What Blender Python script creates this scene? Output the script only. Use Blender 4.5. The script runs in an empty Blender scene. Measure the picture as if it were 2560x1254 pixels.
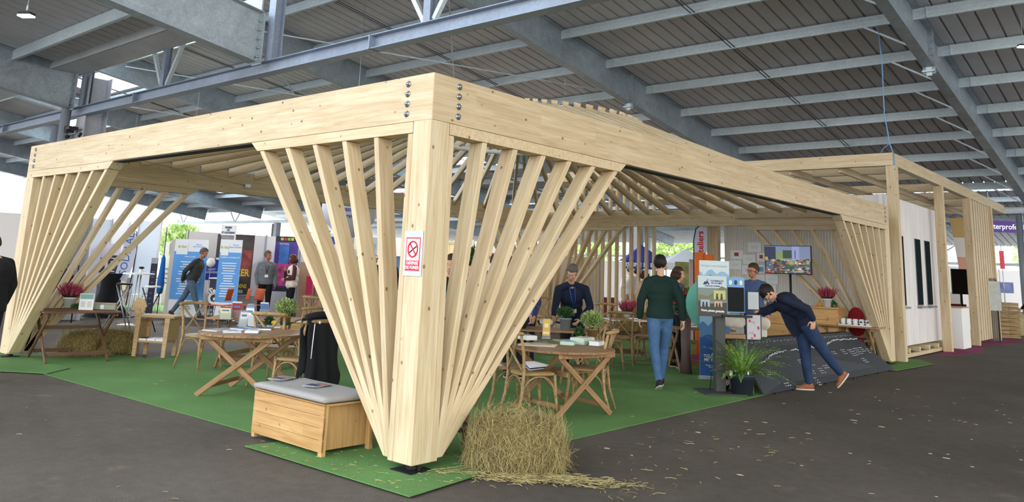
import bpy, bmesh, math, random
from mathutils import Vector, Matrix, noise
PI = math.pi
rad = math.radians
SC = bpy.context.scene
COL = SC.collection
random.seed(7)

# ---------------------------------------------------------------- camera, sky, exposure
FPX = 1974.574
YAW, PITCH, ROLL = -0.7075, 0.1896, 0.0394
CAMP = Vector((4.5596, -4.3353, 1.5355))
_r = Vector((math.cos(YAW), -math.sin(YAW), 0))
CW = Vector((math.sin(YAW)*math.cos(PITCH), math.cos(YAW)*math.cos(PITCH), math.sin(PITCH)))
_u = _r.cross(CW)
CR = _r*math.cos(ROLL) + _u*math.sin(ROLL)
CU = -_r*math.sin(ROLL) + _u*math.cos(ROLL)
cd = bpy.data.cameras.new('camera')
cam = bpy.data.objects.new('camera', cd)
COL.objects.link(cam)
cam.matrix_world = Matrix(((CR.x, CU.x, -CW.x, CAMP.x), (CR.y, CU.y, -CW.y, CAMP.y), (CR.z, CU.z, -CW.z, CAMP.z), (0, 0, 0, 1)))
cd.sensor_width = 36
cd.lens = FPX/2560*36
cd.shift_y = -(627-294)/2560
cd.clip_end = 500
SC.camera = cam
SC.view_settings.view_transform = 'Standard'
SC.view_settings.look = 'None'
SC.view_settings.gamma = 1
SC.view_settings.use_curve_mapping = False
SC.view_settings.exposure = -0.22

w = bpy.data.worlds.new('sky')
SC.world = w
w.use_nodes = True
nt = w.node_tree
bgn = nt.nodes['Background']
tc = nt.nodes.new('ShaderNodeTexCoord')
sx = nt.nodes.new('ShaderNodeSeparateXYZ')
nt.links.new(tc.outputs['Generated'], sx.inputs[0])
rp = nt.nodes.new('ShaderNodeValToRGB')
nt.links.new(sx.outputs['Z'], rp.inputs[0])
rp.color_ramp.elements[0].position = 0.0
rp.color_ramp.elements[0].color = (1.0, 0.99, 0.96, 1)
rp.color_ramp.elements[1].position = 0.5
rp.color_ramp.elements[1].color = (0.74, 0.86, 1.0, 1)
r2 = nt.nodes.new('ShaderNodeValToRGB')          # the sky is a little warmer towards +x
ma = nt.nodes.new('ShaderNodeMath'); ma.operation = 'MULTIPLY_ADD'; ma.inputs[1].default_value = .5; ma.inputs[2].default_value = .5
nt.links.new(sx.outputs['X'], ma.inputs[0]); nt.links.new(ma.outputs[0], r2.inputs[0])
r2.color_ramp.elements[0].position = .35; r2.color_ramp.elements[0].color = (.97, .985, 1, 1)
r2.color_ramp.elements[1].position = .8; r2.color_ramp.elements[1].color = (1.0, .94, .84, 1)
mx = nt.nodes.new('ShaderNodeMix'); mx.data_type = 'RGBA'; mx.blend_type = 'MULTIPLY'; mx.inputs[0].default_value = 1
nt.links.new(rp.outputs[0], mx.inputs[6]); nt.links.new(r2.outputs[0], mx.inputs[7]); nt.links.new(mx.outputs[2], bgn.inputs[0])
bgn.inputs[1].default_value = 5.7

def gp(px, py, z=0.0):
    """place where the sight line through a photo pixel meets height z"""
    d = CW + CR*((px-1280)/FPX) - CU*((py-294)/FPX)
    t = (z-CAMP.z)/d.z
    return CAMP + d*t
def gx(px, py, X):
    d = CW + CR*((px-1280)/FPX) - CU*((py-294)/FPX)
    return CAMP + d*((X-CAMP.x)/d.x)
def gy(px, py, Y):
    d = CW + CR*((px-1280)/FPX) - CU*((py-294)/FPX)
    return CAMP + d*((Y-CAMP.y)/d.y)

# ---------------------------------------------------------------- materials
MATS = {}
class NB:
    def __init__(s, name):
        s.m = bpy.data.materials.new(name); s.m.use_nodes = True
        s.t = s.m.node_tree; s.b = s.t.nodes['Principled BSDF']
        s.b.inputs['Specular IOR Level'].default_value = 0.3
    def n(s, typ, **kw):
        x = s.t.nodes.new(typ)
        for k, v in kw.items():
            if k[0] == '_': setattr(x, k[1:], v)
            elif isinstance(v, bpy.types.NodeSocket): s.t.links.new(v, x.inputs[k.replace('0_', '')] if not k.startswith('i') else x.inputs[int(k[1:])])
            else:
                (x.inputs[int(k[1:])] if k[0] == 'i' and k[1:].isdigit() else x.inputs[k]).default_value = v
        return x
    def l(s, a, b): s.t.links.new(a, b)
    def coord(s, scale=(1, 1, 1), obj=True, rnd=0.0):
        c = s.n('ShaderNodeTexCoord')
        o = c.outputs['Object' if obj else 'Generated']
        if rnd:
            oi = s.n('ShaderNodeObjectInfo')
            mm = s.n('ShaderNodeMath', _operation='MULTIPLY', i0=oi.outputs['Random'], i1=rnd)
            ad = s.n('ShaderNodeVectorMath', _operation='ADD', i0=o, i1=mm.outputs[0]); o = ad.outputs[0]
        mp = s.n('ShaderNodeMapping'); s.l(o, mp.inputs['Vector']); mp.inputs['Scale'].default_value = scale
        return mp.outputs[0]
    def noise(s, co, sc, det=3, rough=.5, dist=0):
        x = s.n('ShaderNodeTexNoise'); s.l(co, x.inputs['Vector'])
        x.inputs['Scale'].default_value = sc; x.inputs['Detail'].default_value = det
        x.inputs['Roughness'].default_value = rough; x.inputs['Distortion'].default_value = dist
        return x.outputs['Fac']
    def ramp(s, fac, stops):
        x = s.n('ShaderNodeValToRGB'); s.l(fac, x.inputs[0])
        e = x.color_ramp.elements
        while len(e) < len(stops): e.new(.5)
        for i, (p, c) in enumerate(stops):
            e[i].position = p; e[i].color = (c[0], c[1], c[2], 1) if not isinstance(c, (int, float)) else (c, c, c, 1)
        return x.outputs[0]
    def mix(s, fac, a, b, mode='MIX'):
        x = s.n('ShaderNodeMix', _data_type='RGBA', _blend_type=mode)
        for so, v in ((x.inputs[0], fac), (x.inputs[6], a), (x.inputs[7], b)):
            if isinstance(v, bpy.types.NodeSocket): s.l(v, so)
            elif isinstance(v, (int, float)): so.default_value = v
            else: so.default_value = (v[0], v[1], v[2], 1)
        return x.outputs[2]
    def bump(s, h, st=.3, d=.01):
        x = s.n('ShaderNodeBump'); s.l(h, x.inputs['Height']); x.inputs['Strength'].default_value = st
        x.inputs['Distance'].default_value = d; s.l(x.outputs[0], s.b.inputs['Normal'])
    def out(s, col=None, rough=.6, metal=0):
        if col is not None:
            if isinstance(col, bpy.types.NodeSocket): s.l(col, s.b.inputs['Base Color'])
            else: s.b.inputs['Base Color'].default_value = (col[0], col[1], col[2], 1)
        s.b.inputs['Roughness'].default_value = rough; s.b.inputs['Metallic'].default_value = metal
        return s.m

def lin(r, g, b):
    f = lambda c: (c/255/12.92 if c/255 <= .04045 else ((c/255+.055)/1.055)**2.4)
    return (f(r), f(g), f(b))

def wood(name, light, dark, knots=.6, lam=0.0, knot=(0.16, .075, .03), rough=.55):
    if name in MATS: return MATS[name]
    b = NB(name)
    co = b.coord((1, 1, 1), rnd=37.0)
    st = b.n('ShaderNodeMapping'); b.l(co, st.inputs[0]); st.inputs['Scale'].default_value = (.55, 9, 9)
    n1 = b.noise(st.outputs[0], 3.2, 4, .6, .6)
    st2 = b.n('ShaderNodeMapping'); b.l(co, st2.inputs[0]); st2.inputs['Scale'].default_value = (1.5, 60, 60)
    n2 = b.noise(st2.outputs[0], 3, 2, .5)
    c = b.ramp(n1, [(.3, dark), (.62, light)])
    fine = b.ramp(n2, [(.3, .86), (.7, 1.0)])
    c = b.mix(1.0, c, fine, 'MULTIPLY')
    if lam:
        br = b.n('ShaderNodeMapping'); b.l(co, br.inputs[0]); br.inputs['Scale'].default_value = (1.1, 4, 1/lam)
        sn = b.n('ShaderNodeVectorMath', _operation='FLOOR', i0=br.outputs[0])
        wn = b.n('ShaderNodeTexWhiteNoise'); b.l(sn.outputs[0], wn.inputs['Vector'])
        pc = b.ramp(wn.outputs['Value'], [(0, (.86, .83, .78)), (1, (1, 1, 1))])
        c = b.mix(.8, c, pc, 'MULTIPLY')
    if knots:
        v = b.n('ShaderNodeTexVoronoi'); 
        km = b.n('ShaderNodeMapping'); b.l(co, km.inputs[0]); km.inputs['Scale'].default_value = (.75, 1, 1)
        b.l(km.outputs[0], v.inputs['Vector']); v.inputs['Scale'].default_value = 8.0
        kn = b.ramp(v.outputs['Distance'], [(.06, 1), (.13, 0)])
        kf = b.n('ShaderNodeMath', _operation='MULTIPLY', i0=kn, i1=knots)
        c = b.mix(kf.outputs[0], c, knot)
    oi = b.n('ShaderNodeObjectInfo')
    vr = b.ramp(oi.outputs['Random'], [(0, (.88, .86, .84)), (.5, (1, .985, .96)), (1, (.96, .99, 1.0))])
    c = b.mix(1.0, c, vr, 'MULTIPLY')
    MATS[name] = b.out(c, rough)
    return MATS[name]

def plain(name, col, rough=.6, metal=0, var=0.0, sc=8, emit=0, bump=0, spec=None):
    if name in MATS: return MATS[name]
    b = NB(name)
    c = col
    if var or bump:
        co = b.coord(rnd=11.0)
        n = b.noise(co, sc, 4, .6)
        if var:
            c = b.ramp(n, [(.3, tuple(x*(1-var) for x in col)), (.7, tuple(min(1, x*(1+var)) for x in col))])
        if bump: b.bump(n, bump, .01)
    if emit:
        b.b.inputs['Emission Color'].default_value = (col[0], col[1], col[2], 1); b.b.inputs['Emission Strength'].default_value = emit
    if spec is not None: b.b.inputs['Specular IOR Level'].default_value = spec
    MATS[name] = b.out(c, rough, metal)
    return MATS[name]

def galv(name, col, var=.25, sc=3, rough=.5, metal=.35):
    if name in MATS: return MATS[name]
    b = NB(name)
    co = b.coord(rnd=5)
    n = b.noise(co, sc, 6, .75, 1.2)
    n2 = b.noise(co, sc*.3, 3, .6)
    v = b.n('ShaderNodeTexVoronoi'); b.l(co, v.inputs['Vector']); v.inputs['Scale'].default_value = 28
    c = b.ramp(n, [(.35, tuple(x*(1-var) for x in col)), (.65, tuple(x*(1+var*.7) for x in col))])
    c2 = b.ramp(n2, [(.3, .8), (.7, 1.05)])
    c = b.mix(1, c, c2, 'MULTIPLY')
    vc = b.n('ShaderNodeSeparateColor'); b.l(v.outputs['Color'], vc.inputs[0])
    c = b.mix(1, c, b.ramp(vc.outputs[0], [(0, .9), (1, 1.05)]), 'MULTIPLY')
    MATS[name] = b.out(c, rough, metal)
    return MATS[name]

PALE = wood('pale_spruce', lin(222, 204, 172), lin(200, 175, 136), .85)
GLU = wood('glulam_spruce', lin(226, 208, 177), lin(206, 182, 145), .85, lam=.055)
SOFF = wood('rough_grey_wood', lin(150, 132, 108), lin(112, 98, 80), .3)
OAK = wood('honey_pine_boards', lin(214, 172, 118), lin(190, 144, 90), .5, lam=.14, knot=(.12, .045, .015))
ACA = wood('brown_hardwood', lin(170, 134, 96), lin(124, 92, 62), 0)
ACD = wood('dark_hardwood', lin(118, 88, 66), lin(82, 58, 44), 0)
BENT = wood('bentwood', lin(180, 150, 108), lin(136, 108, 72), 0, rough=.45)
CRATE = wood('crate_wood', lin(190, 160, 112), lin(140, 112, 74), .5, lam=.08)
PLY = wood('light_ply', lin(200, 170, 130), lin(180, 148, 108), 0)
STEEL = galv('galvanized_steel', lin(168, 180, 190), .18, 2.2)
STEELP = galv('galvanized_purlin', lin(208, 220, 228), .05, 1.2, .45, .2)
BLUEST = galv('blue_grey_steel', lin(150, 162, 182), .08, 1.5, .5, .2)
ZINC = plain('zinc_bolt', lin(160, 165, 168), .35, .8)
BLK = plain('black_plastic', lin(28, 29, 31), .5)
WHT = plain('white_paint', lin(232, 234, 236), .5)
WHTF = plain('white_fabric', lin(226, 228, 232), .8, var=.04)

# ---------------------------------------------------------------- mesh helpers
class MB:
    def __init__(s): s.v = []; s.f = []; s.mi = []; s.sm = []; s.uv = None
    def add(s, vs, fs, mi=0, M=None, smooth=False):
        o = len(s.v)
        for p in vs:
            p = Vector(p)
            s.v.append(tuple(M @ p) if M is not None else tuple(p))
        for f in fs: s.f.append([i+o for i in f]); s.mi.append(mi); s.sm.append(smooth)
        return s
    def box(s, c, d, mi=0, rz=0, M=None):
        x, y, z = d[0]/2, d[1]/2, d[2]/2
        vs = [(i*x, j*y, k*z) for i in (-1, 1) for j in (-1, 1) for k in (-1, 1)]
        fs = [(0, 1, 3, 2), (4, 6, 7, 5), (0, 4, 5, 1), (2, 3, 7, 6), (0, 2, 6, 4), (1, 5, 7, 3)]
        T = Matrix.Translation(Vector(c)) @ Matrix.Rotation(rz, 4, 'Z')
        if M is not None: T = M @ T
        return s.add(vs, fs, mi, T)
    def b2(s, lo, hi, mi=0):
        return s.box([(a+b)/2 for a, b in zip(lo, hi)], [abs(b-a) for a, b in zip(lo, hi)], mi)
    def bar(s, p, q, wd, ht, mi=0, up=(0, 0, 1)):
        M, L = frame(p, q, up)
        return s.box((L/2, 0, 0), (L, wd, ht), mi, 0, M)
    def tube(s, pts, r, seg=8, mi=0, cap=True, closed=False):
        pts = [Vector(p) for p in pts]; n = len(pts)
        rs = r if isinstance(r, (list, tuple)) else [r]*n
        vs = []; prev = None
        for i, p in enumerate(pts):
            if closed: d = pts[(i+1) % n]-pts[i-1]
            else: d = pts[min(i+1, n-1)]-pts[max(i-1, 0)]
            if d.length < 1e-9: d = Vector((0, 0, 1))
            d.normalize()
            if prev is None:
                a = Vector((0, 0, 1)) if abs(d.z) < .9 else Vector((1, 0, 0))
                x = d.cross(a).normalized()
            else:
                x = prev - d*prev.dot(d)
                x = x.normalized() if x.length > 1e-6 else d.orthogonal().normalized()
            prev = x; y = d.cross(x)
            for k in range(seg):
                a = 2*PI*k/seg
                vs.append(p + x*math.cos(a)*rs[i] + y*math.sin(a)*rs[i])
        fs = []
        for i in range(n if closed else n-1):
            for k in range(seg):
                a = i*seg+k; b_ = i*seg+(k+1) % seg; c = ((i+1) % n)*seg+(k+1) % seg; d = ((i+1) % n)*seg+k
                fs.append((a, b_, c, d))
        if cap and not closed:
            fs.append(tuple(reversed(range(seg)))); fs.append(tuple(range((n-1)*seg, n*seg)))
        return s.add(vs, fs, mi, None, True)
    def cyl(s, c, r, h, seg=16, mi=0, r2=None):
        c = Vector(c)
        return s.lathe([(0, 0), (r, 0), (r if r2 is None else r2, h), (0, h)], c, seg, mi, False)
    def lathe(s, prof, c=(0, 0, 0), seg=20, mi=0, smooth=True, M=None):
        c = Vector(c); vs = []; fs = []; n = len(prof)
        for (r, z) in prof:
            for k in range(seg):
                a = 2*PI*k/seg
                vs.append(c+Vector((r*math.cos(a), r*math.sin(a), z)))
        for i in range(n-1):
            for k in range(seg):
                fs.append((i*seg+k, i*seg+(k+1) % seg, (i+1)*seg+(k+1) % seg, (i+1)*seg+k))
        return s.add(vs, fs, mi, M, smooth)
    def ell(s, c, r, seg=14, rings=9, mi=0, M=None):
        c = Vector(c); r = (r, r, r) if isinstance(r, (int, float)) else r
        vs = []; fs = []
        for i in range(rings+1):
            t = PI*i/rings
            for k in range(seg):
                a = 2*PI*k/seg
                vs.append((r[0]*math.sin(t)*math.cos(a), r[1]*math.sin(t)*math.sin(a), -r[2]*math.cos(t)))
        for i in range(rings):
            for k in range(seg):
                fs.append((i*seg+k, i*seg+(k+1) % seg, (i+1)*seg+(k+1) % seg, (i+1)*seg+k))
        T = Matrix.Translation(c)
        if M is not None: T = T @ M
        return s.add(vs, fs, mi, T, True)
    def prism(s, poly, z0, z1, mi=0, M=None):
        n = len(poly)
        vs = [(x, y, z0) for x, y in poly]+[(x, y, z1) for x, y in poly]
        fs = [tuple(reversed(range(n))), tuple(range(n, 2*n))]
        for i in range(n): fs.append((i, (i+1) % n, n+(i+1) % n, n+i))
        return s.add(vs, fs, mi, M)
    def quad(s, a, b, c, d, mi=0): return s.add([a, b, c, d], [(0, 1, 2, 3)], mi)
    def build(s, name, mat, parent=None, bevel=0, loc=None, M=None, smooth=None):
        me = bpy.data.meshes.new(name)
        me.from_pydata([tuple(v) for v in s.v], [], s.f)
        if not isinstance(mat, (list, tuple)): mat = [mat]
        for m in mat: me.materials.append(m)
        me.polygons.foreach_set('material_index', s.mi)
        me.polygons.foreach_set('use_smooth', [bool(x) if smooth is None else smooth for x in s.sm])
        me.update()
        o = bpy.data.objects.new(name, me); COL.objects.link(o)
        if M is not None: o.matrix_local = M
        if loc is not None: o.location = loc
        if parent is not None: o.parent = parent
        if bevel:
            bm = o.modifiers.new('bevel', 'BEVEL'); bm.width = bevel; bm.segments = 1; bm.limit_method = 'ANGLE'; bm.angle_limit = .7
        return o

def frame(p, q, up=(0, 0, 1)):
    p = Vector(p); q = Vector(q); x = q-p; L = x.length; x.normalize()
    u = Vector(up); y = u.cross(x)
    if y.length < 1e-6: y = Vector((0, 1, 0)).cross(x)
    y.normalize(); z = x.cross(y)
    return Matrix(((x.x, y.x, z.x, p.x), (x.y, y.y, z.y, p.y), (x.z, y.z, z.z, p.z), (0, 0, 0, 1))), L

def beam(name, p, q, wd, ht, mat, parent=None, up=(0, 0, 1), bevel=.004):
    M, L = frame(p, q, up)
    return MB().b2((0, -wd/2, -ht/2), (L, wd/2, ht/2)).build(name, mat, parent, bevel, M=M)

def empty(name, loc=(0, 0, 0), rz=0):
    o = bpy.data.objects.new(name, None); COL.objects.link(o); o.location = loc; o.rotation_euler = (0, 0, rz)
    o.empty_display_size = .1
    return o
def tag(o, label=None, cat=None, group=None, kind=None):
    if label: o['label'] = label
    if cat: o['category'] = cat
    if group: o['group'] = group
    if kind: o['kind'] = kind
    return o
def thing(name, label, cat, loc=(0, 0, 0), rz=0, group=None): return tag(empty(name, loc, rz), label, cat, group)
KIDS = {}
def copy_tree(o, parent=None):
    c = o.copy(); COL.objects.link(c); c.parent = parent
    for ch in list(o.children): copy_tree(ch, c)
    return c
def text(body, size, mat, name='lettering', parent=None, M=None, ext=.001, align='CENTER', bold=0, sx=1.0, label=None, slant=0):
    cu = bpy.data.curves.new(name, 'FONT'); cu.body = body; cu.size = size; cu.extrude = ext; cu.offset = bold
    cu.align_x = align; cu.align_y = 'CENTER'; cu.resolution_u = 2
    t = bpy.data.objects.new(name, cu); COL.objects.link(t)
    bpy.context.view_layer.update()
    me = bpy.data.meshes.new_from_object(t.evaluated_get(bpy.context.evaluated_depsgraph_get()))
    bpy.data.objects.remove(t)
    me.materials.clear(); me.materials.append(mat)
    o = bpy.data.objects.new(name, me); COL.objects.link(o)
    if slant: me.transform(Matrix(((1, slant, 0, 0), (0, 1, 0, 0), (0, 0, 1, 0), (0, 0, 0, 1))))
    if sx != 1.0: me.transform(Matrix.Scale(sx, 4, (1, 0, 0)))
    if M is not None: o.matrix_local = M
    if parent is not None: o.parent = parent
    if label: o['label'] = label
    return o
def face_M(p, nrm, up=(0, 0, 1)):
    """local x = right, y = up, z = out of the face"""
    z = Vector(nrm).normalized(); x = Vector(up).cross(z).normalized(); y = z.cross(x)
    return Matrix(((x.x, y.x, z.x, p[0]), (x.y, y.y, z.y, p[1]), (x.z, y.z, z.z, p[2]), (0, 0, 0, 1)))
# ---------------------------------------------------------------- the hall
def floor_mat():
    b = NB('dark_asphalt')
    co = b.coord()
    n = b.noise(co, .35, 4, .6); f = b.noise(co, 90, 3, .7); p = b.noise(co, 9, 5, .6)
    c = b.ramp(n, [(.35, lin(82, 75, 68)), (.7, lin(104, 96, 87))])
    c = b.mix(1, c, b.ramp(f, [(.3, .62), (.7, 1.25)]), 'MULTIPLY')
    c = b.mix(1, c, b.ramp(p, [(.35, .86), (.65, 1.06)]), 'MULTIPLY')
    dust = b.ramp(b.noise(co, 1.7, 6, .62), [(.62, 0), (.76, .45)])
    c = b.mix(dust, c, lin(150, 134, 104))
    b.bump(f, .35, .004)
    return b.out(c, .8)
tag(MB().b2((-50, -24, -.2), (24, 52, 0)).build('floor', floor_mat()), kind='structure')
og = MB()
for lo, hi in (((-160, -160, -.3), (160, -24, -.02)), ((-160, 52, -.3), (160, 160, -.02)), ((-160, -24, -.3), (-50, 52, -.02)), ((24, -24, -.3), (160, 52, -.02))): og.b2(lo, hi)
tag(og.build('ground', plain('bright_concrete', lin(206, 202, 194), .8, var=.08, sc=1)), kind='structure')

ZR = lambda y: 6.55 - .1457*(y-13.4)       # underside of the high rafters
ZL = lambda y: 4.86 - .1457*(y-2.93)       # underside of the low rafters
ZF = lambda y: 4.86 - .1457*(y-2.93) - 0   # (low bay)
def roof_sheet(name, y0, y1, zf, x0, x1, holes=()):
    m = MB(); step = .34; n = int((x1-x0)/step)
    def prof(xa, xb, ya, yb):
        xs = [(xa, 0), (xb-.055, 0), (xb-.045, .06), (xb-.01, .06), (xb, 0)]
        vs = [(x, ya, zf(ya)+z) for x, z in xs]+[(x, yb, zf(yb)+z) for x, z in xs]
        m.add(vs, [(i, i+1, i+6, i+5) for i in range(4)])
    for i in range(n):
        xa = x0+i*step; xb = xa+step
        ys = [y0]
        for (hx0, hx1, hy0, hy1) in holes:
            if xa+.1 >= hx0 and xb-.1 <= hx1: ys += [hy0, hy1]
        ys = sorted(ys)+[y1]
        for k in range(0, len(ys)-1, 2): prof(xa, xb, ys[k], ys[k+1])
    b = NB(name+'_sheet'); co = b.coord()
    c = b.ramp(b.noise(co, 1.1, 4, .6), [(.3, lin(184, 184, 188)), (.7, lin(198, 198, 202))])
    o = m.build(name, b.out(c, .6, 0))
    so = o.modifiers.new('solid', 'SOLIDIFY'); so.thickness = -.004
    tag(o, kind='structure')
    return o
HOLES = [(-21.8, -16.4, 5.3, 7.0), (-21.8, -16.4, 13.8, 15.4), (-22.2, -19.2, 20.2, 21.8), (-29.8, -24.2, 7.4, 9.2), (-29.8, -24.2, 15.9, 17.6), (-30.2, -24.6, 24.4, 26.0), (-38.0, -32.2, 9.6, 11.2), (-38.0, -32.2, 20.2, 21.8), (-45.6, -40.2, 13.8, 15.4), (-53.4, -48, 7.4, 9.0), (-53.4, -48, 18, 19.6), (-45.6, -40.2, 22.4, 24), (-14.6, -11.6, 24.4, 26.0)]
HX0, HX1 = -62, 20
roof_sheet('ceiling', 3.1, 28.3, lambda y: ZR(y)+.88, HX0, HX1, HOLES)
roof_sheet('ceiling', -9.5, 2.75, lambda y: ZL(y)+.93, HX0, -7.3)
roof_sheet('ceiling', -9.5, 3.0, lambda y: ZR(y)+.88, -7.3, HX1)
trb = NB('translucent_panel')
trb.t.nodes.remove(trb.b)
tl = trb.n('ShaderNodeBsdfTranslucent'); tl.inputs[0].default_value = (.9, .92, .9, 1)
mo = [x for x in trb.t.nodes if x.type == 'OUTPUT_MATERIAL'][0]
trb.l(tl.outputs[0], mo.inputs[0])
pn = MB()
for (x0, x1, y0, y1) in HOLES:
    z = lambda y: ZR(y)+.9
    pn.quad((x0-.3, y0, z(y0)), (x1+.3, y0, z(y0)), (x1+.3, y1, z(y1)), (x0-.3, y1, z(y1)))
tag(pn.build('window_1', trb.m), kind='structure')

def ibeam(m, p, q, wd, ht, tf=.014, tw=.01, up=(0, 0, 1), mi=0):
    M, L = frame(p, q, up)
    m.box((L/2, 0, ht/2-tf/2), (L, wd, tf), mi, 0, M); m.box((L/2, 0, -ht/2+tf/2), (L, wd, tf), mi, 0, M)
    m.box((L/2, 0, 0), (L, tw, ht-2*tf), mi, 0, M)
ORD = ['first', 'second', 'third', 'fourth', 'fifth', 'sixth', 'seventh', 'eighth', 'ninth', 'tenth', 'eleventh', 'twelfth', 'thirteenth', 'fourteenth', 'fifteenth', 'sixteenth']
py_ = [3.6, 5.05, 7.2, 9.35, 11.42, 13.53, 15.68, 17.82, 19.94, 22.07, 24.2, 26.3, 28.1]
RX = [-7.35-7.85*k for k in range(-1, 7)]
for k, X in enumerate(RX):
    r = thing('steel_rafter', 'deep galvanized roof beam of the high roof, %s counting from the right' % ORD[k], 'beam', (X, 3.1, 0), 0, 'galvanized beams under the high roof')
    m = MB(); ibeam(m, (0, 0, ZR(3.1)+.42), (0, 24.9, ZR(28.0)+.42), .24, .84)
    m.build('web', STEEL, r)
    for ys in (14.75-3.1,):
        pz = ZR(ys+3.1)
        s_ = MB().b2((-.13, ys-.012, pz-.16), (.13, ys+.012, pz+.86)).build('splice_plate', STEEL, r)
        for q in range(5): MB().tube([(.08, ys-.03, pz+.1+q*.16), (.08, ys-.01, pz+.1+q*.16)], .018, 8).build('bolt', ZINC, s_)
    if k < 5:
        for y in py_[3:]: MB().bar((-.12, y-3.12, ZR(y)+.05), (-1.0, y-3.12, ZR(y)+.6), .04, .04).build('flange_brace', STEELP, r)
    if k < 2: MB().b2((-.06, 11.62, ZR(14.75)-.2), (.06, 11.64, ZR(14.75)-.0)).b2((-.13, 11.55, ZR(14.75)-.12), (.13, 11.7, ZR(14.75)-.08)).build('hanger_bracket', STEELP, r)
for k, X in enumerate([.4, -7.5, -15.4, -23.3, -31.2, -39]):
    if X > 0: continue
    r = thing('steel_rafter', 'big galvanized roof beam of the lower near roof, %s counting from the right' % ORD[k-1], 'beam', (X, 2.93, 0), 0, 'galvanized beams under the near roof')
    m = MB(); ibeam(m, (0, -12, ZL(-9.07)+.455), (0, -.05, ZL(2.88)+.455), .26, .91)
    m.build('web', STEEL, r)
    m = MB().b2((-.13, -.06, ZL(2.93)-.02), (.13, -.03, ZL(2.93)+.92))
    ep = m.build('end_plate', STEEL, r)
    for q in range(5):
        for e in (-.06, .06): MB().tube([(e, -.1, ZL(2.93)+.12+q*.16), (e, -.02, ZL(2.93)+.12+q*.16)], .02, 6).build('bolt', ZINC, ep)
# purlins run across the rafters
py_ = [3.6, 5.05, 7.2, 9.35, 11.42, 13.53, 15.68, 17.82, 19.94, 22.07, 24.2, 26.3, 28.1]
for k, y in enumerate(py_):
    m = MB(); z = ZR(y)+.72
    M = Matrix.Translation((0, y, z))
    for (c, d) in (((0, 0, 0), (80, .006, .24)), ((0, .035, .118), (80, .07, .006)), ((0, .035, -.118), (80, .07, .006)), ((0, .068, -.1), (80, .005, .035)), ((0, -.006, .04), (80, .008, .012)), ((0, -.006, -.05), (80, .008, .012))):
        m.box((c[0]-21, c[1], c[2]), (80, d[1], d[2]), 0, 0, M)
    for X in RX:
        for e in (-.28, .28): m.box((X+e, -.02, 0), (.012, .07, .24), 0, 0, M)
    o = m.build('roof_purlin', STEELP)
    tag(o, 'long galvanized roof purlin carrying the high roof, %s from the near truss' % (ORD[k]), 'purlin', 'purlins under the high roof')
for k, y in enumerate([1.5, -.6, -2.7, -4.8]):
    m = MB(); z = ZL(y)+.8
    m.b2((-60, y-.003, z-.12), (-7.5, y+.003, z+.12)).b2((-60, y, z-.12), (-7.5, y+.07, z-.114)).b2((-60, y, z+.11), (-7.5, y+.07, z+.12))
    tag(m.build('roof_purlin', STEELP), 'long galvanized purlin under the lower near roof, %s from the truss' % ORD[k], 'purlin', 'purlins under the near roof')
# sag bars and flange braces
for k, X in enumerate([-3.6, -11.4, -19.3, -27.2]):
    m = MB()
    for e in (-.05, .05): m.tube([(X+e, 3.4, ZR(3.4)+.62), (X+e, 28, ZR(28)+.62)], .014, 5)
    tag(m.build('tie_rod', galv('dark_steel', lin(96, 98, 102), .1)), 'thin dark double tie rod crossing the roof purlins, %s from the right' % ORD[k], 'rod', 'tie rods under the roof')
def xbrace(k, pts):
    m = MB()
    for a, b_ in pts: m.bar(a, b_, .035, .035)
    tag(m.build('roof_bracing', STEELP), 'crossed diagonal wind bracing bars under the roof, %s bay from the right' % ORD[k], 'bracing', 'diagonal roof bracing')
for k in range(1, 4):
    xa, xb = RX[k], RX[k+1]
    xbrace(k, [((xa, 7.2, ZR(7.2)+.5), (xb, 15.7, ZR(15.7)+.5)), ((xb, 7.2, ZR(7.2)+.48), (xa, 15.7, ZR(15.7)+.48))])
# near truss
tr = thing('steel_truss', 'blue grey steel truss running between the near roof and the high roof', 'truss', (0, 3.0, 0))
m = MB(); ibeam(m, (-60, .1, 4.83), (20, .1, 4.83), .2, .22, .014); m.build('bottom_chord', BLUEST, tr)
m = MB(); ibeam(m, (-60, .1, 7.9), (20, .1, 7.9), .2, .22, .014); m.build('top_chord', BLUEST, tr)
for X in [-7.35+3.93*j for j in range(-2, 13)]:
    main = abs(((X+7.35)/7.85) % 1) < .01 or abs(((X+7.35)/7.85) % 1) > .99
    m = MB(); ibeam(m, (X, .1, 4.94), (X, .1, 7.8), .2 if main else .14, .2 if main else .14, up=(0, 1, 0)); m.build('post', BLUEST, tr)
    m = MB()
    if not main:
        for e in (-1, 1): m.bar((X+e*.1, .1, 4.98), (X+e*1.9, .1, 7.75), .07, .07)
    else:
        for e in (-1, 1): m.bar((X+e*.1, .1, 7.2), (X+e*.8, .1, 7.78), .07, .07)
    m.build('diagonal', STEELP, tr)
for X in (-4.6, -12.4, -20.3):
    MB().b2((X-.012, -.02, 4.72), (X+.012, .22, 4.94)).build('stiffener', BLUEST, tr)
# valley gutter
g = MB()
for z0, y0, y1 in ((0, 0, .55),): g.b2((-60, 2.35, 5.72), (-7.7, 3.0, 5.75)).b2((-60, 2.3, 5.72), (-7.7, 2.33, 6.0)).b2((-60, 3.0, 5.72), (-7.7, 3.03, 6.2))
tag(g.build('roof_gutter', galv('gutter_steel', lin(200, 202, 204), .06, 1, .6, .0)), 'wide sheet metal valley gutter above the near steel truss', 'gutter')
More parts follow.
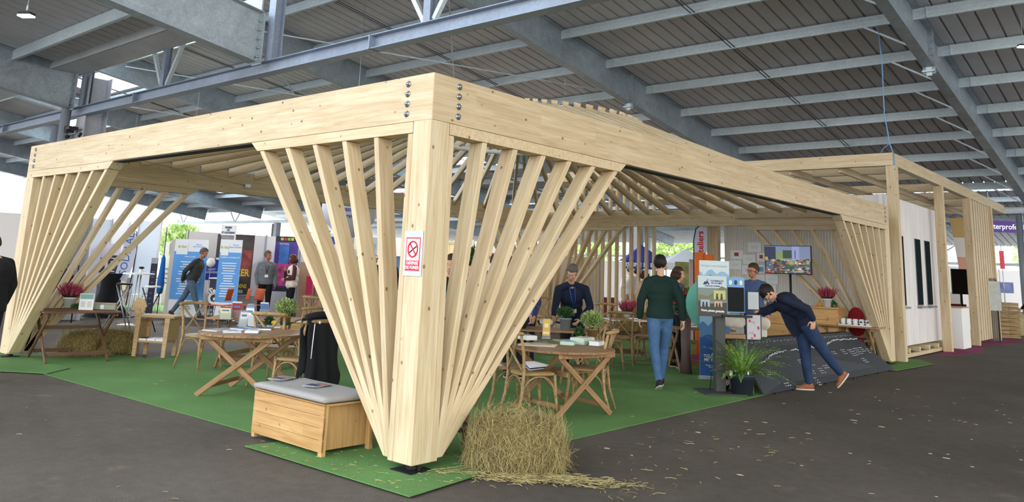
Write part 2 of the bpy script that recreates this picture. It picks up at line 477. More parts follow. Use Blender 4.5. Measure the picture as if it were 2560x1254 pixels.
# columns at the truss
for k, X in enumerate([-15.3, -31.0, -45.5]):
    c = thing('steel_column', ['broad grey steel column with two drain pipes, left of the pavilion', 'second steel column along the near truss, farther left', 'third steel column along the near truss, far left'][k], 'column', (X, 3.1, 0), 0)
    m = MB(); ibeam(m, (0, .25, 0), (0, .25, 5.7), .5, .5, .02, .014, up=(0, 1, 0)); m.build('shaft', galv('grey_column', lin(190, 192, 202), .05, 1, .6, .0), c)
    for dx, z1 in ((-.15, 5.55), (-.6, 4.5)):
        pp = MB().tube([(dx-.1, -.25, 0), (dx-.1, -.25, z1)], .11, 16).build('drain_pipe', plain('pvc_grey', lin(134, 142, 154), .35), c)
        MB().tube([(dx-.1, -.25, 3.55), (dx-.1, -.25, 3.6)], .125, 16).build('collar', plain('pvc_dark', lin(70, 76, 86), .35), pp)
    m = MB().lathe([(.1, 0), (.11, .1), (.16, .32)], (-.25, -.25, 5.45), 16).build('outlet', ZINC, c)
    m = MB().b2((-.2, -.28, 4.3), (-.02, -.1, 4.45)).b2((.02, -.3, 4.35), (.2, -.1, 4.42)).tube([(-.2, -.2, 4.2), (-.05, -.2, 4.2)], .04).tube([(.3, -.1, 4.2), (.4, -.1, 4.25)], .035)
    m.build('cable_clamp', BLK, c)
# far truss where the high roof ends, then the next bay behind
tr = thing('steel_truss', 'pale steel truss along the far edge of the high roof', 'truss', (0, 28.2, 0))
zb = ZR(28.2)+.1
m = MB(); ibeam(m, (-60, 0, zb-.25), (20, 0, zb-.25), .2, .2); m.build('bottom_chord', STEELP, tr)
for X in RX:
    m = MB()
    for e in (-1, 1): m.bar((X-3.93+e*.05, 0, zb-.2), (X-3.93+e*.9, 0, zb+.75), .07, .07)
    m.build('diagonal', STEELP, tr)
for k, X in enumerate([.5, -15.2, -30.9, -45]):
    c = thing('steel_column', ['grey steel column behind the timber hut', 'grey steel column seen through the slatted screen', 'grey steel column behind the left stands', 'grey steel column far left behind the stands'][k], 'column', (X, 28.3, 0))
    m = MB(); ibeam(m, (0, 0, 0), (0, 0, zb-.3), .36, .36, .02, .014, up=(0, 1, 0)); m.build('shaft', galv('grey_column', lin(190, 192, 202), .05, 1, .6, .0), c)
    MB().tube([(-.35, -.1, 0), (-.35, -.1, zb-.4)], .1, 12).build('drain_pipe', plain('pvc_grey', lin(134, 142, 154), .35), c)
roof_sheet('ceiling', 28.6, 50, lambda y: 7.1 - .1457*(y-28.6), HX0, HX1, [(-44, 10, 34, 37)])
m = MB()
for k in range(8):
    y = 29.5+k*2.1
    o = MB().b2((-60, y, 6.82-.1457*(y-28.6)), (20, y+.07, 7.04-.1457*(y-28.6))).build('roof_purlin', STEELP)
    tag(o, 'pale purlin under the farthest roof, %s behind the far truss' % ORD[k], 'purlin', 'purlins under the farthest roof')
for k, X in enumerate(RX[:6]):
    m = MB(); ibeam(m, (X, 28.7, 6.4), (X, 46, 6.4-.1457*17.3), .22, .6)
    tag(m.build('steel_rafter', STEEL), 'galvanized beam under the farthest roof, %s from the right' % ORD[k], 'beam', 'beams under the farthest roof')
# side-wall rails and posts of the open hall, far back
for k, X in enumerate([14.5, 6.6, -1.3, -9.2, -17.1, -25, -33, -41]):
    m = MB(); m.b2((X-.1, 46, 0), (X+.1, 46.2, 4.2)); 
    m.bar((X+.1, 46.1, 1.4), (X+3.9, 46.1, 3.9), .07, .07)
    o = m.build('steel_post', STEELP); tag(o, 'slim steel wall post with diagonal brace at the far side, %s from the right' % ORD[k], 'post', 'wall posts along the open far side')
tag(MB().b2((-44, 45.9, 2.75), (20, 45.98, 2.9)).build('wall_rail', STEELP), 'long horizontal steel rail across the open far side of the hall', 'rail')
# hanging high bay lights, and added fill lamps over the stands
lamp_m = plain('lamp_glow', (1.0, .93, .82), emit=20)
def hang_light(px, py, z, L, top, label):
    p = gp(px, py, z)
    t = thing('hanging_light', label, 'lamp', p, rad(35), 'hanging hall lights')
    MB().b2((-.1, -.06, .02), (.1, .06, .06)).build('housing', BLK, t, .01)
    MB().b2((-.095, -.055, .0), (.095, .055, .022)).build('diffuser', lamp_m, t)
    MB().tube([(0, 0, .09), (0, 0, .17)], .012).tube([(0, 0, .17), (0, 0, top-z)], .004, 5).build('suspension_wire', STEELP, t)
hang_light(65, 42, 4.75, .4, 6.0, 'small glowing light hanging under the near roof at the upper left')
hang_light(1411, 266, 6.0, .4, 7.6, 'small glowing light hanging above the middle of the pavilion')
hl = 0
for (x, y, dz) in ((-20.2, 8.5, 1.5), (-16, 12, 0), (-28, 10, .7), (-36, 14, .1), (-12.5, 15, 0), (-24, 16, 0), (-16, 19, 0)):  # lamps added mostly out of sight to brighten the background stands
    z = ZR(y)-.15-dz; t = thing('hanging_light', 'added fill light hanging over the background stands, %s of those behind' % ORD[hl], 'lamp', (x, y, z), 0, 'hanging hall lights'); hl += 1
    MB().b2((-.1, -.06, .02), (.1, .06, .06)).build('housing', BLK, t, .01); MB().b2((-.095, -.055, .0), (.095, .055, .022)).build('diffuser', lamp_m, t)
    MB().tube([(0, 0, .06), (0, 0, .75+dz)], .004, 5).build('suspension_wire', STEELP, t)
    ld = bpy.data.lights.new('fill_light', 'AREA'); ld.shape = 'DISK'; ld.size = .25; ld.energy = 520; ld.color = (1, .96, .9)
    lo_ = bpy.data.objects.new('fill_light', ld); COL.objects.link(lo_); lo_.parent = t; lo_.location = (0, 0, -.02)
hang_light(2558, 118, 6.5, .4, 7.4, 'small glowing light under the roof at the right edge')
# ---------------------------------------------------------------- the timber pavilion
A_, B_, H_, HB = 8.74, 12.81, 2.70, .39
pv = thing('wooden_pavilion', 'large pale spruce pavilion with fan-shaped slatted corner posts and radiating roof rafters', 'pavilion', (0, 0, 0))
BW = .16
def bolts(face, par, x, y, sgn, n=4):
    for k in range(n):
        z = H_+.07+k*.085; m = MB(); dx, dy = (0, sgn) if face == 'y' else (sgn, 0)
        m.tube([(x, y, z), (x+dx*.006, y+dy*.006, z)], .028, 14); m.tube([(x, y, z), (x+dx*.022, y+dy*.022, z)], .014, 6)
        o = m.build('bolt', ZINC, par)
        o.matrix_parent_inverse = par.matrix_basis.inverted()
zc = H_+HB/2
fb = beam('edge_beam', (-A_, BW/2, zc), (-.0, BW/2, zc), BW, HB, GLU, pv)
rb = beam('edge_beam', (-BW/2, .004, zc), (-BW/2, B_, zc), BW, HB, GLU, pv)
rb.location.x += .002
bb = beam('edge_beam', (-A_, B_-BW/2, zc), (0, B_-BW/2, zc), BW, HB, GLU, pv)
lb = beam('edge_beam', (-A_+BW/2, .004, zc), (-A_+BW/2, B_, zc), BW, HB, GLU, pv)
bolts('y', fb, -.3, 0, -1); bolts('y', fb, -A_+.22, 0, -1)
bolts('x', rb, .002, .3, 1); bolts('x', rb, .002, B_-.25, 1)
bolts('x', lb, -A_+BW, B_-.35, 1); bolts('y', bb, -A_+.35, B_-BW, -1, 3)
DARKM = plain('dark_beam_underside', lin(70, 66, 62), .8)  # thin sheet colouring the beam underside darker than its wood
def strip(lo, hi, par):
    o = MB().b2(lo, hi).build('dark_underside', DARKM, par); o.matrix_parent_inverse = par.matrix_basis.inverted()
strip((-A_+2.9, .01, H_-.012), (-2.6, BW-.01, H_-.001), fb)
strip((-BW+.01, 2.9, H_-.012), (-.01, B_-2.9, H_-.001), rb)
# one corner: L-shaped post and two fans of seven slats
def corner(cx, cy, sx, sy, nx, ny):
    p = MB()
    # sx, sy point into the pavilion
    def bx(x0, x1, y0, y1, z0, z1, nm, mat=PALE):
        a = (cx+sx*x0, cy+sy*y0); b_ = (cx+sx*x1, cy+sy*y1)
        lo = (min(a[0], b_[0]), min(a[1], b_[1])); hi = (max(a[0], b_[0]), max(a[1], b_[1]))
        dz = z1-z0
        # mesh local x runs up the post so that the grain follows it
        M = Matrix(((0, 0, 1, lo[0]), (0, 1, 0, lo[1]), (1, 0, 0, z0), (0, 0, 0, 1)))
        return MB().b2((0, 0, 0), (dz, hi[1]-lo[1], hi[0]-lo[0])).build(nm, mat, pv, .004, M=M)
    bx(0, .21, 0, .21, .07, H_, 'corner_post')
    bx(.212, .272, .0, .16, .07, H_-.1, 'upright')
    bx(.0, .16, .212, .272, .07, H_-.1, 'upright')
    pl = MB().b2((cx+sx*.01-.15*(sx < 0), cy+sy*.01-.15*(sy < 0), 0), (cx+sx*.01+.15*(sx > 0), cy+sy*.01+.15*(sy > 0), .024))
    pl.b2((cx-sx*.03, cy-sy*.03, .020), (cx+sx*.2, cy+sy*.2, .026)).cyl((cx+sx*.1, cy+sy*.1, .02), .045, .055)
    pl.build('foot_plate', BLK, pv)
    # top rails
    def rail(axis, L):
        if L <= 0: return
        z0, z1 = H_-.095, H_-.003
        if axis == 'x':
            P_ = lambda t, z, e: (cx+sx*t, cy+sy*e, z)
        else:
            P_ = lambda t, z, e: (cx+sx*e, cy+sy*t, z)
        m = MB()
        vs = [P_(.215, z0, 0), (P_(L-.12, z0, 0)), P_(L, z1, 0), P_(.215, z1, 0), P_(.215, z0, .16), P_(L-.12, z0, .16), P_(L, z1, .16), P_(.215, z1, .16)]
        m.add(vs, [(0, 1, 2, 3), (7, 6, 5, 4), (0, 4, 5, 1), (1, 5, 6, 2), (2, 6, 7, 3), (3, 7, 4, 0)])
        bm = m.build('fan_rail', PALE, pv)
        me = bm.data; b2 = bmesh.new(); b2.from_mesh(me); bmesh.ops.recalc_face_normals(b2, faces=b2.faces); b2.to_mesh(me); b2.free()
    rail('x', nx); rail('y', ny)
    for axis, L in (('x', nx), ('y', ny)):
        if L <= 0: continue
        n = 5 if (L < 2.65 and axis == 'x') else 6
        for k in range(1, n+1):
            t1 = .24+(L-.19-.24)*k/n
            t0 = .27+.004*k
            zt = H_-.098; zb_ = .09+.03*k*0
            wd, dp = .058, .158
            # slat as a sheared box: horizontal top and bottom cuts
            dx = t1-t0; Lh = math.hypot(dx, zt-zb_); hw = wd/2*Lh/(zt-zb_)
            P_ = (lambda t, z, e: Vector((cx+sx*t, cy+sy*e, z))) if axis == 'x' else (lambda t, z, e: Vector((cx+sx*e, cy+sy*t, z)))
            a = P_(t0, zb_, dp/2+.001); b_ = P_(t1, zt, dp/2+.001)
            M, Ln = frame(a, b_, up=(0, 1, 0) if axis == 'x' else (1, 0, 0))
            Mi = M.inverted()
            vs = []
            for (t, z) in ((t0, zb_), (t1, zt)):
                for e in (.002+.0008*k, dp):
                    for s_ in (-1, 1):
                        vs.append(Mi @ P_(t+s_*hw, z, e))
            m = MB(); m.add(vs, [(0, 1, 3, 2), (4, 6, 7, 5), (0, 4, 5, 1), (2, 3, 7, 6), (0, 2, 6, 4), (1, 5, 7, 3)])
            o = m.build('fan_slat', PALE, pv, .004, M=M)
            me = o.data; b2 = bmesh.new(); b2.from_mesh(me); bmesh.ops.recalc_face_normals(b2, faces=b2.faces); b2.to_mesh(me); b2.free()
corner(0, 0, -1, 1, 2.62, 2.93)
corner(-A_, 0, 1, 1, 2.93, 2.68)
corner(0, B_, -1, -1, 2.95, 2.93)
corner(-A_, B_, 1, -1, 2.62, 2.7)
# the radiating rafters and their ring
c0 = Vector((-4.37, 6.4, 0)); RR = 2.15; ZG = 3.9
pts = []
x0, x1, y0, y1 = -A_+BW, -BW, BW, B_-BW
nx, ny = 15, 23
for i in range(nx): t = x0+.35+(x1-x0-.7)*i/(nx-1); pts += [(t, y0), (t, y1)]
for i in range(ny): t = y0+.4+(y1-y0-.8)*i/(ny-1); pts += [(x0, t), (x1, t)]
for (x, y) in pts:
    f = Vector((x, y, 0)); d = (c0-f); D = d.length; d.normalize()
    a = f+d*.0; b_ = f+d*(D-RR+.12)
    a.z = 3.05; b_.z = 4.02
    M, L = frame(a, b_)
    # foot cut upright against the beam
    hz = .15
    vs = [M.inverted() @ (a+Vector((0, 0, z))+s_*Vector((-d.y, d.x, 0))*.03) for z in (-hz/2, hz/2) for s_ in (-1, 1)]
    ve = [(L, s_*.03, z) for z in (-hz/2, hz/2) for s_ in (-1, 1)]
    m = MB(); m.add(vs+ve, [(0, 2, 3, 1), (4, 5, 7, 6), (0, 1, 5, 4), (2, 6, 7, 3), (0, 4, 6, 2), (1, 3, 7, 5)])
    m.box((L-.05, 0, .095), (.1, .075, .05))
    m.build('rafter', PALE, pv, .003, M=M)
m = MB(); m.tube([(c0.x+RR*math.cos(2*PI*k/64), c0.y+RR*math.sin(2*PI*k/64), ZG) for k in range(64)], .055, 10, closed=True)
m.build('ring', WHT, pv)
for (a, b_) in (((-8.58, 3.6, 2.86), (-6.6, .18, 2.9)), ((-.9, 12.6, 2.86), (-3.2, 12.63, 2.86))):
    MB().tube([a, b_], .006, 5).box(a, (.05, .12, .06)).build('tie_cable', ZINC, pv)
# no-smoking notice taped to the front post
nm = empty('notice', (0, 0, 0)); 
sp = gy(1030, 670, -.004)
sg = thing('no_smoking_notice', 'printed no-smoking notice in a plastic sleeve taped to the front corner post', 'sign', (-.115, -.004, 1.63))
bpy.data.objects.remove(nm)
MS = face_M((0, 0, 0), (0, -1, 0))
MB().b2((-.105, -.003, -.175), (.105, 0, .175)).build('sleeve', plain('plastic_sleeve', lin(184, 198, 232), .15), sg)
MB().b2((-.082, -.004, -.135), (.082, -.001, .125)).build('red_border', plain('sign_red', lin(205, 35, 60), .5), sg)
MB().b2((-.072, -.005, -.055), (.072, -.001, .115)).build('white_panel', WHT, sg)
rg = MB(); rg.tube([(.054*math.cos(2*PI*k/32), -.006, .033+.06*math.sin(2*PI*k/32)) for k in range(32)], .007, 6, closed=True)
rg.bar((-.036, -.006, .078), (.036, -.006, -.012), .004, .012)
rg.build('prohibition_ring', plain('sign_red', lin(205, 35, 60), .5), sg)
MB().bar((-.04, -.0055, .005), (.04, -.0055, .055), .002, .012).build('cigarette', BLK, sg)
text('DEFENSE\nDE FUMER', .034, WHT, 'lettering', sg, MS @ Matrix.Translation((0, -.093, .0045)), bold=.0008)

# ---------------------------------------------------------------- the timber hut behind
hut = thing('timber_hut', 'pale timber exhibition hut with white cladding, slatted screens and flat beam frame', 'hut', (0, 13.4, 0))
def hb(nm, lo, hi, mat=PALE, along='z', bevel=.006):
    lo = Vector(lo); hi = Vector(hi); d = hi-lo
    if along == 'z': M = Matrix(((0, 0, 1, lo.x), (0, 1, 0, lo.y-13.4), (1, 0, 0, lo.z), (0, 0, 0, 1))); e = (d.z, d.y, d.x)
    elif along == 'y': M = Matrix(((0, 1, 0, lo.x), (1, 0, 0, lo.y-13.4), (0, 0, 1, lo.z), (0, 0, 0, 1))); e = (d.y, d.x, d.z)
    else: M = Matrix.Translation((lo.x, lo.y-13.4, lo.z)); e = (d.x, d.y, d.z)
    o = MB().b2((0, 0, 0), e).build(nm, mat, hut, bevel, M=M)
    if along != 'x':
        b2 = bmesh.new(); b2.from_mesh(o.data); bmesh.ops.reverse_faces(b2, faces=b2.faces); b2.to_mesh(o.data); b2.free()
    return o
HT, HB0 = 4.27, 4.0
hb('top_beam', (-9.3, 13.4, HB0), (-.02, 13.56, HT), GLU, 'x')
hb('top_beam', (-.16, 13.56, HB0), (-.0, 26.5, HT), GLU, 'y')
hb('top_beam', (-9.3, 13.56, HB0), (-9.14, 26.5, HT), GLU, 'y')
hb('top_beam', (-9.14, 26.34, HB0), (-.16, 26.5, HT), GLU, 'x')
for y in (14.9, 16.2, 19.0, 21.3, 23.6): hb('cross_joist', (-9.14, y, HB0+.02), (-.16, y+.1, HT-.04), PALE, 'x')
for x in (-1.2, -2.3, -3.4, -4.5, -5.6, -6.7, -7.8): hb('ceiling_joist', (x, 13.56, 3.92), (x+.06, 26.3, 4.08), PALE, 'y')
for (x, y) in ((-.17, 13.42), (-.17, 17.5), (-.17, 20.8), (-4.3, 13.43), (-9.2, 13.43), (-.17, 23.9)): hb('post', (x, y, 0), (x+.2 if x > -4 else x+.28, y+.18, HB0), PALE)
for k in range(12): hb('screen_slat', (-8.25+k*.222, 13.44, 0), (-8.25+k*.222+.065, 13.54, HB0), PALE)
for k in range(9): hb('screen_slat', (-.14, 21.15+k*.33, .1), (-.02, 21.15+k*.33+.2, HB0), PALE)
hb('screen_back', (-.2, 21.05, .1), (-.15, 23.95, HB0), SOFF)
def clad_mat():
    b = NB('white_washed_cladding'); co = b.coord((1, 1, 1))
    mp = b.n('ShaderNodeMapping'); b.l(co, mp.inputs[0]); mp.inputs['Scale'].default_value = (7, 7, .5)
    c = b.ramp(b.noise(mp.outputs[0], 1.6, 4, .6), [(.3, lin(214, 210, 212)), (.7, lin(236, 234, 238))])
    return b.out(c, .6)
CLAD = clad_mat()
m = MB()
y = 13.75
while y < 18.35:   # vertical boards
    m.b2((-.34, y-13.4, .24), (-.3, min(y+.135, 18.35)-13.4, 3.42)); y += .14
m.b2((-.42, .3, .24), (-.34, 4.95, 3.44))
sw = m.build('side_wall', CLAD, hut)
for (a, b_) in ((14.5, 14.95), (15.95, 16.42), (16.85, 17.32)):
    f = MB().b2((-.302, a-13.4, 1.08), (-.285, b_-13.4, 2.61)).build('window', plain('window_frame_grey', lin(120, 124, 130), .5), sw)
    MB().b2((-.3, a+.012-13.4, 1.10), (-.278, b_-.012-13.4, 2.6)).build('pane', plain('dark_glass', lin(18, 32, 38), .8, spec=.03), f)
    MB().b2((-.3, a-.03-13.4, 1.03), (-.2, b_+.03-13.4, 1.07)).build('sill', plain('window_frame_grey', lin(120, 124, 130), .5), f)
# ribbed white wall facing the pavilion
m = MB(); n = 62; x = -3.98
pts = []
while x < -.35: pts += [(x, 0), (x+.028, 0), (x+.038, .014), (x+.052, .014)]; x += .062
vs = [(a, .32-d, .15) for a, d in pts]+[(a, .32-d, 3.42) for a, d in pts]
n = len(pts); m.add(vs, [(i, i+1, n+i+1, n+i) for i in range(n-1)])
m.b2((-3.98, .33, .15), (-.35, .4, 3.42))
m.build('ribbed_wall', plain('ribbed_white', lin(214, 210, 206), .6), hut)
hb('back_wall', (-4.0, 18.3, .2), (-.35, 18.4, 3.42), CLAD, 'x')
hb('left_wall', (-4.02, 13.8, .2), (-3.96, 18.4, 3.42), CLAD, 'y')
hb('base_frame', (-.3, 13.7, .02), (-.18, 18.4, .1), PALE, 'y')
hb('base_frame', (-3.9, 13.7, .02), (-3.78, 18.4, .1), PALE, 'y')
for k in range(6): hb('base_joist', (-3.9, 13.8+k*.85, .1), (-.2, 13.9+k*.85, .2), PALE, 'x')
# sling that lifts the hut corner
rp_ = gp(2197, 48, 7.15)
m = MB(); a = Vector((-.1, 13.45, 4.27)); t = Vector((-.2, 13.5, 7.12))
m.tube([t, t+(a-t)*.3+Vector((.02, 0, 0)), t+(a-t)*.7+Vector((-.02, 0, 0)), a+Vector((.03, 0, .2)), a+Vector((.1, 0, -.05)), a+Vector((.11, 0, -.5))], .012, 6)
m.tube([a+Vector((.03, 0, .2)), a+Vector((-.06, -.1, .1)), a+Vector((-.14, -.07, 0))], .008, 5)
tag(m.build('lifting_strap', plain('blue_strap', lin(120, 165, 215), .6)), 'thin light blue strap hanging from the roof to the hut corner', 'strap')
# ---------------------------------------------------------------- carpets
def carpet_mat(name, a, b_):
    b = NB(name); co = b.coord()
    n = b.noise(co, 130, 3, .7); l_ = b.noise(co, 1.1, 3, .5); w_ = b.n('ShaderNodeMapping'); b.l(co, w_.inputs[0])
    w_.inputs['Scale'].default_value = (1, .25, 1); w_.inputs['Rotation'].default_value = (0, 0, .5)
    wr = b.noise(w_.outputs[0], 3.4, 2, .4)
    c = b.ramp(n, [(.3, a), (.7, b_)])
    c = b.mix(1, c, b.ramp(l_, [(.3, .86), (.7, 1.08)]), 'MULTIPLY')
    h = b.n('ShaderNodeMath', _operation='MULTIPLY', i0=wr, i1=6.0)
    h2 = b.n('ShaderNodeMath', _operation='ADD', i0=h.outputs[0], i1=n)
    b.bump(h2.outputs[0], .6, .008)
    return b.out(c, .95)
GRN = carpet_mat('green_turf', lin(74, 116, 60), lin(114, 156, 90))
PNK = carpet_mat('pink_carpet', lin(120, 40, 84), lin(152, 60, 108))
def slab(poly, name, mat, label, cat='carpet', z=.008, z0=.001, group=None):
    a = sum(poly[i][0]*poly[(i+1) % len(poly)][1]-poly[(i+1) % len(poly)][0]*poly[i][1] for i in range(len(poly)))
    if a < 0: poly = poly[::-1]
    o = MB().prism(poly, z0, z).build(name, mat); tag(o, label, cat, group); return o
slab([(-6.7, -.13), (-2.05, -.06), (-1.0, -.02), (.02, .05), (.0, 6.35), (.03, 11.4), (.1, 13.3), (-5.2, 13.3), (-6.5, 11), (-7.6, 7.8), (-8.0, 5.2), (-8.2, 3.6), (-8.0, 2.6), (-7.6, 1.6), (-8.9, 1.6), (-8.9, -.1)], 'turf_carpet', GRN, 'large green artificial grass carpet inside the wooden pavilion')
slab([(-1.56, -.42), (.42, -.40), (.33, .5), (.3, .9), (-.6, .9), (-1.4, .6)], 'turf_mat', GRN, 'green artificial grass offcut under the front corner post', 'carpet', .02, .0125)
slab([(-9.3, -.45), (-7.14, -.5), (-6.62, -.12), (-7.0, .3), (-9.3, .3)], 'turf_mat', GRN, 'green artificial grass offcut under the far left corner post', 'carpet', .02, .0125)
slab([(.0, 11.6), (.34, 11.5), (.5, 13.6), (.05, 14.3), (-.3, 14.2), (-.3, 12.0)], 'turf_mat', GRN, 'green artificial grass offcut beside the right corner post', 'carpet', .02, .0125)
slab([(-.05, 15.9), (.36, 16.8), (.5, 18.7), (.1, 20.6), (-1.5, 20.6), (-1.5, 18.45), (-.05, 18.45)], 'pink_carpet', PNK, 'pink carpet strip by the end of the white clad wall')
slab([(-1.5, 21.0), (.35, 21.6), (.5, 23.9), (.4, 25.5), (-3, 25.5)], 'pink_carpet', PNK, 'pink carpet strip under the wooden crates at the right')
slab([(-20.5, 6.6), (-17.4, 6.4), (-17.2, 10.2), (-20.5, 10.5)], 'turf_strip', GRN, 'narrow green turf strip in front of the left stands')
slab([(-3.2, 8.9), (-1.9, 9.6), (-2.4, 10.9), (-3.6, 10.2)], 'pink_mat', PNK, 'pink mat on the turf behind the man in the green sweater', 'carpet', .02, .0125)

# ---------------------------------------------------------------- plants
def leaf_mat(name, a, b_):
    if name in MATS: return MATS[name]
    b = NB(name); g_ = b.n('ShaderNodeNewGeometry'); r = b.ramp(g_.outputs['Random Per Island'], [(0, a), (1, b_)])
    MATS[name] = b.out(r, .6); return MATS[name]
LEAF = leaf_mat('light_leaf', lin(96, 128, 62), lin(176, 190, 124))
LEAFD = leaf_mat('dark_leaf', lin(34, 66, 38), lin(70, 108, 58))
FERN = leaf_mat('fern_leaf', lin(70, 128, 54), lin(158, 190, 92))
HEATH = leaf_mat('heather_bloom', lin(120, 32, 58), lin(188, 76, 104))
HSTEM = leaf_mat('heather_green', lin(40, 60, 34), lin(76, 92, 56))
TREE = leaf_mat('tree_leaf', lin(140, 176, 96), lin(214, 226, 160))
def leaves(m, c, r, n, size, rnd, up=.4):
    for _ in range(n):
        d = Vector((rnd.gauss(0, 1), rnd.gauss(0, 1), rnd.gauss(0, 1))).normalized()*rnd.uniform(.45, 1)
        p = Vector(c)+Vector((d.x*r[0], d.y*r[1], d.z*r[2]))
        q = (d+Vector((rnd.uniform(-.7, .7), rnd.uniform(-.7, .7), up+rnd.uniform(-.4, .4)))).normalized()
        s_ = q.cross(Vector((rnd.uniform(-1, 1), rnd.uniform(-1, 1), rnd.uniform(-1, 1)))).normalized()
        L = size*rnd.uniform(.7, 1.3); w_ = L*.3; nn = q.cross(s_)*L*.12
        m.add([p, p+q*L*.5+s_*w_-nn, p+q*L, p+q*L*.5-s_*w_-nn, p+q*L*.5+nn*.3], [(0, 1, 4), (1, 2, 4), (2, 3, 4), (3, 0, 4)])
WPOT = plain('white_pot', lin(226, 228, 230), .35)
def pot(t, r0, r1, h, mat, soil=True, rim=.006):
    MB().lathe([(0, 0), (r0, 0), (r1, h-.02), (r1+rim, h-.02), (r1+rim, h), (r1-.006, h), (r1-.01, h-.02), (0, h-.02)], seg=24).build('pot', mat, t)
def heather(loc, label, rx=.14, h=.16, pr=.075, ph=.14, seed=1):
    t = thing('heather_plant', label, 'plant', loc, 0, None); rnd = random.Random(seed)
    pot(t, pr*.75, pr, ph, WPOT)
    m = MB(); g_ = MB()
    for i in range(150):
        a = rnd.uniform(0, 2*PI); rr = rnd.uniform(0, 1)**.6; tilt = rr*.75
        b0 = Vector((math.cos(a)*rr*pr*.8, math.sin(a)*rr*pr*.8, ph-.02)); L = h*rnd.uniform(.75, 1.25)
        d = Vector((math.cos(a)*math.sin(tilt), math.sin(a)*math.sin(tilt), math.cos(tilt)))
        b1 = b0+d*L*.45; b2 = b0+d*L*1.1+Vector((0, 0, .02))
        g_.tube([b0, b1], .0035, 4); 
        for j in range(9):
            p = b1+(b2-b1)*(j/9); s_ = .011*(1-.6*j/9)
            o = Vector((rnd.uniform(-1, 1), rnd.uniform(-1, 1), rnd.uniform(-.3, .6)))*s_*.6
            m.ell(p+o, (s_, s_, s_*1.1), 5, 3)
    g_.build('stems', HSTEM, t); lm = MB(); leaves(lm, (0, 0, ph+.03), (pr*1.15, pr*1.15, .05), 240, .03, rnd); lm.build('green_tips', HSTEM, t)
    m.build('blooms', HEATH, t); return t
def shrub(loc, label, r, h, pm, pr, ph, leaf, seed=1, n=900, size=.032, wrap=None):
    t = thing('potted_shrub', label, 'plant', loc); rnd = random.Random(seed)
    pot(t, pr*.8, pr, ph, pm)
    if wrap: MB().lathe([(pr*.83, 0), (pr*.97, ph*.3), (pr*.95, ph*.4)], seg=24).build('green_band', wrap, t)
    m = MB()
    for i in range(16):
        a = rnd.uniform(0, 2*PI); q = rnd.uniform(.2, .8)
        m.tube([(0, 0, ph-.02), (math.cos(a)*r*q*.5, math.sin(a)*r*q*.5, ph+h*.4), (math.cos(a)*r*q, math.sin(a)*r*q, ph+h*.85)], .003, 4)
    m.build('stems', HSTEM, t); m = MB(); leaves(m, (0, 0, ph+h*.52), (r, r, h*.52), n, size, rnd, .7); m.build('foliage', leaf, t); return t

# ---------------------------------------------------------------- tables
def planks(w_, l_, n, shape, z0, z1):
    m = MB()
    for k in range(n):
        a = -w_/2+w_*k/n+.002; b_ = -w_/2+w_*(k+1)/n-.002
        if shape == 'rect': m.b2((-l_/2, a, z0), (l_/2, b_, z1)); continue
        P_ = [(x, y) for y in (a, b_) for x in (0,)]
        up = []; dn = []
        for j in range(7):
            y = a+(b_-a)*j/6; h = l_/2*math.sqrt(max(0, 1-(2*y/w_)**2)); up.append((h, y)); dn.append((-h, y))
        m.prism(up+dn[::-1], z0, z1)
    return m
def fold_table(loc, rz, label, w_, l_, shape, legx, legy, mat=ACA, h=.70, dark=None, group=None):
    """crossed legs lie in two upright planes x = +-legx and spread along y = +-legy"""
    dark = dark or mat
    t = thing('folding_table', label, 'table', loc, rz, group)
    planks(w_, l_, 9, shape, h-.025, h).build('tabletop', mat, t, .003)
    for s_ in (-1, 1):
        MB().b2((s_*legx-.012, -legy*.98, h-.075), (s_*legx+.012, legy*.98, h-.026)).build('apron', dark, t, .003)
    for s_ in (-1, 1):
        for k, q in ((0, 1), (1, -1)):
            x = s_*(legx-.03-.028*k)
            beam('leg', (x, q*legy, .015), (x, -q*legy*.92, h-.04), .058, .026, mat, t, up=(1, 0, 0))
    for (y, z) in ((-legy+.12, .12), (legy-.12, .12), (0.22, .45)):
        MB().b2((-legx+.06, y-.012, z-.025), (legx-.06, y+.012, z+.025)).build('stretcher', dark, t, .003)
    m = MB()
    for s_ in (-1, 1):
        for (y, z) in ((0, .36), (legy*.5, .53), (-legy*.62, .14)): m.tube([(s_*(legx-.015), y, z), (s_*(legx-.01), y, z)], .008, 8)
    m.build('bolt_heads', ZINC, t)
    return t
def v2(p, z=0): return (p[0], p[1], z)
T1 = (-3.93, 1.08); T3 = (-.92, 3.12)
fold_table(v2(T1), rad(122), 'round brown folding wooden table covered in brochures, left of the front corner post', 1.24, 1.24, 'round', .42, .44)
fold_table(v2(T3), rad(165), 'round brown folding wooden table with stacked leaflets, right of the front corner post', 1.16, 1.16, 'round', .42, .40)
fold_table((-7.98, .66, 0), rad(84), 'rectangular wooden folding table at the left with heather pot and framed notice', .86, 1.02, 'rect', .46, .42, ACD, .71)
c6 = gp(642, 793, .7)
fold_table((c6.x, c6.y, 0), rad(44), 'long wooden folding table with clear brochure stands behind the left round table', .7, 1.25, 'rect', .5, .32, ACA, .7, ACD)
c4 = gp(1390, 822, .7)
fold_table((c4.x, c4.y, 0), rad(40), 'wooden folding table under the leaning man with the dark jacket', .75, 1.15, 'rect', .45, .34, ACA, .7, ACD)
c5 = gp(1553, 797, .7)
fold_table((c5.x, c5.y, 0), rad(40), 'wooden folding table with heather and leaflets beside the slatted screen', .7, 1.1, 'rect', .47, .34, ACA, .7, ACD)
c7 = gp(1742, 818, .7)
fold_table((c7.x, c7.y, 0), rad(40), 'wooden folding table behind the tall mountain banner', .8, 1.1, 'rect', .42, .4, ACA, .7)
c8 = gy(2140, 812, 12.2)
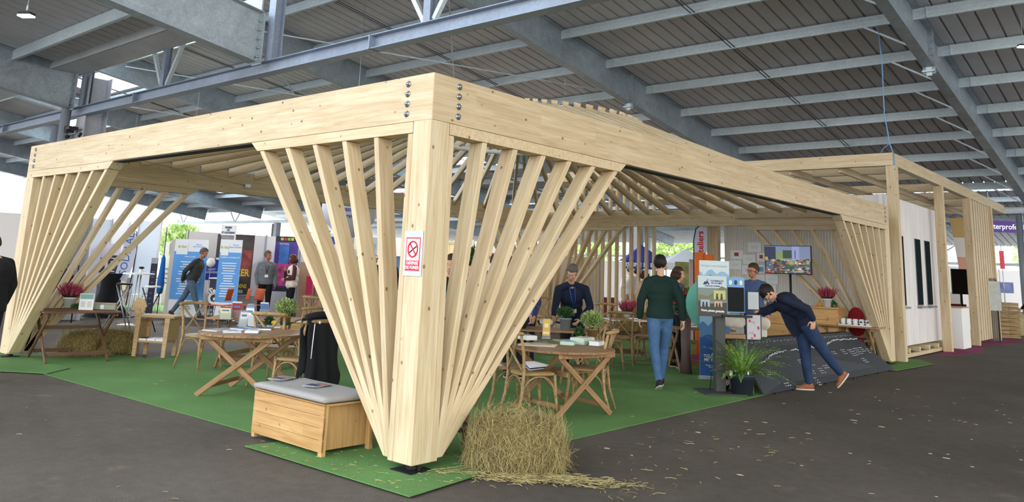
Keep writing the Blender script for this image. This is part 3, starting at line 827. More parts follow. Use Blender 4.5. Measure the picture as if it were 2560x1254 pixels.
fold_table((c8.x, 11.9, 0), rad(0), 'low wooden side table holding white mugs at the right rear', .6, 1.1, 'rect', .42, .25, ACA, c8.z)

# ---------------------------------------------------------------- bentwood chairs
def make_chair():
    t = thing('bentwood_chair', '', 'chair', (0, 0, 0), 0, 'crossback bentwood chairs')
    m = MB()   # seat ring with woven inset, rounded square
    def rsq(a, b_, n=28):
        o = []
        for k in range(n):
            th = 2*PI*k/n; c, s_ = math.cos(th), math.sin(th)
            o.append((a*math.copysign(abs(c)**.62, c), b_*math.copysign(abs(s_)**.62, s_)*(1+.09*c)))
        return o
    m.prism(rsq(.215, .205), .435, .462); m.prism(rsq(.19, .18), .458, .468)
    m.build('seat', BENT, t, .006)
    for s_ in (-1, 1):
        MB().tube([(.185, s_*.165, .44), (.195, s_*.175, .25), (.225, s_*.19, 0)], [.018, .0175, .013], 10).build('leg', BENT, t)
        MB().tube([(-.29, s_*.2, 0), (-.22, s_*.185, .22), (-.195, s_*.175, .46), (-.21, s_*.185, .66), (-.255, s_*.2, .85)], [.013, .017, .018, .017, .015], 10).build('leg', BENT, t)
    pts = []
    for k in range(13):
        u = -1+2*k/12; pts.append((-.275-.055*(1-u*u)+.03*abs(u)**3, u*.235, .865+.012*(1-u*u)))
    MB().tube(pts, [.017, .022]+[.0235]*9+[.022, .017], 10).build('back_rail', BENT, t)
    for s_ in (-1, 1):
        MB().tube([(-.2, s_*.165, .475), (-.225+.003*s_, s_*.07, .58), (-.255+.004*s_, -s_*.05, .71), (-.29, -s_*.165, .85)], .0125, 8).build('cross_brace', BENT, t)
    def arch(p, q, inn):
        p = Vector(p); q = Vector(q); o = []
        for k in range(11):
            th = PI*k/10; u = (1-math.cos(th))/2
            b_ = p+(q-p)*u; b_.z = .25+.175*math.sin(th); o.append(b_)
        return MB().tube(o, .010, 8)
    for (p, q) in (((.19, -.17), (.19, .17)), ((-.205, -.175), (-.205, .175)), ((-.2, -.175), (.185, -.165)), ((-.2, .175), (.185, .165))):
        arch((p[0], p[1], 0), (q[0], q[1], 0), 0).build('arch_brace', BENT, t)
    return t
CH0 = make_chair(); first = [True]
def chair(px, py, ang, label, z=.46, loc=None):
    p = gp(px, py, z) if loc is None else Vector(loc)
    c = CH0 if first[0] else copy_tree(CH0)
    first[0] = False
    c.location = (p.x, p.y, .012); c.rotation_euler = (0, 0, rad(ang)); c['label'] = label
    return c
chair(506, 838, 8, 'bentwood chair standing alone at the left end of the left round table')
chair(690, 868, 120, 'bentwood chair tucked behind the left round table, its back to the bench')
chair(742, 842, 195, 'bentwood chair beside the low crate bench with white cushion')
JC = chair(748, 896, 190, 'bentwood chair with a black jacket hung over its back')
chair(1330, 930, 68, 'bentwood chair with papers on its seat, front left of the right round table')
chair(1268, 915, 60, 'bentwood chair half hidden behind the slats of the front post')
chair(1470, 920, 205, 'bentwood chair pushed under the right side of the right round table')
chair(1456, 880, 250, 'bentwood chair behind the potted shrub on the right round table')
chair(1556, 842, 118, 'bentwood chair with its open back to us in front of the heather table')
chair(1510, 812, 300, 'bentwood chair behind the heather table, against the slatted screen')
chair(1516, 850, 60, 'bentwood chair left of the heather table, turned sideways')
chair(1618, 838, 200, 'bentwood chair right of the heather table, beside the walking man')
chair(1308, 822, 20, 'bentwood chair far behind the front post slats')
chair(1366, 790, 330, 'bentwood chair at the leaning man\'s right hand')
chair(1340, 815, 60, 'bentwood chair in front of the biscuit tray')
chair(800, 800, 100, 'bentwood chair behind the black jacket, close to the post slats')

# ---------------------------------------------------------------- paper things
PAP = {k: plain('paper_'+k, lin(*c), .6) for k, c in dict(white=(232, 234, 238), cream=(228, 214, 176), blue=(96, 130, 180), teal=(120, 170, 164), grey=(150, 152, 158), red=(170, 62, 74), gold=(212, 172, 84), mint=(196, 216, 204), navy=(44, 52, 84)).items()}
def stack(loc, rz, label, size=(.21, .3), h=.03, side='white', top='cream', name='leaflet_stack', cat='leaflets', n=1):
    t = thing(name, label, cat, loc, rz)
    m = MB(); rnd = random.Random(int(loc[0]*1000) & 999); k = max(2, int(h/.006))
    for i in range(k): m.box((rnd.uniform(-.004, .004), rnd.uniform(-.004, .004), h*(i+.5)/k), (size[0], size[1], h/k*.96))
    m.build('pages', PAP[side], t)
    MB().box((0, 0, h+.001), (size[0], size[1], .002)).box((size[0]*.05, size[1]*.2, h+.0022), (size[0]*.6, size[1]*.25, .0006), 1).build('cover', [PAP[top], PAP['blue' if top != 'blue' else 'white']], t)
    return t
def tpt(T, dx, dy, z=.70): return (T[0]+dx*CR.x/math.hypot(CR.x, CR.y)-dy*CR.y/math.hypot(CR.x, CR.y), T[1]+dx*CR.y/math.hypot(CR.x, CR.y)+dy*CR.x/math.hypot(CR.x, CR.y), z+.001)
def onT(px, py, z=.701): return tuple(gp(px, py, z))
L_ = 'on the left round table'
for (px, py, a, lb, s_, h, sd, tp) in [
    (545, 825, 20, 'thin pale magazine lying at the left end of the left round table', (.21, .29), .008, 'white', 'grey'),
    (580, 829, 60, 'folded white leaflet at the front left of the left round table', (.2, .28), .006, 'white', 'white'),
    (612, 822, 15, 'small spread of grey brochures below the brochure stand', (.21, .28), .012, 'white', 'blue'),
    (632, 830, 50, 'low white brochure stack nearest the front edge of the left round table', (.15, .24), .022, 'white', 'white'),
    (662, 823, 55, 'dark edged brochure stack right of the white one on the left round table', (.15, .24), .02, 'white', 'navy'),
    (684, 817, 60, 'flat brochure pile beside the small squash', (.15, .24), .015, 'white', 'grey')]:
    stack(onT(px, py), rad(a), lb, s_, h, sd, tp)
for (px, py, a, lb, s_, h, sd, tp) in [
    (1420, 860, 30, 'short stack of pale green leaflets on the right round table', (.16, .24), .035, 'mint', 'mint'),
    (1456, 858, 10, 'tall stack of cream leaflets on the right round table', (.18, .3), .07, 'mint', 'cream'),
    (1492, 862, 15, 'white paper block at the right rim of the right round table', (.12, .2), .045, 'white', 'cream'),
    (1345, 862, 30, 'crumpled brown paper sheet on the right round table', (.42, .3), .004, 'cream', 'cream'),
    (1418, 850, 70, 'grey flyer lying behind the leaflet stacks', (.3, .2), .004, 'white', 'grey'),
    (1318, 848, 70, 'white leaflet block half hidden by the post slats', (.15, .22), .05, 'white', 'white')]:
    stack(onT(px, py), rad(a), lb, s_, h, sd, tp)
stack(onT(1365, 808), rad(40), 'white booklets under the leaning man\'s hand', (.2, .3), .05, 'white', 'white')
stack(onT(1403, 808), rad(60), 'dark notebook beside the grey plant pot', (.15, .2), .03, 'navy', 'navy')
for k, (px, py) in enumerate([(1518, 797), (1533, 801), (1588, 797), (1600, 803)]):
    stack(onT(px, py), rad(30+40*k), ['white leaflets left of the heather pot on the rear table', 'grey leaflets in front of the heather pot on the rear table', 'blue flyers right of the rear heather pot', 'white flyers at the right end of the rear heather table'][k], (.15, .21), .02, 'white', ['white', 'grey', 'blue', 'white'][k])
for k, (px, py) in enumerate([(1712, 812), (1728, 816), (1745, 812)]):
    stack(onT(px, py), rad(40*k), ['white flyers at the left end of the table behind the mountain banner', 'grey flyers mid table behind the mountain banner', 'cream flyers beside the mountain banner edge'][k], (.15, .21), .02, 'white', ['white', 'grey', 'cream'][k])
# clear leaflet holders
ACR = NB('clear_acrylic'); ACR.b.inputs['Transmission Weight'].default_value = .85; ACR.b.inputs['IOR'].default_value = 1.2
ACRM = ACR.out((.9, .94, .97), .08)
def holder(loc, rz, label, cards=('white', 'grey'), w_=.11, h=.22, tilt=.28):
    t = thing('leaflet_stand', label, 'leaflet stand', loc, rz)
    M = Matrix.Rotation(tilt, 4, 'X')
    MB().box((0, .05, .004), (w_, .12, .008)).build('base', ACRM, t)
    MB().box((0, .02, h/2), (w_, .004, h), 0, 0, M).box((0, -.025, h*.28), (w_, .003, h*.5), 0, 0, M).box((-w_/2, 0, h*.25), (.003, .045, h*.5), 0, 0, M).box((w_/2, 0, h*.25), (.003, .045, h*.5), 0, 0, M).build('pocket', ACRM, t)
    for k, c in enumerate(cards):
        MB().box((0, .008-.014*k, h*.5-.01*k), (w_*.9, .008, h*(1.0-.05*k)), 0, 0, M).box((0, .0035-.014*k, h*.72), (w_*.6, .001, h*.12), 1, 0, M).build('leaflet', [PAP[c], PAP['blue']], t)
    return t
fa = math.degrees(YAW)*-1
holder(onT(606, 815), rad(70), 'clear stand leaning left with grey leaflets on the left round table', ('grey', 'white'), .1, .2)
holder(onT(632, 812), rad(20), 'clear two-tier stand with blue-grey leaflets on the left round table', ('blue', 'grey', 'white'), .13, .26)
holder(onT(614, 805), rad(110), 'clear brochure stand turned sideways behind the two-tier stand', ('white', 'grey'), .12, .25)
holder(onT(564, 796), rad(45), 'brochure stand with orange-brown leaflets on the long table behind', ('red', 'cream'), .16, .17)
holder(onT(590, 795), rad(55), 'tall clear stand with reddish cards on the long table behind', ('white', 'red'), .14, .24)
holder(onT(662, 788), rad(30), 'clear stand with pale cards at the right of the long table', ('white', 'blue'), .14, .2)
g_ = thing('card_display', 'tall slanted gold card display on the right round table', 'card display', onT(1365, 846), rad(28))
Mt = Matrix.Rotation(-.12, 4, 'X')
MB().box((0, 0, .12), (.1, .012, .25), 0, 0, Mt).box((0, .04, .005), (.1, .1, .008)).build('frame', ACRM, g_)
MB().box((0, -.008, .135), (.09, .003, .2), 0, 0, Mt).build('card', PAP['gold'], g_)
MB().box((0, -.0105, .16), (.05, .001, .05), 0, 0, Mt).box((0, -.0105, .07), (.08, .001, .03), 0, 0, Mt).build('card_print', PAP['cream'], g_)
# plants on tables
BASK = wood('brown_basket', lin(150, 112, 78), lin(112, 80, 54), 0)
shrub(onT(712, 812), 'pale green leafy shrub in a brown basket pot on the left round table', .145, .2, BASK, .07, .12, LEAF, 3, 1100, .03, plain('green_wrap', lin(30, 66, 48), .5))
shrub(onT(1480, 842), 'pale green leafy shrub in a brown basket pot on the right round table', .15, .21, BASK, .072, .11, LEAF, 4, 1200, .03)
shrub(onT(1413, 824), 'dark green potted plant in a grey cylinder pot on the leaning man\'s table', .13, .14, plain('grey_pot', lin(126, 134, 138), .6), .085, .17, LEAFD, 5, 900, .03)
sq = thing('squash', 'small yellow and green squash at the foot of the shrub on the left round table', 'squash', onT(686, 812))
m = MB(); m.lathe([(0, .0), (.025, .002), (.042, .02), (.045, .035), (.03, .055), (.006, .06)], seg=16); m.build('fruit', plain('squash_yellow', lin(214, 176, 40), .4), sq)
MB().tube([(0, 0, .058), (.004, 0, .075)], .005, 6).build('stalk', HSTEM, sq)
lf = thing('green_sprig', 'tuft of dark green leaves beside the squash', 'plant', onT(672, 811)); m = MB(); leaves(m, (0, 0, .05), (.05, .05, .05), 260, .03, random.Random(3)); m.build('foliage', LEAFD, lf)
lf = thing('green_sprig', 'dark green moss tuft behind the gold card display', 'plant', onT(1447, 840)); m = MB(); leaves(m, (0, 0, .06), (.06, .06, .06), 300, .03, random.Random(4)); m.build('foliage', LEAFD, lf)
# left table: heather, moss, framed notice, box
hz = .711
heather(onT(172, 768, hz), 'purple heather in a square white pot on the left table', h=.19, pr=.085, ph=.15, seed=2)
lf = thing('moss_tuft', 'dark green moss tuft beside the heather on the left table', 'plant', onT(190, 771, hz)); m = MB(); leaves(m, (0, 0, .03), (.07, .06, .035), 260, .025, random.Random(9)); m.build('foliage', LEAFD, lf)
fr = thing('framed_notice', 'upright framed notice with green header on the left table', 'notice', onT(214, 774, hz), rad(48))
MB().box((0, 0, .115), (.2, .012, .235)).build('frame', WHT, fr, .002)
MB().box((0, -.0075, .19), (.18, .002, .07)).build('header', PAP['teal'], fr)
m = MB()
for k in range(8):
    for s_ in (-1, 1): m.box((s_*.045, -.0075, .045+.0105*k), (.06+.01*((k*7) % 3-1), .001, .004))
m.box((0, -.009, .2), (.11, .001, .008)).build('text_lines', PAP['grey'], fr)
MB().box((0, .04, .05), (.05, .08, .004), 0, 0, Matrix.Rotation(0, 4, 'X')).build('strut', WHT, fr)
bx = thing('glass_box', 'low clear box of cards with a wooden lid on the left table', 'box', onT(262, 773, hz), rad(50))
MB().b2((-.16, -.06, 0), (.16, .06, .08)).build('body', plain('smoky_box', lin(150, 160, 150), .2), bx, .004)
MB().b2((-.165, -.065, .08), (.165, .065, .095)).build('lid', PLY, bx, .002)
MB().b2((-.05, -.062, .01), (.0, -.0605, .07)).build('tag', WHT, bx)

# sheep-shaped magazine rack
p0 = gp(368, 892); rk = thing('sheep_magazine_rack', 'light plywood magazine rack shaped like a sheep beside the left table', 'rack', (p0.x, p0.y+.1, .012), rad(33))
for sx_ in (-1, 1):
    for sy_ in (-1, 1):
        MB().prism([(0, 0), (.06, 0), (.08, .6), (-.0, .6)], -.012, .012, 0, Matrix.Translation((sx_*.27 if sx_ < 0 else .21, sy_*.15, 0)) @ Matrix.Rotation(PI/2, 4, 'X')).build('leg', PLY, rk)
MB().b2((-.3, -.17, .58), (.36, .17, .62)).build('top', PLY, rk, .01)
MB().b2((-.25, -.15, .21), (.25, .15, .235)).build('shelf', PLY, rk)
for a, b_ in ((-.27, -.25), (.26, .28)): MB().b2((a, -.14, .25), (b_, .14, .55)).build('end_panel', PLY, rk)
poly = [(.105*(1+.13*math.cos(7*a))*math.cos(a), .115*(1+.13*math.cos(7*a))*math.sin(a)) for a in [2*PI*k/70 for k in range(70)]]
MB().prism(poly, -.012, .012, 0, Matrix.Translation((-.34, 0, .74)) @ Matrix.Rotation(rad(12), 4, 'Z') @ Matrix.Rotation(PI/2, 4, 'X')).build('head', PLY, rk)
MB().prism([(-.05, 0), (.06, .0), (.03, .2), (-.05, .2)], -.012, .012, 0, Matrix.Translation((-.33, 0, .5)) @ Matrix.Rotation(PI/2, 4, 'X')).build('neck', PLY, rk)
MB().tube([(-.3, -.16, .52), (-.27, -.17, .48)], .012, 6).build('wooden_pegs', PLY, rk)
Mr = Matrix.Translation((p0.x, p0.y+.1, .012)) @ Matrix.Rotation(rad(33), 4, 'Z')
for k, x in enumerate((-.15, 0, .14)):
    q = Mr @ Vector((x, 0, .236)); stack(tuple(q), rad(33), ['left stack of booklets on the sheep rack shelf', 'middle stack of booklets on the sheep rack shelf', 'right stack of booklets on the sheep rack shelf'][k], (.13, .26), .03, 'white', ['navy', 'white', 'white'][k], 'booklets')

# ---------------------------------------------------------------- hay
HAYC = leaf_mat('hay_straw', lin(108, 96, 60), lin(192, 176, 122))
HAYD = plain('hay_core', lin(112, 96, 58), .95, var=.45, sc=45, bump=.8)
def hay_bale(loc, rz, dims, label, n=2600, th=.0022, seed=5, dark=False, loose=True):
    t = thing('hay_bale', label, 'hay bale', loc, rz); rnd = random.Random(seed)
    X, Y, Z = dims; m = MB()
    nx, ny = 26, 14
    def sup(a, b_):   # superellipsoid
        ca, sa, cb, sb = math.cos(a), math.sin(a), math.cos(b_), math.sin(b_)
        f = lambda v, e: math.copysign(abs(v)**e, v)
        d = Vector((ca*cb, sa*cb, sb)); k_ = (abs(d.x)**4+abs(d.y)**4+abs(d.z)**4)**-.25
        return Vector((X/2*d.x*k_*(1.04-.08*d.z*k_), Y/2*d.y*k_*(1.06-.1*d.z*k_), Z/2+Z/2*d.z*k_))
    vs = []; fs = []
    for i in range(ny+1):
        for k in range(nx):
            p = sup(2*PI*k/nx, -PI/2+PI*i/ny); p += (p-Vector((0, 0, Z/2))).normalized()*(noise.noise(p*9)*.02+noise.noise(p*3+Vector((seed, 0, 0)))*.03-.012); p.z = max(p.z, .002); vs.append(p)
    for i in range(ny):
        for k in range(nx): fs.append((i*nx+k, i*nx+(k+1) % nx, (i+1)*nx+(k+1) % nx, (i+1)*nx+k))
    m.add(vs, fs); m.build('core', HAYD, t)
    s_ = MB()
    def strand(p, d, L, sag, cv):
        d = d.normalized(); sd = d.cross(Vector((rnd.uniform(-1, 1), rnd.uniform(-1, 1), rnd.uniform(-1, 1)))).normalized()
        up = d.cross(sd); vs = []
        for j in range(4):
            u = j/3; c = p+d*L*u+sd*cv*math.sin(u*PI)+Vector((0, 0, -sag*u*u)); c.z = max(c.z, .003)
            r = th*(1-.5*u)*rnd.uniform(.6, 1.4)
            for a in range(3): vs.append(c+sd*math.cos(2.1*a)*r+up*math.sin(2.1*a)*r)
        s_.add(vs, [(j*3+a, j*3+(a+1) % 3, j*3+3+(a+1) % 3, j*3+3+a) for j in range(3) for a in range(3)])
    for i in range(n):
        a = rnd.uniform(0, 2*PI); b_ = math.asin(rnd.uniform(-.85, 1))
        p = sup(a, b_); nn = (p-Vector((0, 0, Z/2))).normalized()
        side = p.z < Z*.86
        d = Vector((rnd.gauss(0, 1), rnd.gauss(0, 1), rnd.gauss(0, .6)))
        d -= nn*d.dot(nn)
        if side: d = d*(.5 if rnd.random() < .65 else 1.6)+Vector((0, 0, -1.1 if rnd.random() < .8 else 1))
        d = d.normalized()+nn*(rnd.uniform(-.05, .16) if rnd.random() < .93 else .5)
        strand(p+nn*rnd.uniform(-.012, .012), d, rnd.uniform(.05, .2), rnd.uniform(0, .02), rnd.uniform(-.045, .045))
    s_.build('straw', HAYC, t)['kind'] = 'stuff'
    return t
CAR = math.degrees(math.atan2(CR.y, CR.x))
hay_bale((.32, .84, .02), rad(CAR-4), (.70, .56, .35), 'loose round-edged hay bale on the turf right of the front corner post', 8500, .0014, 5)
hay_bale((-8.42, 1.25, .013), rad(84), (1.02, .45, .36), 'dark hay bale under and behind the left table', 2600, .002, 8)
c = gp(1590, 846); hay_bale((c.x-.3, c.y+.4, .013), rad(40), (.95, .5, .62), 'hay bale behind the rear heather table', 900, .003, 9)
# loose straw spread around the front bale and over the asphalt
s_ = MB(); rnd = random.Random(12)
def straw(x, y, L, z=.004):
    a = rnd.uniform(0, PI); c = rnd.uniform(-.25, .25)*L; dx, dy = math.cos(a), math.sin(a); r = .0016
    pts = [(x-dx*L/2, y-dy*L/2, z), (x-dy*c, y+dx*c, z+rnd.uniform(0, .006)), (x+dx*L/2, y+dy*L/2, z)]
    vs = []
    for p in pts: vs += [(p[0]-dy*r, p[1]+dx*r, p[2]), (p[0]+dy*r, p[1]-dx*r, p[2]), (p[0], p[1], p[2]+r*1.6)]
    s_.add(vs, [(j*3+q, j*3+(q+1) % 3, j*3+3+(q+1) % 3, j*3+3+q) for j in range(2) for q in range(3)])
for i in range(900):
    a = rnd.gauss(0, 1); b_ = rnd.gauss(0, 1); straw(.62+a*.26+b_*.1, .62+b_*.14-a*.0+a*.12, rnd.uniform(.05, .16), .022 if False else rnd.uniform(.004, .028))
for i in range(90): straw(rnd.uniform(.25, 1.6), rnd.uniform(.2, 4.0), rnd.uniform(.02, .1))
for i in range(90): straw(rnd.uniform(-1.6, .35), rnd.uniform(-.38, .2), rnd.uniform(.02, .07), .022)
for i in range(70): straw(rnd.uniform(-6, -.1), rnd.uniform(.2, 6), rnd.uniform(.015, .05), .014)
for i in range(50): straw(rnd.uniform(-5, 3.2), rnd.uniform(-3.5, -.5), rnd.uniform(.02, .06))
for i in range(70): straw(rnd.uniform(.3, 4.5), rnd.uniform(1, 9), rnd.uniform(.02, .07))
tag(s_.build('loose_straw', HAYC), 'loose straw scattered over the turf and asphalt around the front hay bale', 'straw', kind='stuff')
fk = MB()
for i in range(70):
    x, y = rnd.uniform(.4, 4.5), rnd.uniform(-1, 9); r = rnd.uniform(.008, .03); n = 7
    fk.prism([(x+r*math.cos(2*PI*k/n)*rnd.uniform(.5, 1.6), y+r*math.sin(2*PI*k/n)*rnd.uniform(.4, 1)) for k in range(n)], .0005, .003)
tag(fk.build('litter', plain('pale_chaff', lin(196, 186, 160), .9)), 'pale chaff and crumbs scattered on the asphalt at the right', 'litter', kind='stuff')

# ---------------------------------------------------------------- front bench
q0, q1, q2 = gp(626, 1094), gp(795, 1148), gp(905, 1128)
bd = (q1-q0).normalized(); ba = math.atan2(bd.y, bd.x); BL = 1.04; BWd = .52
bc = q0+bd*BL/2+Vector((-bd.y, bd.x, 0))*BWd/2
bn = thing('storage_bench', 'honey pine chest bench with grey seat cushion at the left of the front post', 'bench', (bc.x, bc.y, .015), ba)
fp = OAK
m = MB()
for k in range(4): m.b2((-.52, -.26, .035+.0915*k), (.52, -.238, .035+.0915*(k+1)-.0025))
m.build('front_board', fp, bn, .002)
MB().b2((-.52, .238, .035), (.52, .26, .40)).build('back_board', fp, bn, .003)
for s_ in (-1, 1): 
    o = MB().b2((0, -.235, .0), (.365, .235, .02)).build('end_board', OAK, bn, .003, M=Matrix.Translation((s_*.47-.01, 0, .035)) @ Matrix.Rotation(-PI/2, 4, 'Y'))
MB().b2((-.52, -.26, .385), (.52, .26, .40)).build('lid', fp, bn)
for sx_ in (-1, 1):
    for sy_ in (-1, 1): MB().b2((0, 0, 0), (.385, .045, .05)).build('leg', OAK, bn, .003, M=Matrix.Translation((sx_*.495-.025+.05, sy_*.236-.022, .0)) @ Matrix.Rotation(-PI/2, 4, 'Y'))
cu = MB(); 
def cushion(name, w_, d_, h_, mat, par, z):
    m = MB(); nx_, ny_ = 26, 14; vs = []; fs = []
    for s_ in (0, 1):
        for i in range(nx_+1):
            for j in range(ny_+1):
                u, v = i/nx_*2-1, j/ny_*2-1; e = max(abs(u), abs(v)); edge = (1-max(0, (e-.93)/.07)**2*.5)
                hh = h_/2*edge; vs.append((u*w_/2, v*d_/2, z+h_/2+(hh if s_ else -hh)+ (noise.noise(Vector((u*2, v*2, 3)))*.004 if s_ else 0)))
    N = (nx_+1)*(ny_+1); id_ = lambda s_, i, j: s_*N+i*(ny_+1)+j
    for i in range(nx_):
        for j in range(ny_):
            fs.append((id_(1, i, j), id_(1, i+1, j), id_(1, i+1, j+1), id_(1, i, j+1))); fs.append((id_(0, i, j), id_(0, i, j+1), id_(0, i+1, j+1), id_(0, i+1, j)))
    for i in range(nx_):
        fs.append((id_(0, i, 0), id_(0, i+1, 0), id_(1, i+1, 0), id_(1, i, 0))); fs.append((id_(0, i+1, ny_), id_(0, i, ny_), id_(1, i, ny_), id_(1, i+1, ny_)))
    for j in range(ny_):
        fs.append((id_(0, 0, j+1), id_(0, 0, j), id_(1, 0, j), id_(1, 0, j+1))); fs.append((id_(0, nx_, j), id_(0, nx_, j+1), id_(1, nx_, j+1), id_(1, nx_, j)))
    m.add(vs, fs, 0, None, True); return m.build(name, mat, par)
CUSH = plain('linen_cushion', lin(158, 154, 152), .9, var=.05, sc=60, bump=.3)
co_ = cushion('seat_cushion', 1.06, .54, .055, CUSH, None, 0); co_.location = (bc.x, bc.y, .4165); co_.rotation_euler = (0, 0, ba); tag(co_, 'grey linen cushion lying on the front pine bench', 'cushion')
MAG = [PAP['grey'], PAP['red'], PAP['navy']]
def magazines(px, py, a, label, z=.474):
    t = thing('magazine_fan', label, 'magazines', tuple(gp(px, py, z)), rad(a))
    for k in range(3):
        m = MB(); M = Matrix.Rotation(rad(-8*k), 4, 'Z') @ Matrix.Translation((.012*k, -.012*k, 0))
        m.box((0, 0, .003+.006*k), (.15, .21, .005), 0, 0, M).box((.01, .05, .0062+.006*k), (.11, .05, .0008), 1, 0, M).box((.0, -.04, .0062+.006*k), (.12, .08, .0008), 2, 0, M)
        m.build('magazine', MAG, t)
magazines(704, 947, 30, 'spread of glossy magazines at the rear left of the front bench cushion')
magazines(792, 964, 25, 'spread of glossy magazines at the front right of the front bench cushion')
# crate bench with white cushion behind
cb = gp(745, 862); ob = thing('crate_bench', 'low honey pine crate bench with a white cushion behind the left round table', 'bench', (cb.x-.1, cb.y+.1, .013), rad(48))
for k in range(3): MB().b2((-.5, -.25, .03+.12*k), (.5, -.23, .145+.12*k)).b2((-.5, .23, .03+.12*k), (.5, .25, .145+.12*k)).build('side_board', OAK, ob, .003)
MB().b2((-.5, -.23, 0), (-.48, .23, .39)).b2((.48, -.23, 0), (.5, .23, .39)).build('end_board', OAK, ob)
o = cushion('seat_cushion', 1.0, .52, .05, WHTF, ob, .39)
# wooden stool behind the front post, half hidden
st = gp(1128, 1100); stl = thing('side_table', 'small brown wooden table half hidden behind the front corner post', 'table', (-.62, .75, .013), rad(20))
MB().b2((-.3, -.25, .42), (.3, .25, .45)).build('tabletop', ACD, stl, .003)
for a in (-1, 1):
    for b_ in (-1, 1): MB().b2((a*.27-.02, b_*.22-.02, 0), (a*.27+.02, b_*.22+.02, .42)).build('leg', ACD, stl)
MB().b2((-.27, -.23, .1), (.27, -.2, .14)).b2((-.27, .2, .1), (.27, .23, .14)).build('stretcher', ACD, stl)
# ---------------------------------------------------------------- people
SKIN = plain('skin', lin(206, 158, 132), .5, var=.04, sc=20)
SKIN2 = plain('skin_tanned', lin(176, 122, 96), .5, var=.04, sc=20)
def fab(name, rgb, var=.12, sc=14): return plain('cloth_'+name, lin(*rgb), .85, var=var, sc=sc, bump=.25)
HAIRM = {k: plain('hair_'+k, lin(*c), .6, var=.25, sc=60) for k, c in dict(black=(30, 24, 22), brown=(62, 42, 30), grey=(92, 86, 82), auburn=(84, 44, 28)).items()}
def axM(c, up, fwd):
    z = Vector(up).normalized(); x = Vector(fwd); x = (x-z*x.dot(z)).normalized(); y = z.cross(x)
    return Matrix(((x.x, y.x, z.x, 0), (x.y, y.y, z.y, 0), (x.z, y.z, z.z, 0), (0, 0, 0, 1)))
def remesh(o, vox, smooth=4):
    r = o.modifiers.new('skin', 'REMESH'); r.mode = 'VOXEL'; r.voxel_size = vox; r.use_smooth_shade = True
    s_ = o.modifiers.new('smooth', 'SMOOTH'); s_.iterations = smooth; s_.factor = .5
    return o
def default_joints(H=1.75):
    s_ = H/1.75
    J = dict(pelvis=(0, 0, .96), waist=(.005, 0, 1.10), chest=(0, 0, 1.30), neck=(-.01, 0, 1.47), head=(.02, 0, 1.635),
             Ls=(-.01, .175, 1.40), Le=(-.05, .235, 1.14), Lw=(.02, .235, .90), Rs=(-.01, -.175, 1.40), Re=(-.05, -.235, 1.14), Rw=(.02, -.235, .90),
             Lh=(0, .09, .93), Lk=(.02, .10, .50), La=(-.02, .105, .08), Rh=(0, -.09, .93), Rk=(.02, -.10, .50), Ra=(-.02, -.105, .08))
    return {k: Vector(v)*s_ for k, v in J.items()}
def limb(m, pts, rs, seg=12):
    for p, r in zip(pts, rs): m.ell(p, r, 12, 8)
    for i in range(len(pts)-1): m.tube([pts[i], pts[i+1]], [rs[i], rs[i+1]], seg)
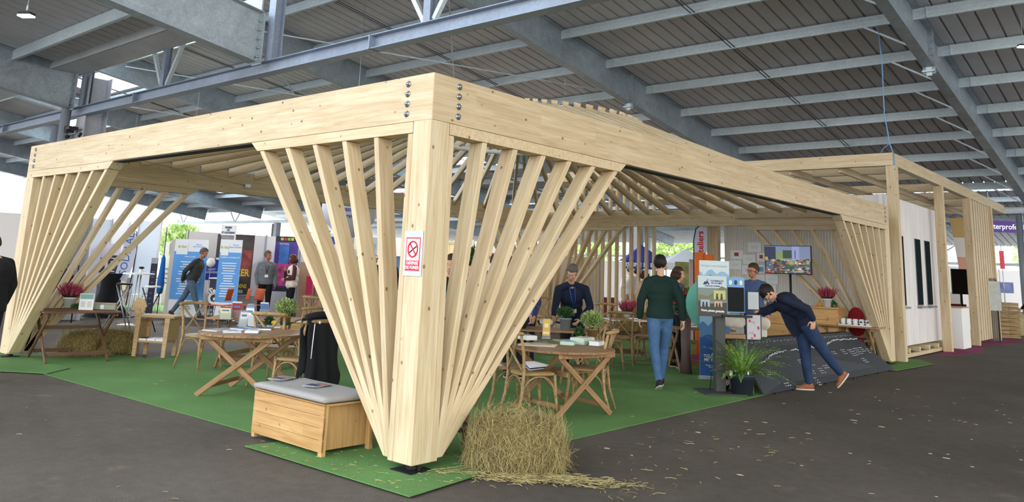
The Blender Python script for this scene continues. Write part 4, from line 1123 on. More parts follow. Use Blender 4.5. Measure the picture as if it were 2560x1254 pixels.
def figure(name_label, loc, ang, H=1.75, J=None, face=None, top=None, bottom=None, shoes=None, hair=None, hair_style='short', skin=None,
           vox=.0085, cvox=.014, open_jacket=None, foot=None, handdir=None, extra=None, bulk=1.0, hands=True, lanyard=None, glasses=False, beard=False, collar=True, female=False, cat='person', topname='jacket', legk=1.0):
    s_ = H/1.75
    t = thing('person', name_label, cat, loc, rad(ang))
    D = default_joints(H)
    if J:
        for k, v in J.items(): D[k] = Vector(v)*s_
    J = D; skin = skin or SKIN
    F = Vector((1, 0, 0)); U = Vector((0, 0, 1))
    hf = Vector(face) if face else Vector((1, 0, 0))            # where the face points
    hu = (J['head']-J['neck']).normalized()
    up_t = (J['neck']-J['waist']).normalized(); up_p = (J['waist']-J['pelvis']).normalized()
    sh = (J['Ls']-J['Rs']).normalized(); hp = (J['Lh']-J['Rh']).normalized()
    ft = sh.cross(up_t); fp_ = hp.cross(up_p)
    b = MB()
    bulk_ = [bulk]
    def torso(m, g, hips=True):
        bulk = bulk_[0]
        if hips: m.ell(J['pelvis'], (.105*s_+g, .155*s_+g, .12*s_), 16, 10, 0, axM(0, up_p, fp_))
        m.ell((J['pelvis']+J['waist'])/2, (.10*s_+g, .145*s_+g, .13*s_), 16, 10, 0, axM(0, up_p, fp_))
        m.ell(J['waist'], (.098*s_*bulk+g, .138*s_*bulk+g, .14*s_), 16, 10, 0, axM(0, up_t, ft))
        m.ell((J['waist']+J['chest'])/2, (.105*s_*bulk+g, .148*s_*bulk+g, .15*s_), 16, 10, 0, axM(0, up_t, ft))
        m.ell(J['chest'], (.112*s_*bulk+g, .165*s_*bulk+g, .16*s_), 16, 10, 0, axM(0, up_t, ft))
        q = J['chest']*.35+(J['Ls']+J['Rs'])/2*.65
        m.ell(q, (.088*s_+g, .175*s_+g, .085*s_), 16, 10, 0, axM(0, up_t, ft))
        if female:
            for e in (1, -1): m.ell(J['chest']+ft*.075*s_+sh*.065*e*s_, (.055*s_+g,)*3, 12, 8)
    torso(b, 0)
    for sd in 'LR': limb(b, [J['neck']-up_t*.01, J[sd+'s']], [.045*s_, .05*s_])
    limb(b, [(J['Ls']+J['Rs'])/2, J['neck']+(J['head']-J['neck'])*.1, J['head']-hu*.05*s_], [.06*s_, .054*s_, .05*s_])
    # head
    hx = (hf-hu*hf.dot(hu)).normalized(); HM = axM(0, hu, hx)
    Hc = Matrix.Translation(J['head']) @ HM @ Matrix.Scale(s_*1.05, 4)
    def he(m, c, r, seg=16, rings=12, mi=0):
        m.ell((0, 0, 0), r, seg, rings, mi, None) if False else m.add(*_ell(c, r, seg, rings), mi, Hc, True)
    def _ell(c, r, seg, rings):
        vs = []; fs = []
        for i in range(rings+1):
            th = PI*i/rings
            for k in range(seg):
                a = 2*PI*k/seg; vs.append((c[0]+r[0]*math.sin(th)*math.cos(a), c[1]+r[1]*math.sin(th)*math.sin(a), c[2]-r[2]*math.cos(th)))
        for i in range(rings):
            for k in range(seg): fs.append((i*seg+k, i*seg+(k+1) % seg, (i+1)*seg+(k+1) % seg, (i+1)*seg+k))
        return vs, fs
    he(b, (-.012, 0, .025), (.098, .077, .093)); he(b, (.022, 0, -.035), (.066, .058, .075)); he(b, (.048, 0, -.082), (.034, .033, .026))
    he(b, (.075, 0, .030), (.018, .05, .012))                                   # brow
    he(b, (.093, 0, -.012), (.016, .011, .026)); he(b, (.104, 0, -.028), (.013, .014, .011))   # nose
    he(b, (.083, 0, -.058), (.010, .024, .007)); he(b, (.081, 0, -.069), (.010, .021, .007))   # lips
    for e in (1, -1):
        he(b, (-.005, e*.079, -.008), (.018, .008, .030)); he(b, (.052, e*.044, -.03), (.026, .02, .024))
    # limbs
    sl = 1.0 if not female else .88
    for sd in 'LR':
        S, E, W = J[sd+'s'], J[sd+'e'], J[sd+'w']
        limb(b, [S, S+(E-S)*.45, E, E+(W-E)*.35, W], [r*s_*sl for r in (.056, .048, .040, .040, .026)])
        Hh, K, A = J[sd+'h'], J[sd+'k'], J[sd+'a']
        limb(b, [Hh, Hh+(K-Hh)*.4, K, K+(A-K)*.3, A], [r*s_ for r in (.088, .076, .052, .054, .036)])
        if hands:
            d = (W-E).normalized()
            if handdir and sd in handdir: d = Vector(handdir[sd]).normalized()
            n = Vector((0, -1 if sd == 'L' else 1, 0)); n = (n-d*n.dot(d))
            if n.length < .2: n = Vector((0, 0, -1))-d*d.z*-1
            n.normalize(); y = d.cross(n)           # n: palm side; y: across the knuckles
            if y.dot(F) < 0 and abs(y.dot(F)) > .3: y = -y    # thumb forward
            pc = W+d*.05*s_
            b.ell(pc, (.042*s_, .036*s_, .015*s_), 12, 8, 0, Matrix(((d.x, y.x, n.x, 0), (d.y, y.y, n.y, 0), (d.z, y.z, n.z, 0), (0, 0, 0, 1))))
            b.tube([W-d*.02, W+d*.03*s_], [.026*s_, .028*s_], 10)
            for i, (L, off) in enumerate(((.072, .027), (.080, .009), (.075, -.009), (.058, -.026))):
                p0 = W+d*.080*s_+y*off*s_; sp = y*off*.25
                p1 = p0+(d*.9+n*.25+sp)*L*.42*s_; p2 = p1+(d*.7+n*.6+sp)*L*.33*s_; p3 = p2+(d*.35+n*.9)*L*.26*s_
                limb(b, [W+d*.05*s_+y*off*.8*s_, p0, p1, p2, p3], [.0085*s_, .0095*s_, .0085*s_, .008*s_, .007*s_], 8)
            p0 = W+d*.022*s_+y*.026*s_; p1 = p0+(d*.6+y*.75+n*.2)*.038*s_; p2 = p1+(d*.9+y*.25+n*.35)*.032*s_; p3 = p2+(d*.9+n*.4)*.022*s_
            limb(b, [p0, p1, p2, p3], [.013*s_, .0105*s_, .0095*s_, .0075*s_], 8)
    remesh(b.build('body', skin, t), vox, 3)
    # eyes, brows, mouth
    m = MB()
    for e in (1, -1): he(m, (.0775, e*.031, .006), (.0115, .0115, .0048), 10, 8, 0); he(m, (.0865, e*.031, .006), (.0045, .0055, .0048), 10, 8, 1)
    m.build('eyes', [WHT, BLK], t)
    m = MB()
    for e in (1, -1): he(m, (.088, e*.033, .030), (.005, .019, .0045), 10, 6)
    m.build('eyebrows', HAIRM[hair or 'brown'], t)
    m = MB(); he(m, (.0905, 0, -.0635), (.004, .021, .0022), 10, 6); m.build('mouth', plain('lip', lin(150, 84, 76), .5), t)
    if beard:
        m = MB(); he(m, (.03, 0, -.062), (.062, .056, .045)); he(m, (.089, 0, -.049), (.007, .022, .004)); o = m.build('stubble', HAIRM['grey' if hair == 'grey' else 'brown'], t)
        o.data.materials[0] = plain('stubble_'+(hair or 'x'), lin(158, 116, 94), .7)
        for v in list(range(0)): pass
    if glasses:
        m = MB()
        for e in (1, -1):
            m.tube([Hc @ Vector((.098, e*(.032+.021*math.cos(2*PI*k/14)), .004+.015*math.sin(2*PI*k/14))) for k in range(14)], .0022, 5, closed=True)
            m.tube([Hc @ Vector((.096, e*.053, .008)), Hc @ Vector((.06, e*.078, .008)), Hc @ Vector((0, e*.08, .004))], .002, 5)
        m.tube([Hc @ Vector((.1, -.011, .006)), Hc @ Vector((.1, .011, .006))], .002, 5)
        m.build('glasses', BLK, t)
    if hair and hair_style != 'bald':
        m = MB(); vs, fs = _ell((-.014, 0, .033), (.106, .086, .099), 28, 22)
        if hair_style == 'long':
            vs, fs = _ell((-.018, 0, .028), (.112, .094, .105), 28, 22)
        keep = []
        vv = [Vector(v) for v in vs]
        vv = [v+(v-Vector((-.014, 0, .033))).normalized()*(noise.noise(v*38)*.006+(.006 if v.z > .09 else 0)) for v in vv]
        for f in fs:
            c = sum((vv[i] for i in f), Vector())/len(f)
            line = .075 if c.x > .055 else (.055-.0*c.x if c.x > .02 else (-.02 if c.x > -.03 else -.065))
            if hair_style == 'receding' and c.x > .02: line += .022
            if hair_style == 'fringe' and c.x > .03: line -= .025
            if hair_style in ('long', 'fringe_long') and c.x <= .03: line = -.12
            if c.z > line: keep.append(f)
        used = sorted({i for f in keep for i in f}); mp = {i: k for k, i in enumerate(used)}
        m.add([vv[i] for i in used], [[mp[i] for i in f] for f in keep], 0, Hc, True)
        if hair_style in ('long', 'bob'):
            L = -.2 if hair_style == 'long' else -.1
            for k in range(15):
                a = PI*.36+(2*PI-PI*.72)*k/14
                c0_ = Vector((-.012+.098*math.cos(a), .088*math.sin(a), .03)); c1 = Vector((-.02+.1*math.cos(a), .098*math.sin(a), L*.45)); c2 = Vector((-.035+.075*math.cos(a), .085*math.sin(a), L))
                m.tube([Hc @ c0_, Hc @ c1, Hc @ c2], [.022*s_, .026*s_, .012*s_], 8)
            he(m, (-.045, 0, L*.35), (.06, .08, abs(L)*.55))
        o = m.build('hair', HAIRM[hair], t); so = o.modifiers.new('thick', 'SOLIDIFY'); so.thickness = .006; so.offset = -1
    # clothes
    if top:
        m = MB(); g = .024*s_; bulk_[0] = bulk*1.08
        torso(m, g, False); bulk_[0] = bulk
        for sd in 'LR': limb(m, [J['neck']-up_t*.015, J[sd+'s']], [.055*s_, .062*s_])
        m.ell((J['Ls']+J['Rs'])*.5+ft*.02*s_-up_t*.01, (.088*s_, .12*s_, .062*s_), 14, 10, 0, axM(0, up_t, ft))
        hem = J['pelvis']-up_p*(.03 if topname != 'coat' else .12)*s_
        AH = axM(0, up_p, fp_)
        if 0: m.tube([hem+AH @ Vector(((.098*s_+g*.7)*math.cos(2*PI*k/20), (.138*s_+g*.7)*math.sin(2*PI*k/20), 0)) for k in range(20)], .036*s_, 8, closed=True)
        n_ = 20; vs = []
        for (ax_, q_, sc_) in ((AH, hem-up_p*.022, 1.0), (AH, hem+up_p*.06*s_, 1.02), (AH, J['pelvis']+up_p*.09*s_, .96)):
            vs += [q_+ax_ @ Vector(((.112*s_+g)*sc_*math.cos(2*PI*k/n_), (.166*s_+g)*sc_*math.sin(2*PI*k/n_), 0)) for k in range(n_)]
        m.add(vs, [(i*n_+k, i*n_+(k+1) % n_, (i+1)*n_+(k+1) % n_, (i+1)*n_+k) for i in range(2) for k in range(n_)]+[tuple(reversed(range(n_))), tuple(range(2*n_, 3*n_))])
        for sd in 'LR':
            S, E, W = J[sd+'s'], J[sd+'e'], J[sd+'w']
            limb(m, [S, S+(E-S)*.45, E, E+(W-E)*.45, W-(W-E).normalized()*.025], [r*s_*sl for r in (.064, .066, .060, .054, .045)])
        if collar:
            nk = J['neck']-up_t*.0; R_ = .064*s_
            cm = axM(0, (J['head']-J['neck'])*.5+up_t*.5, ft)
            m.tube([nk+cm @ Vector((R_*math.cos(2*PI*k/16), R_*1.05*math.sin(2*PI*k/16), -.02)) for k in range(16)], .018*s_, 8, closed=True)
        remesh(m.build(topname, top, t), cvox, 3)
    if bottom:
        m = MB(); g = .012*s_
        m.ell(J['pelvis'], (.108*s_+g, .158*s_+g, .12*s_), 16, 10, 0, axM(0, up_p, fp_))
        for sd in 'LR':
            Hh, K, A = J[sd+'h'], J[sd+'k'], J[sd+'a']
            e_ = A+(K-A).normalized()*.04
            limb(m, [Hh+Vector((0, 0, .02)), Hh+(K-Hh)*.4, K, K+(A-K)*.35, e_], [r*s_ for r in (.098*legk, .090*legk, .068*legk, .064*legk, .052)])
        remesh(m.build('trousers', bottom, t), cvox, 3)
    shoes = shoes or BLK
    for sd in 'LR':
        A = J[sd+'a']; K = J[sd+'k']
        d, dn = Vector((1, 0, 0)), Vector((0, 0, 1))
        if foot and sd in foot: d = Vector(foot[sd]).normalized()
        y = Vector((0, 0, 1)).cross(d)
        if y.length < .1: y = Vector((0, 1, 0))
        y.normalize(); dn = d.cross(y)
        Mf = Matrix(((d.x, y.x, dn.x, A.x), (d.y, y.y, dn.y, A.y), (d.z, y.z, dn.z, A.z), (0, 0, 0, 1)))
        m = MB()
        for (c, r) in (((-.02, 0, -.025), (.055, .038, .045)), ((.04, 0, -.03), (.07, .040, .040)), ((.11, 0, -.045), (.075, .046, .026)), ((.0, 0, .0), (.05, .042, .05))):
            vs, fs = _ell(Vector(c)*s_, Vector(r)*s_, 14, 8); vs = [(v[0], v[1], max(v[2], -.066*s_)) for v in vs]; m.add(vs, fs, 0, Mf, True)
        o = remesh(m.build('shoe', shoes, t), .009, 2)
        pl = [(.055*math.cos(a)*(1 if math.cos(a) > 0 else 1)-.02 if False else (.054+.132*math.cos(a)), (.042+.006*math.cos(a))*math.sin(a)) for a in [2*PI*k/20 for k in range(20)]]
        so = MB().prism([(x*s_, yy*s_) for x, yy in pl], -.079*s_, -.060*s_, 0, Mf).build('sole', plain('sole_pale', lin(190, 184, 174), .7), t); so.parent = o
    if lanyard:
        m = MB(); f = ft.normalized()
        base = J['chest']+f*(.135*s_*bulk)-up_t*.16*s_
        for e in (1, -1): m.tube([J['neck']+sh*.05*e+f*.03, J['chest']+f*(.138*s_*bulk)+sh*.035*e+up_t*.05, base+up_t*.04+f*.006], .006, 6)
        m.build('lanyard', lanyard, t)
        q = base-up_t*.03+f*.012; Mb = axM(0, up_t, f)
        MB().add([q+Mb @ Vector(v) for v in [(-.002, -.045, -.035), (-.002, .045, -.035), (-.002, .045, .035), (-.002, -.045, .035), (.002, -.045, -.035), (.002, .045, -.035), (.002, .045, .035), (.002, -.045, .035)]],
                 [(3, 2, 1, 0), (4, 5, 6, 7), (0, 1, 5, 4), (1, 2, 6, 5), (2, 3, 7, 6), (3, 0, 4, 7)]).build('badge', WHT, t)
    if extra: extra(t, J, MB, s_, ft, up_t, sh)
    return t
NAVY = fab('navy', (26, 34, 56)); GREENS = fab('dark_green', (20, 44, 40)); JEAN = fab('blue_jeans', (70, 102, 142), .2, 9); DJEAN = fab('dark_jeans', (38, 56, 88), .2, 9)
GJEAN = fab('grey_jeans', (84, 104, 124), .15, 9); BLKF = fab('black', (24, 25, 30)); GREYJ = fab('grey_jacket', (112, 116, 124)); OLIVE = fab('charcoal', (58, 62, 62)); CREAM = fab('cream_vest', (226, 218, 200))
HOOD = fab('denim_blue_hoodie', (66, 84, 120)); PLUM = fab('plum_print', (84, 44, 50), .3, 30); LANY = plain('lanyard_blue', lin(52, 92, 200), .6)
TANSH = fab('tan_shoe', (150, 92, 64)); WHTC = fab('white_shirt', (220, 222, 226)); BEI = fab('beige', (206, 180, 156)); REDC = fab('red_cloth', (178, 40, 48))
def W2L(loc, ang, p):
    M = Matrix.Translation(Vector(loc)) @ Matrix.Rotation(rad(ang), 4, 'Z'); return M.inverted() @ Vector(p)
def at(px, py, D): return CAMP + (CW + CR*((px-1280)/FPX) - CU*((py-294)/FPX))*D
# man in the green sweater, walking away
def hem_band(t, J, MB_, s_, ft, up_t, sh): pass
figure('man seen from behind in a dark green sweater and blue jeans, walking across the turf', (-1.2, 5.78, .013), 131, 1.79,
       J=dict(La=(-.24, .06, .10), Lk=(-.02, .085, .50), Ra=(.22, -.06, .08), Rk=(.17, -.09, .50), Le=(.0, .27, 1.14), Lw=(.08, .27, .90), Re=(-.10, -.27, 1.14), Rw=(-.06, -.30, .90)),
       top=GREENS, topname='sweater', bottom=JEAN, shoes=fab('sneaker', (40, 42, 48), .4, 30), hair='black', hair_style='short', foot={'L': (.85, .0, -.35)}, bulk=1.03, face=(1, -.25, 0), cvox=.012, vox=.007)
# man bending over the photo kiosk
lo = (.20, 7.45, .0); an = 215
DB = (Vector(lo)-CAMP).dot(CW)
def jb(px, py, dd=0): return W2L(lo, an, at(px, py, DB+dd))*(1.75/1.76)
figure('man in navy cardigan and dark jeans bending forward with one arm stretched to the kiosk', lo, an, 1.76,
       J=dict(pelvis=jb(2012, 806), waist=jb(1998, 780), chest=jb(1966, 757), neck=jb(1942, 742, -.02), head=jb(1921, 733, -.02),
              Ls=jb(1962, 747, -.20), Le=jb(2018, 772, -.32), Lw=jb(2034, 800, -.30), Rs=jb(1948, 762, .16), Re=jb(1912, 778, .12), Rw=jb(1893, 777, -.05),
              Lh=jb(2018, 815, -.09), Lk=jb(2062, 880, -.06), La=jb(2103, 935, -.02), Rh=jb(2006, 815, .09), Rk=jb(2014, 890, .08), Ra=jb(2022, 960, .06)),
       face=(1, .25, -.25), foot={'L': (.62, 0, -.78)}, top=NAVY, topname='cardigan', bottom=DJEAN, legk=1.12, bulk=1.12, shoes=TANSH, hair='black', hair_style='fringe', glasses=True, beard=False, collar=False, cvox=.012, vox=.007,
       handdir={'L': (.1, -.1, -1)},
       extra=lambda t, J, MB_, s_, ft, up_t, sh: (remesh(MB().tube([J['neck']+Vector((math.cos(2*PI*k/14)*.06, math.sin(2*PI*k/14)*.06, 0)) for k in range(14)], .017, 8, closed=True).build('shirt_collar', fab('pale_blue_shirt', (160, 184, 214)), t), .008, 2),
              MB().add([jb(*q) for q in ((1948, 764, -.1), (1952, 785, -.04), (1966, 817, 0), (1984, 842, .02), (1996, 838, 0), (2008, 822, -.05), (2012, 800, -.1), (1984, 776, -.12), (1985, 812, -.03))],
                       [(0, 1, 8), (1, 2, 8), (2, 3, 8), (3, 4, 8), (4, 5, 8), (5, 6, 8), (6, 7, 8), (7, 0, 8)]).build('hanging_flap', NAVY, t).modifiers.new('thick', 'SOLIDIFY').__setattr__('thickness', .014)))
# man leaning on the table with dark jacket and lanyard
D4 = 13.1; lo = at(1427, 800, D4+.25); lo = (lo.x, lo.y, .013); an = 300
def j4(px, py, dd=0): return W2L(lo, an, at(px, py, D4+dd))*(1.75/1.78)
figure('grey-haired man in a dark navy jacket and blue lanyard leaning over a table', lo, an, 1.78,
       J=dict(pelvis=j4(1432, 812, .28), waist=j4(1430, 778, .22), chest=j4(1428, 740, .10), neck=j4(1428, 706, .02), head=j4(1430, 681, -.09),
              Ls=j4(1464, 722, .12), Le=j4(1476, 768, .02), Lw=j4(1448, 800, -.22), Rs=j4(1396, 722, .02), Re=j4(1389, 762, -.04), Rw=j4(1384, 789, -.14),
              Lh=j4(1447, 818, .30), Lk=j4(1449, 905, .28), La=j4(1450, 972, .35), Rh=j4(1415, 818, .30), Rk=j4(1412, 905, .28), Ra=j4(1410, 972, .35)),
       face=(1, -.1, -.75), top=NAVY, topname='jacket', bottom=BLKF, hair='grey', lanyard=LANY, bulk=1.05, cvox=.012, vox=.007, handdir={'R': (.5, 0, -.85)})
# man with glasses and hoodie behind the kiosk
lo = at(1886, 800, 13.9); lo = (lo.x, lo.y, .013)
figure('man with glasses in a blue hooded top standing behind the kiosk', lo, 275, 1.78, face=(1, -.45, -.1), J=dict(Le=(-.1, .25, 1.15), Lw=(-.02, .24, .9)),
       top=HOOD, topname='hoodie', bottom=DJEAN, hair='brown', hair_style='short', glasses=True, skin=SKIN2, beard=True,
       extra=lambda t, J, MB_, s_, ft, up_t, sh: remesh(MB().ell(J['neck']-ft*.085-up_t*.03, (.075, .12, .06), 14, 9, 0, axM(0, up_t, ft)).build('hood', HOOD, t), .012, 3) and
       MB().ell(J['chest']+ft*.075-up_t*.0, (.062, .06, .13), 12, 8, 0, axM(0, up_t, ft)).build('tee_shirt', fab('grey_tee', (120, 122, 130)), t))
# man walking at the left with hands behind his back
lo = at(472, 790, 20.0); lo = (lo.x, lo.y, 0)
figure('man in charcoal jacket and grey-blue jeans walking with hands clasped behind his back', lo, 38, 1.78, face=(1, -.1, -.05), vox=.009,
       J=dict(pelvis=(-.02, 0, .97), waist=(.04, 0, 1.1), chest=(.08, 0, 1.29), neck=(.12, 0, 1.46), head=(.20, 0, 1.61), Ls=(.09, .175, 1.4), Rs=(.09, -.175, 1.4), Le=(-.12, .28, 1.16), Lw=(-.24, .05, .96), Re=(-.10, -.28, 1.16), Rw=(-.24, -.06, .93),
              Lh=(-.02, .09, .93), Rh=(-.02, -.09, .93), La=(-.48, .08, .14), Lk=(-.22, .09, .52), Ra=(.30, -.08, .08), Rk=(.14, -.09, .51)), foot={'L': (.8, 0, -.6)},
       top=OLIVE, bottom=GJEAN, hair='grey', hair_style='receding', skin=SKIN2, beard=True, bulk=1.1, shoes=fab('brown_shoe', (74, 56, 46)))
lo = at(656, 785, 20.4); lo = (lo.x, lo.y, 0)
figure('man in a grey hooded jacket with a badge standing before the stand wall', lo, 330, 1.76, face=(1, .75, 0), vox=.009, J=dict(Lw=(.08, .24, .9), Rw=(.1, -.2, .88)),
       top=GREYJ, bottom=BLKF, hair='grey', skin=SKIN2, beard=True, lanyard=plain('lanyard_black', lin(30, 30, 34), .6), bulk=1.08,
       extra=lambda t, J, MB_, s_, ft, up_t, sh: remesh(MB().ell(J['neck']-ft*.06-up_t*.02, (.085, .12, .055), 14, 9, 0, axM(0, up_t, ft)).build('hood', GREYJ, t), .012, 3))
lo = at(722, 785, 20.6); lo = (lo.x, lo.y, 0)
figure('woman with auburn bob in a cream padded vest holding her chin', lo, 250, 1.68, face=(1, -1.0, 0), vox=.009, female=True,
       J=dict(Re=(.12, -.22, 1.13), Rw=(.19, -.04, 1.33), Le=(.02, .26, 1.13), Lw=(.2, .0, 1.1)), top=PLUM, topname='blouse', bottom=BLKF, hair='auburn', hair_style='bob', lanyard=plain('lanyard_black', lin(30, 30, 34), .6),
       extra=lambda t, J, MB_, s_, ft, up_t, sh: remesh(MB().ell(J['chest']-ft*.01, (.155, .205, .19), 16, 10, 0, axM(0, up_t, ft)).ell(J['waist']-ft*.01, (.158, .20, .16), 16, 10, 0, axM(0, up_t, ft)).ell(J['pelvis']-ft*.0, (.155, .21, .13), 16, 10, 0, axM(0, up_t, ft)).build('padded_vest', CREAM, t), .014, 3))
# dark coated person at the left edge
lo = at(-26, 790, 9.3); lo = (lo.x, lo.y, 0)
figure('person in a dark padded coat cut off by the left edge', lo, 215, 1.72, top=BLKF, topname='coat', bottom=BLKF, hair='brown', bulk=1.1, J=dict(head=(.12, .0, 1.6), neck=(.05, 0, 1.46), Lw=(.1, .2, .9)))
# people half hidden by the front post slats
def std(px, D, ang, label, H=1.7, **k):
    p = at(px, 760, D); return figure(label, (p.x, p.y, .013), ang, H, vox=.010, cvox=.017, **k)
std(1124, 9.6, 300, 'dark-haired woman with bright blue lanyard looking down behind the front post slats', 1.66, face=(1, 0, -.5), top=BLKF, bottom=BLKF, hair='brown', hair_style='bob', lanyard=LANY, female=True, J=dict(Rw=(.25, -.1, 1.05), Re=(.02, -.24, 1.12)))
std(1168, 11.2, 290, 'person in long black clothes standing behind the front post slats', 1.6, face=(.2, 1, -.6), top=BLKF, topname='coat', bottom=BLKF, hair='black', female=True)
std(1232, 14.5, 130, 'man in a black jacket seen from behind through the front post slats', 1.76, top=BLKF, bottom=DJEAN, hair='brown')
std(1288, 11.6, 320, 'long-haired woman in blue with a red collar behind the front post slats', 1.70, face=(.3, 1, 0), top=fab('blue_top', (70, 110, 180)), bottom=BLKF, hair='auburn', hair_style='long', female=True, extra=lambda t, J, MB_, s_, ft, up_t, sh: MB().tube([J['neck']+sh*.12-up_t*.1, J['chest']+ft*.14, J['neck']-sh*.12-up_t*.1], .03, 8).build('red_scarf', REDC, t))
std(1322, 12.5, 250, 'older woman in dark blue and white behind the front post slats', 1.6, top=fab('navy_white', (60, 62, 110), .5, 12), bottom=NAVY, hair='grey', hair_style='bob', female=True)
std(1694, 13.6, 60, 'dark-haired woman in profile behind the man in the green sweater', 1.66, face=(1, -.6, 0), top=fab('dusty_plum', (92, 80, 96)), bottom=BLKF, hair='brown', hair_style='bob', female=True)
# visitors far behind the slatted screen and stands
std(1573, 24, 130, 'visitor in a white shirt seen from behind through the slatted screen', 1.75, top=WHTC, topname='shirt', bottom=BEI, hair='grey', hair_style='short')
std(1590, 25.5, 110, 'visitor with dark hair beyond the slatted screen', 1.7, top=WHTC, topname='shirt', bottom=DJEAN, hair='black')
std(1612, 20, 100, 'visitor in beige seen from behind beyond the slatted screen', 1.62, top=BEI, bottom=BEI, hair='auburn', hair_style='bob', female=True)
std(1636, 27, 120, 'visitor in pink beyond the slatted screen', 1.68, top=fab('pink', (206, 150, 150)), bottom=DJEAN, hair='brown')
std(842, 19.5, 215, 'balding man in blue at the stand behind the front left slats', 1.72, top=fab('royal_blue', (60, 90, 170)), bottom=DJEAN, hair='grey', hair_style='bald')
std(962, 17.5, 130, 'man in a black jacket with raised arm at the stand behind the slats', 1.8, top=BLKF, bottom=DJEAN, hair='black', J=dict(Le=(.0, .34, 1.42), Lw=(.22, .30, 1.55)))
p = at(2582, 770, 23.5)
figure('person in a dark coat entering at the right edge beside the crates', (p.x, p.y, 0), 200, 1.7, vox=.01, top=BLKF, bottom=BLKF, hair='brown', J=dict(Re=(.08, -.26, 1.15), Rw=(.25, -.25, 1.0)))
# ---------------------------------------------------------------- kiosk corner
DKG = plain('dark_grey_post', lin(62, 66, 64), .5)
SKYB = plain('print_blue', lin(112, 156, 204), .5)
def mtn(m, x0, x1, base, h, seed, mi, y=-.0):
    rnd = random.Random(seed); n = 14; pts = [(x0, base-.4*h)]
    for k in range(n+1):
        u = k/n; pts.append((x0+(x1-x0)*u, base+h*(.35+.65*abs(math.sin(u*7.3+seed)))*(1-abs(u-.5)*.7)+rnd.uniform(-.1, .1)*h))
    pts.append((x1, base-.4*h)); return pts
kp = gp(1800, 984); ka = math.degrees(math.atan2(CR.y, CR.x))
kk = thing('photo_kiosk', 'freestanding tourist photo kiosk with printed boards and a dark square post', 'kiosk', (kp.x-.05, kp.y+.08, .013), rad(ka+6))
MB().b2((-.28, -.3, 0), (.28, .25, .012)).build('base_plate', DKG, kk)
MB().b2((-.065, -.06, .012), (.075, .06, 1.02)).build('post', DKG, kk, .004)
def FM(x, y, z): return Matrix(((1, 0, 0, x), (0, 0, -1, y), (0, 1, 0, z), (0, 0, 0, 1)))   # local x right, y up, z towards the viewer
bd_ = MB().b2((-.335, -.13, 1.0), (.075, -.075, 1.545)).build('front_board', [plain('board_photo', lin(120, 132, 128), .4)], kk)
# printed picture: sky, hills, dark ground
m = MB(); m.quad((-.333, -.1305, 1.38), (.073, -.1305, 1.38), (.073, -.1305, 1.543), (-.333, -.1305, 1.543)); m.build('sky_print', plain('board_sky', lin(186, 200, 208), .4), bd_)
m = MB(); m.prism([(-.333, 0), (.073, 0), (.073, .17), (.0, .2), (-.1, .12), (-.2, .06), (-.333, .08)], 0, .0015, 0, FM(0, -.1305, 1.21)); m.build('hill_print', plain('board_hill', lin(112, 112, 88), .4), bd_)
m = MB(); m.prism([(-.333, 0), (.073, 0), (.073, .19), (-.15, .17), (-.333, .21)], 0, .002, 0, FM(0, -.1305, 1.0)); m.build('ground_print', plain('board_ground', lin(62, 60, 58), .4), bd_)
LOGO = plain('logo_navy', lin(34, 56, 104), .5)
m = MB()
for poly in ([(-.265, 0), (-.235, .045), (-.222, .03), (-.205, .06), (-.17, 0), (-.19, .0), (-.205, .022), (-.215, 0)], [(-.205, .075), (-.196, .075), (-.186, .055), (-.195, .058)]): m.prism(poly, 0, .002, 0, FM(0, -.132, 1.425))
m.build('mountain_logo', LOGO, bd_)
text('TOURMALET', .03, LOGO, 'lettering', bd_, FM(-.065, -.133, 1.475), sx=1.1, bold=.0006)
text('PIC DU MIDI', .028, LOGO, 'lettering', bd_, FM(-.07, -.133, 1.445), bold=.0006)
text('OFFICE DE TOURISME', .022, LOGO, 'lettering', bd_, FM(-.13, -.133, 1.405), bold=.0006)
text('Votre photo gratuite', .041, WHT, 'lettering', bd_, FM(-.13, -.134, 1.075) @ Matrix.Rotation(rad(-2), 4, 'Z'), bold=.0012, slant=.25, sx=.95)
for (x, z, w_, h_, c) in ((-.03, 1.29, .17, .12, (176, 182, 120)), (-.235, 1.175, .13, .095, (150, 168, 184)), (-.05, 1.165, .11, .075, (196, 160, 140))):
    f = MB().box((x, -.134, z), (w_, .003, h_)).build('snapshot', plain('snap%d' % c[0], lin(*c), .4), bd_)
    m = MB()
    for e in (-.22, .15): m.prism([(x+w_*e-.016, 0), (x+w_*e+.02, 0), (x+w_*e+.014, h_*.38), (x+w_*e-.01, h_*.42)], 0, .001, 0, FM(0, -.136, z-h_/2)); m.ell((x+w_*e+.002, -.1365, z+h_*.02), (.013, .001, .016), 10, 6)
    m.build('silhouettes', plain('snap_dark', lin(70, 52, 48), .5), f)
m = MB().b2((.078, -.11, 1.06), (.335, -.06, 1.53)); sb = m.build('side_board', SKYB, kk)
MB().b2((.095, -.13, 1.075), (.32, -.108, 1.40)).build('screen', plain('screen_matt', lin(20, 24, 26), .5, spec=.1), kk)
m = MB()
for k, x in enumerate((.135, .21, .285)): m.add(*(lambda c: ([(c+.022*math.cos(2*PI*q/18), -.1115, 1.465+.034*math.sin(2*PI*q/18)) for q in range(18)], [tuple(range(18))]))(x), k % 2)
m.build('round_emblems', [plain('emblem_cream', lin(216, 218, 190), .5), LOGO], sb)
MB().b2((.0, -.17, 1.0), (.42, -.1, 1.03)).b2((.07, -.2, 1.0), (.34, -.13, 1.012)).build('shelf', BLK, kk)
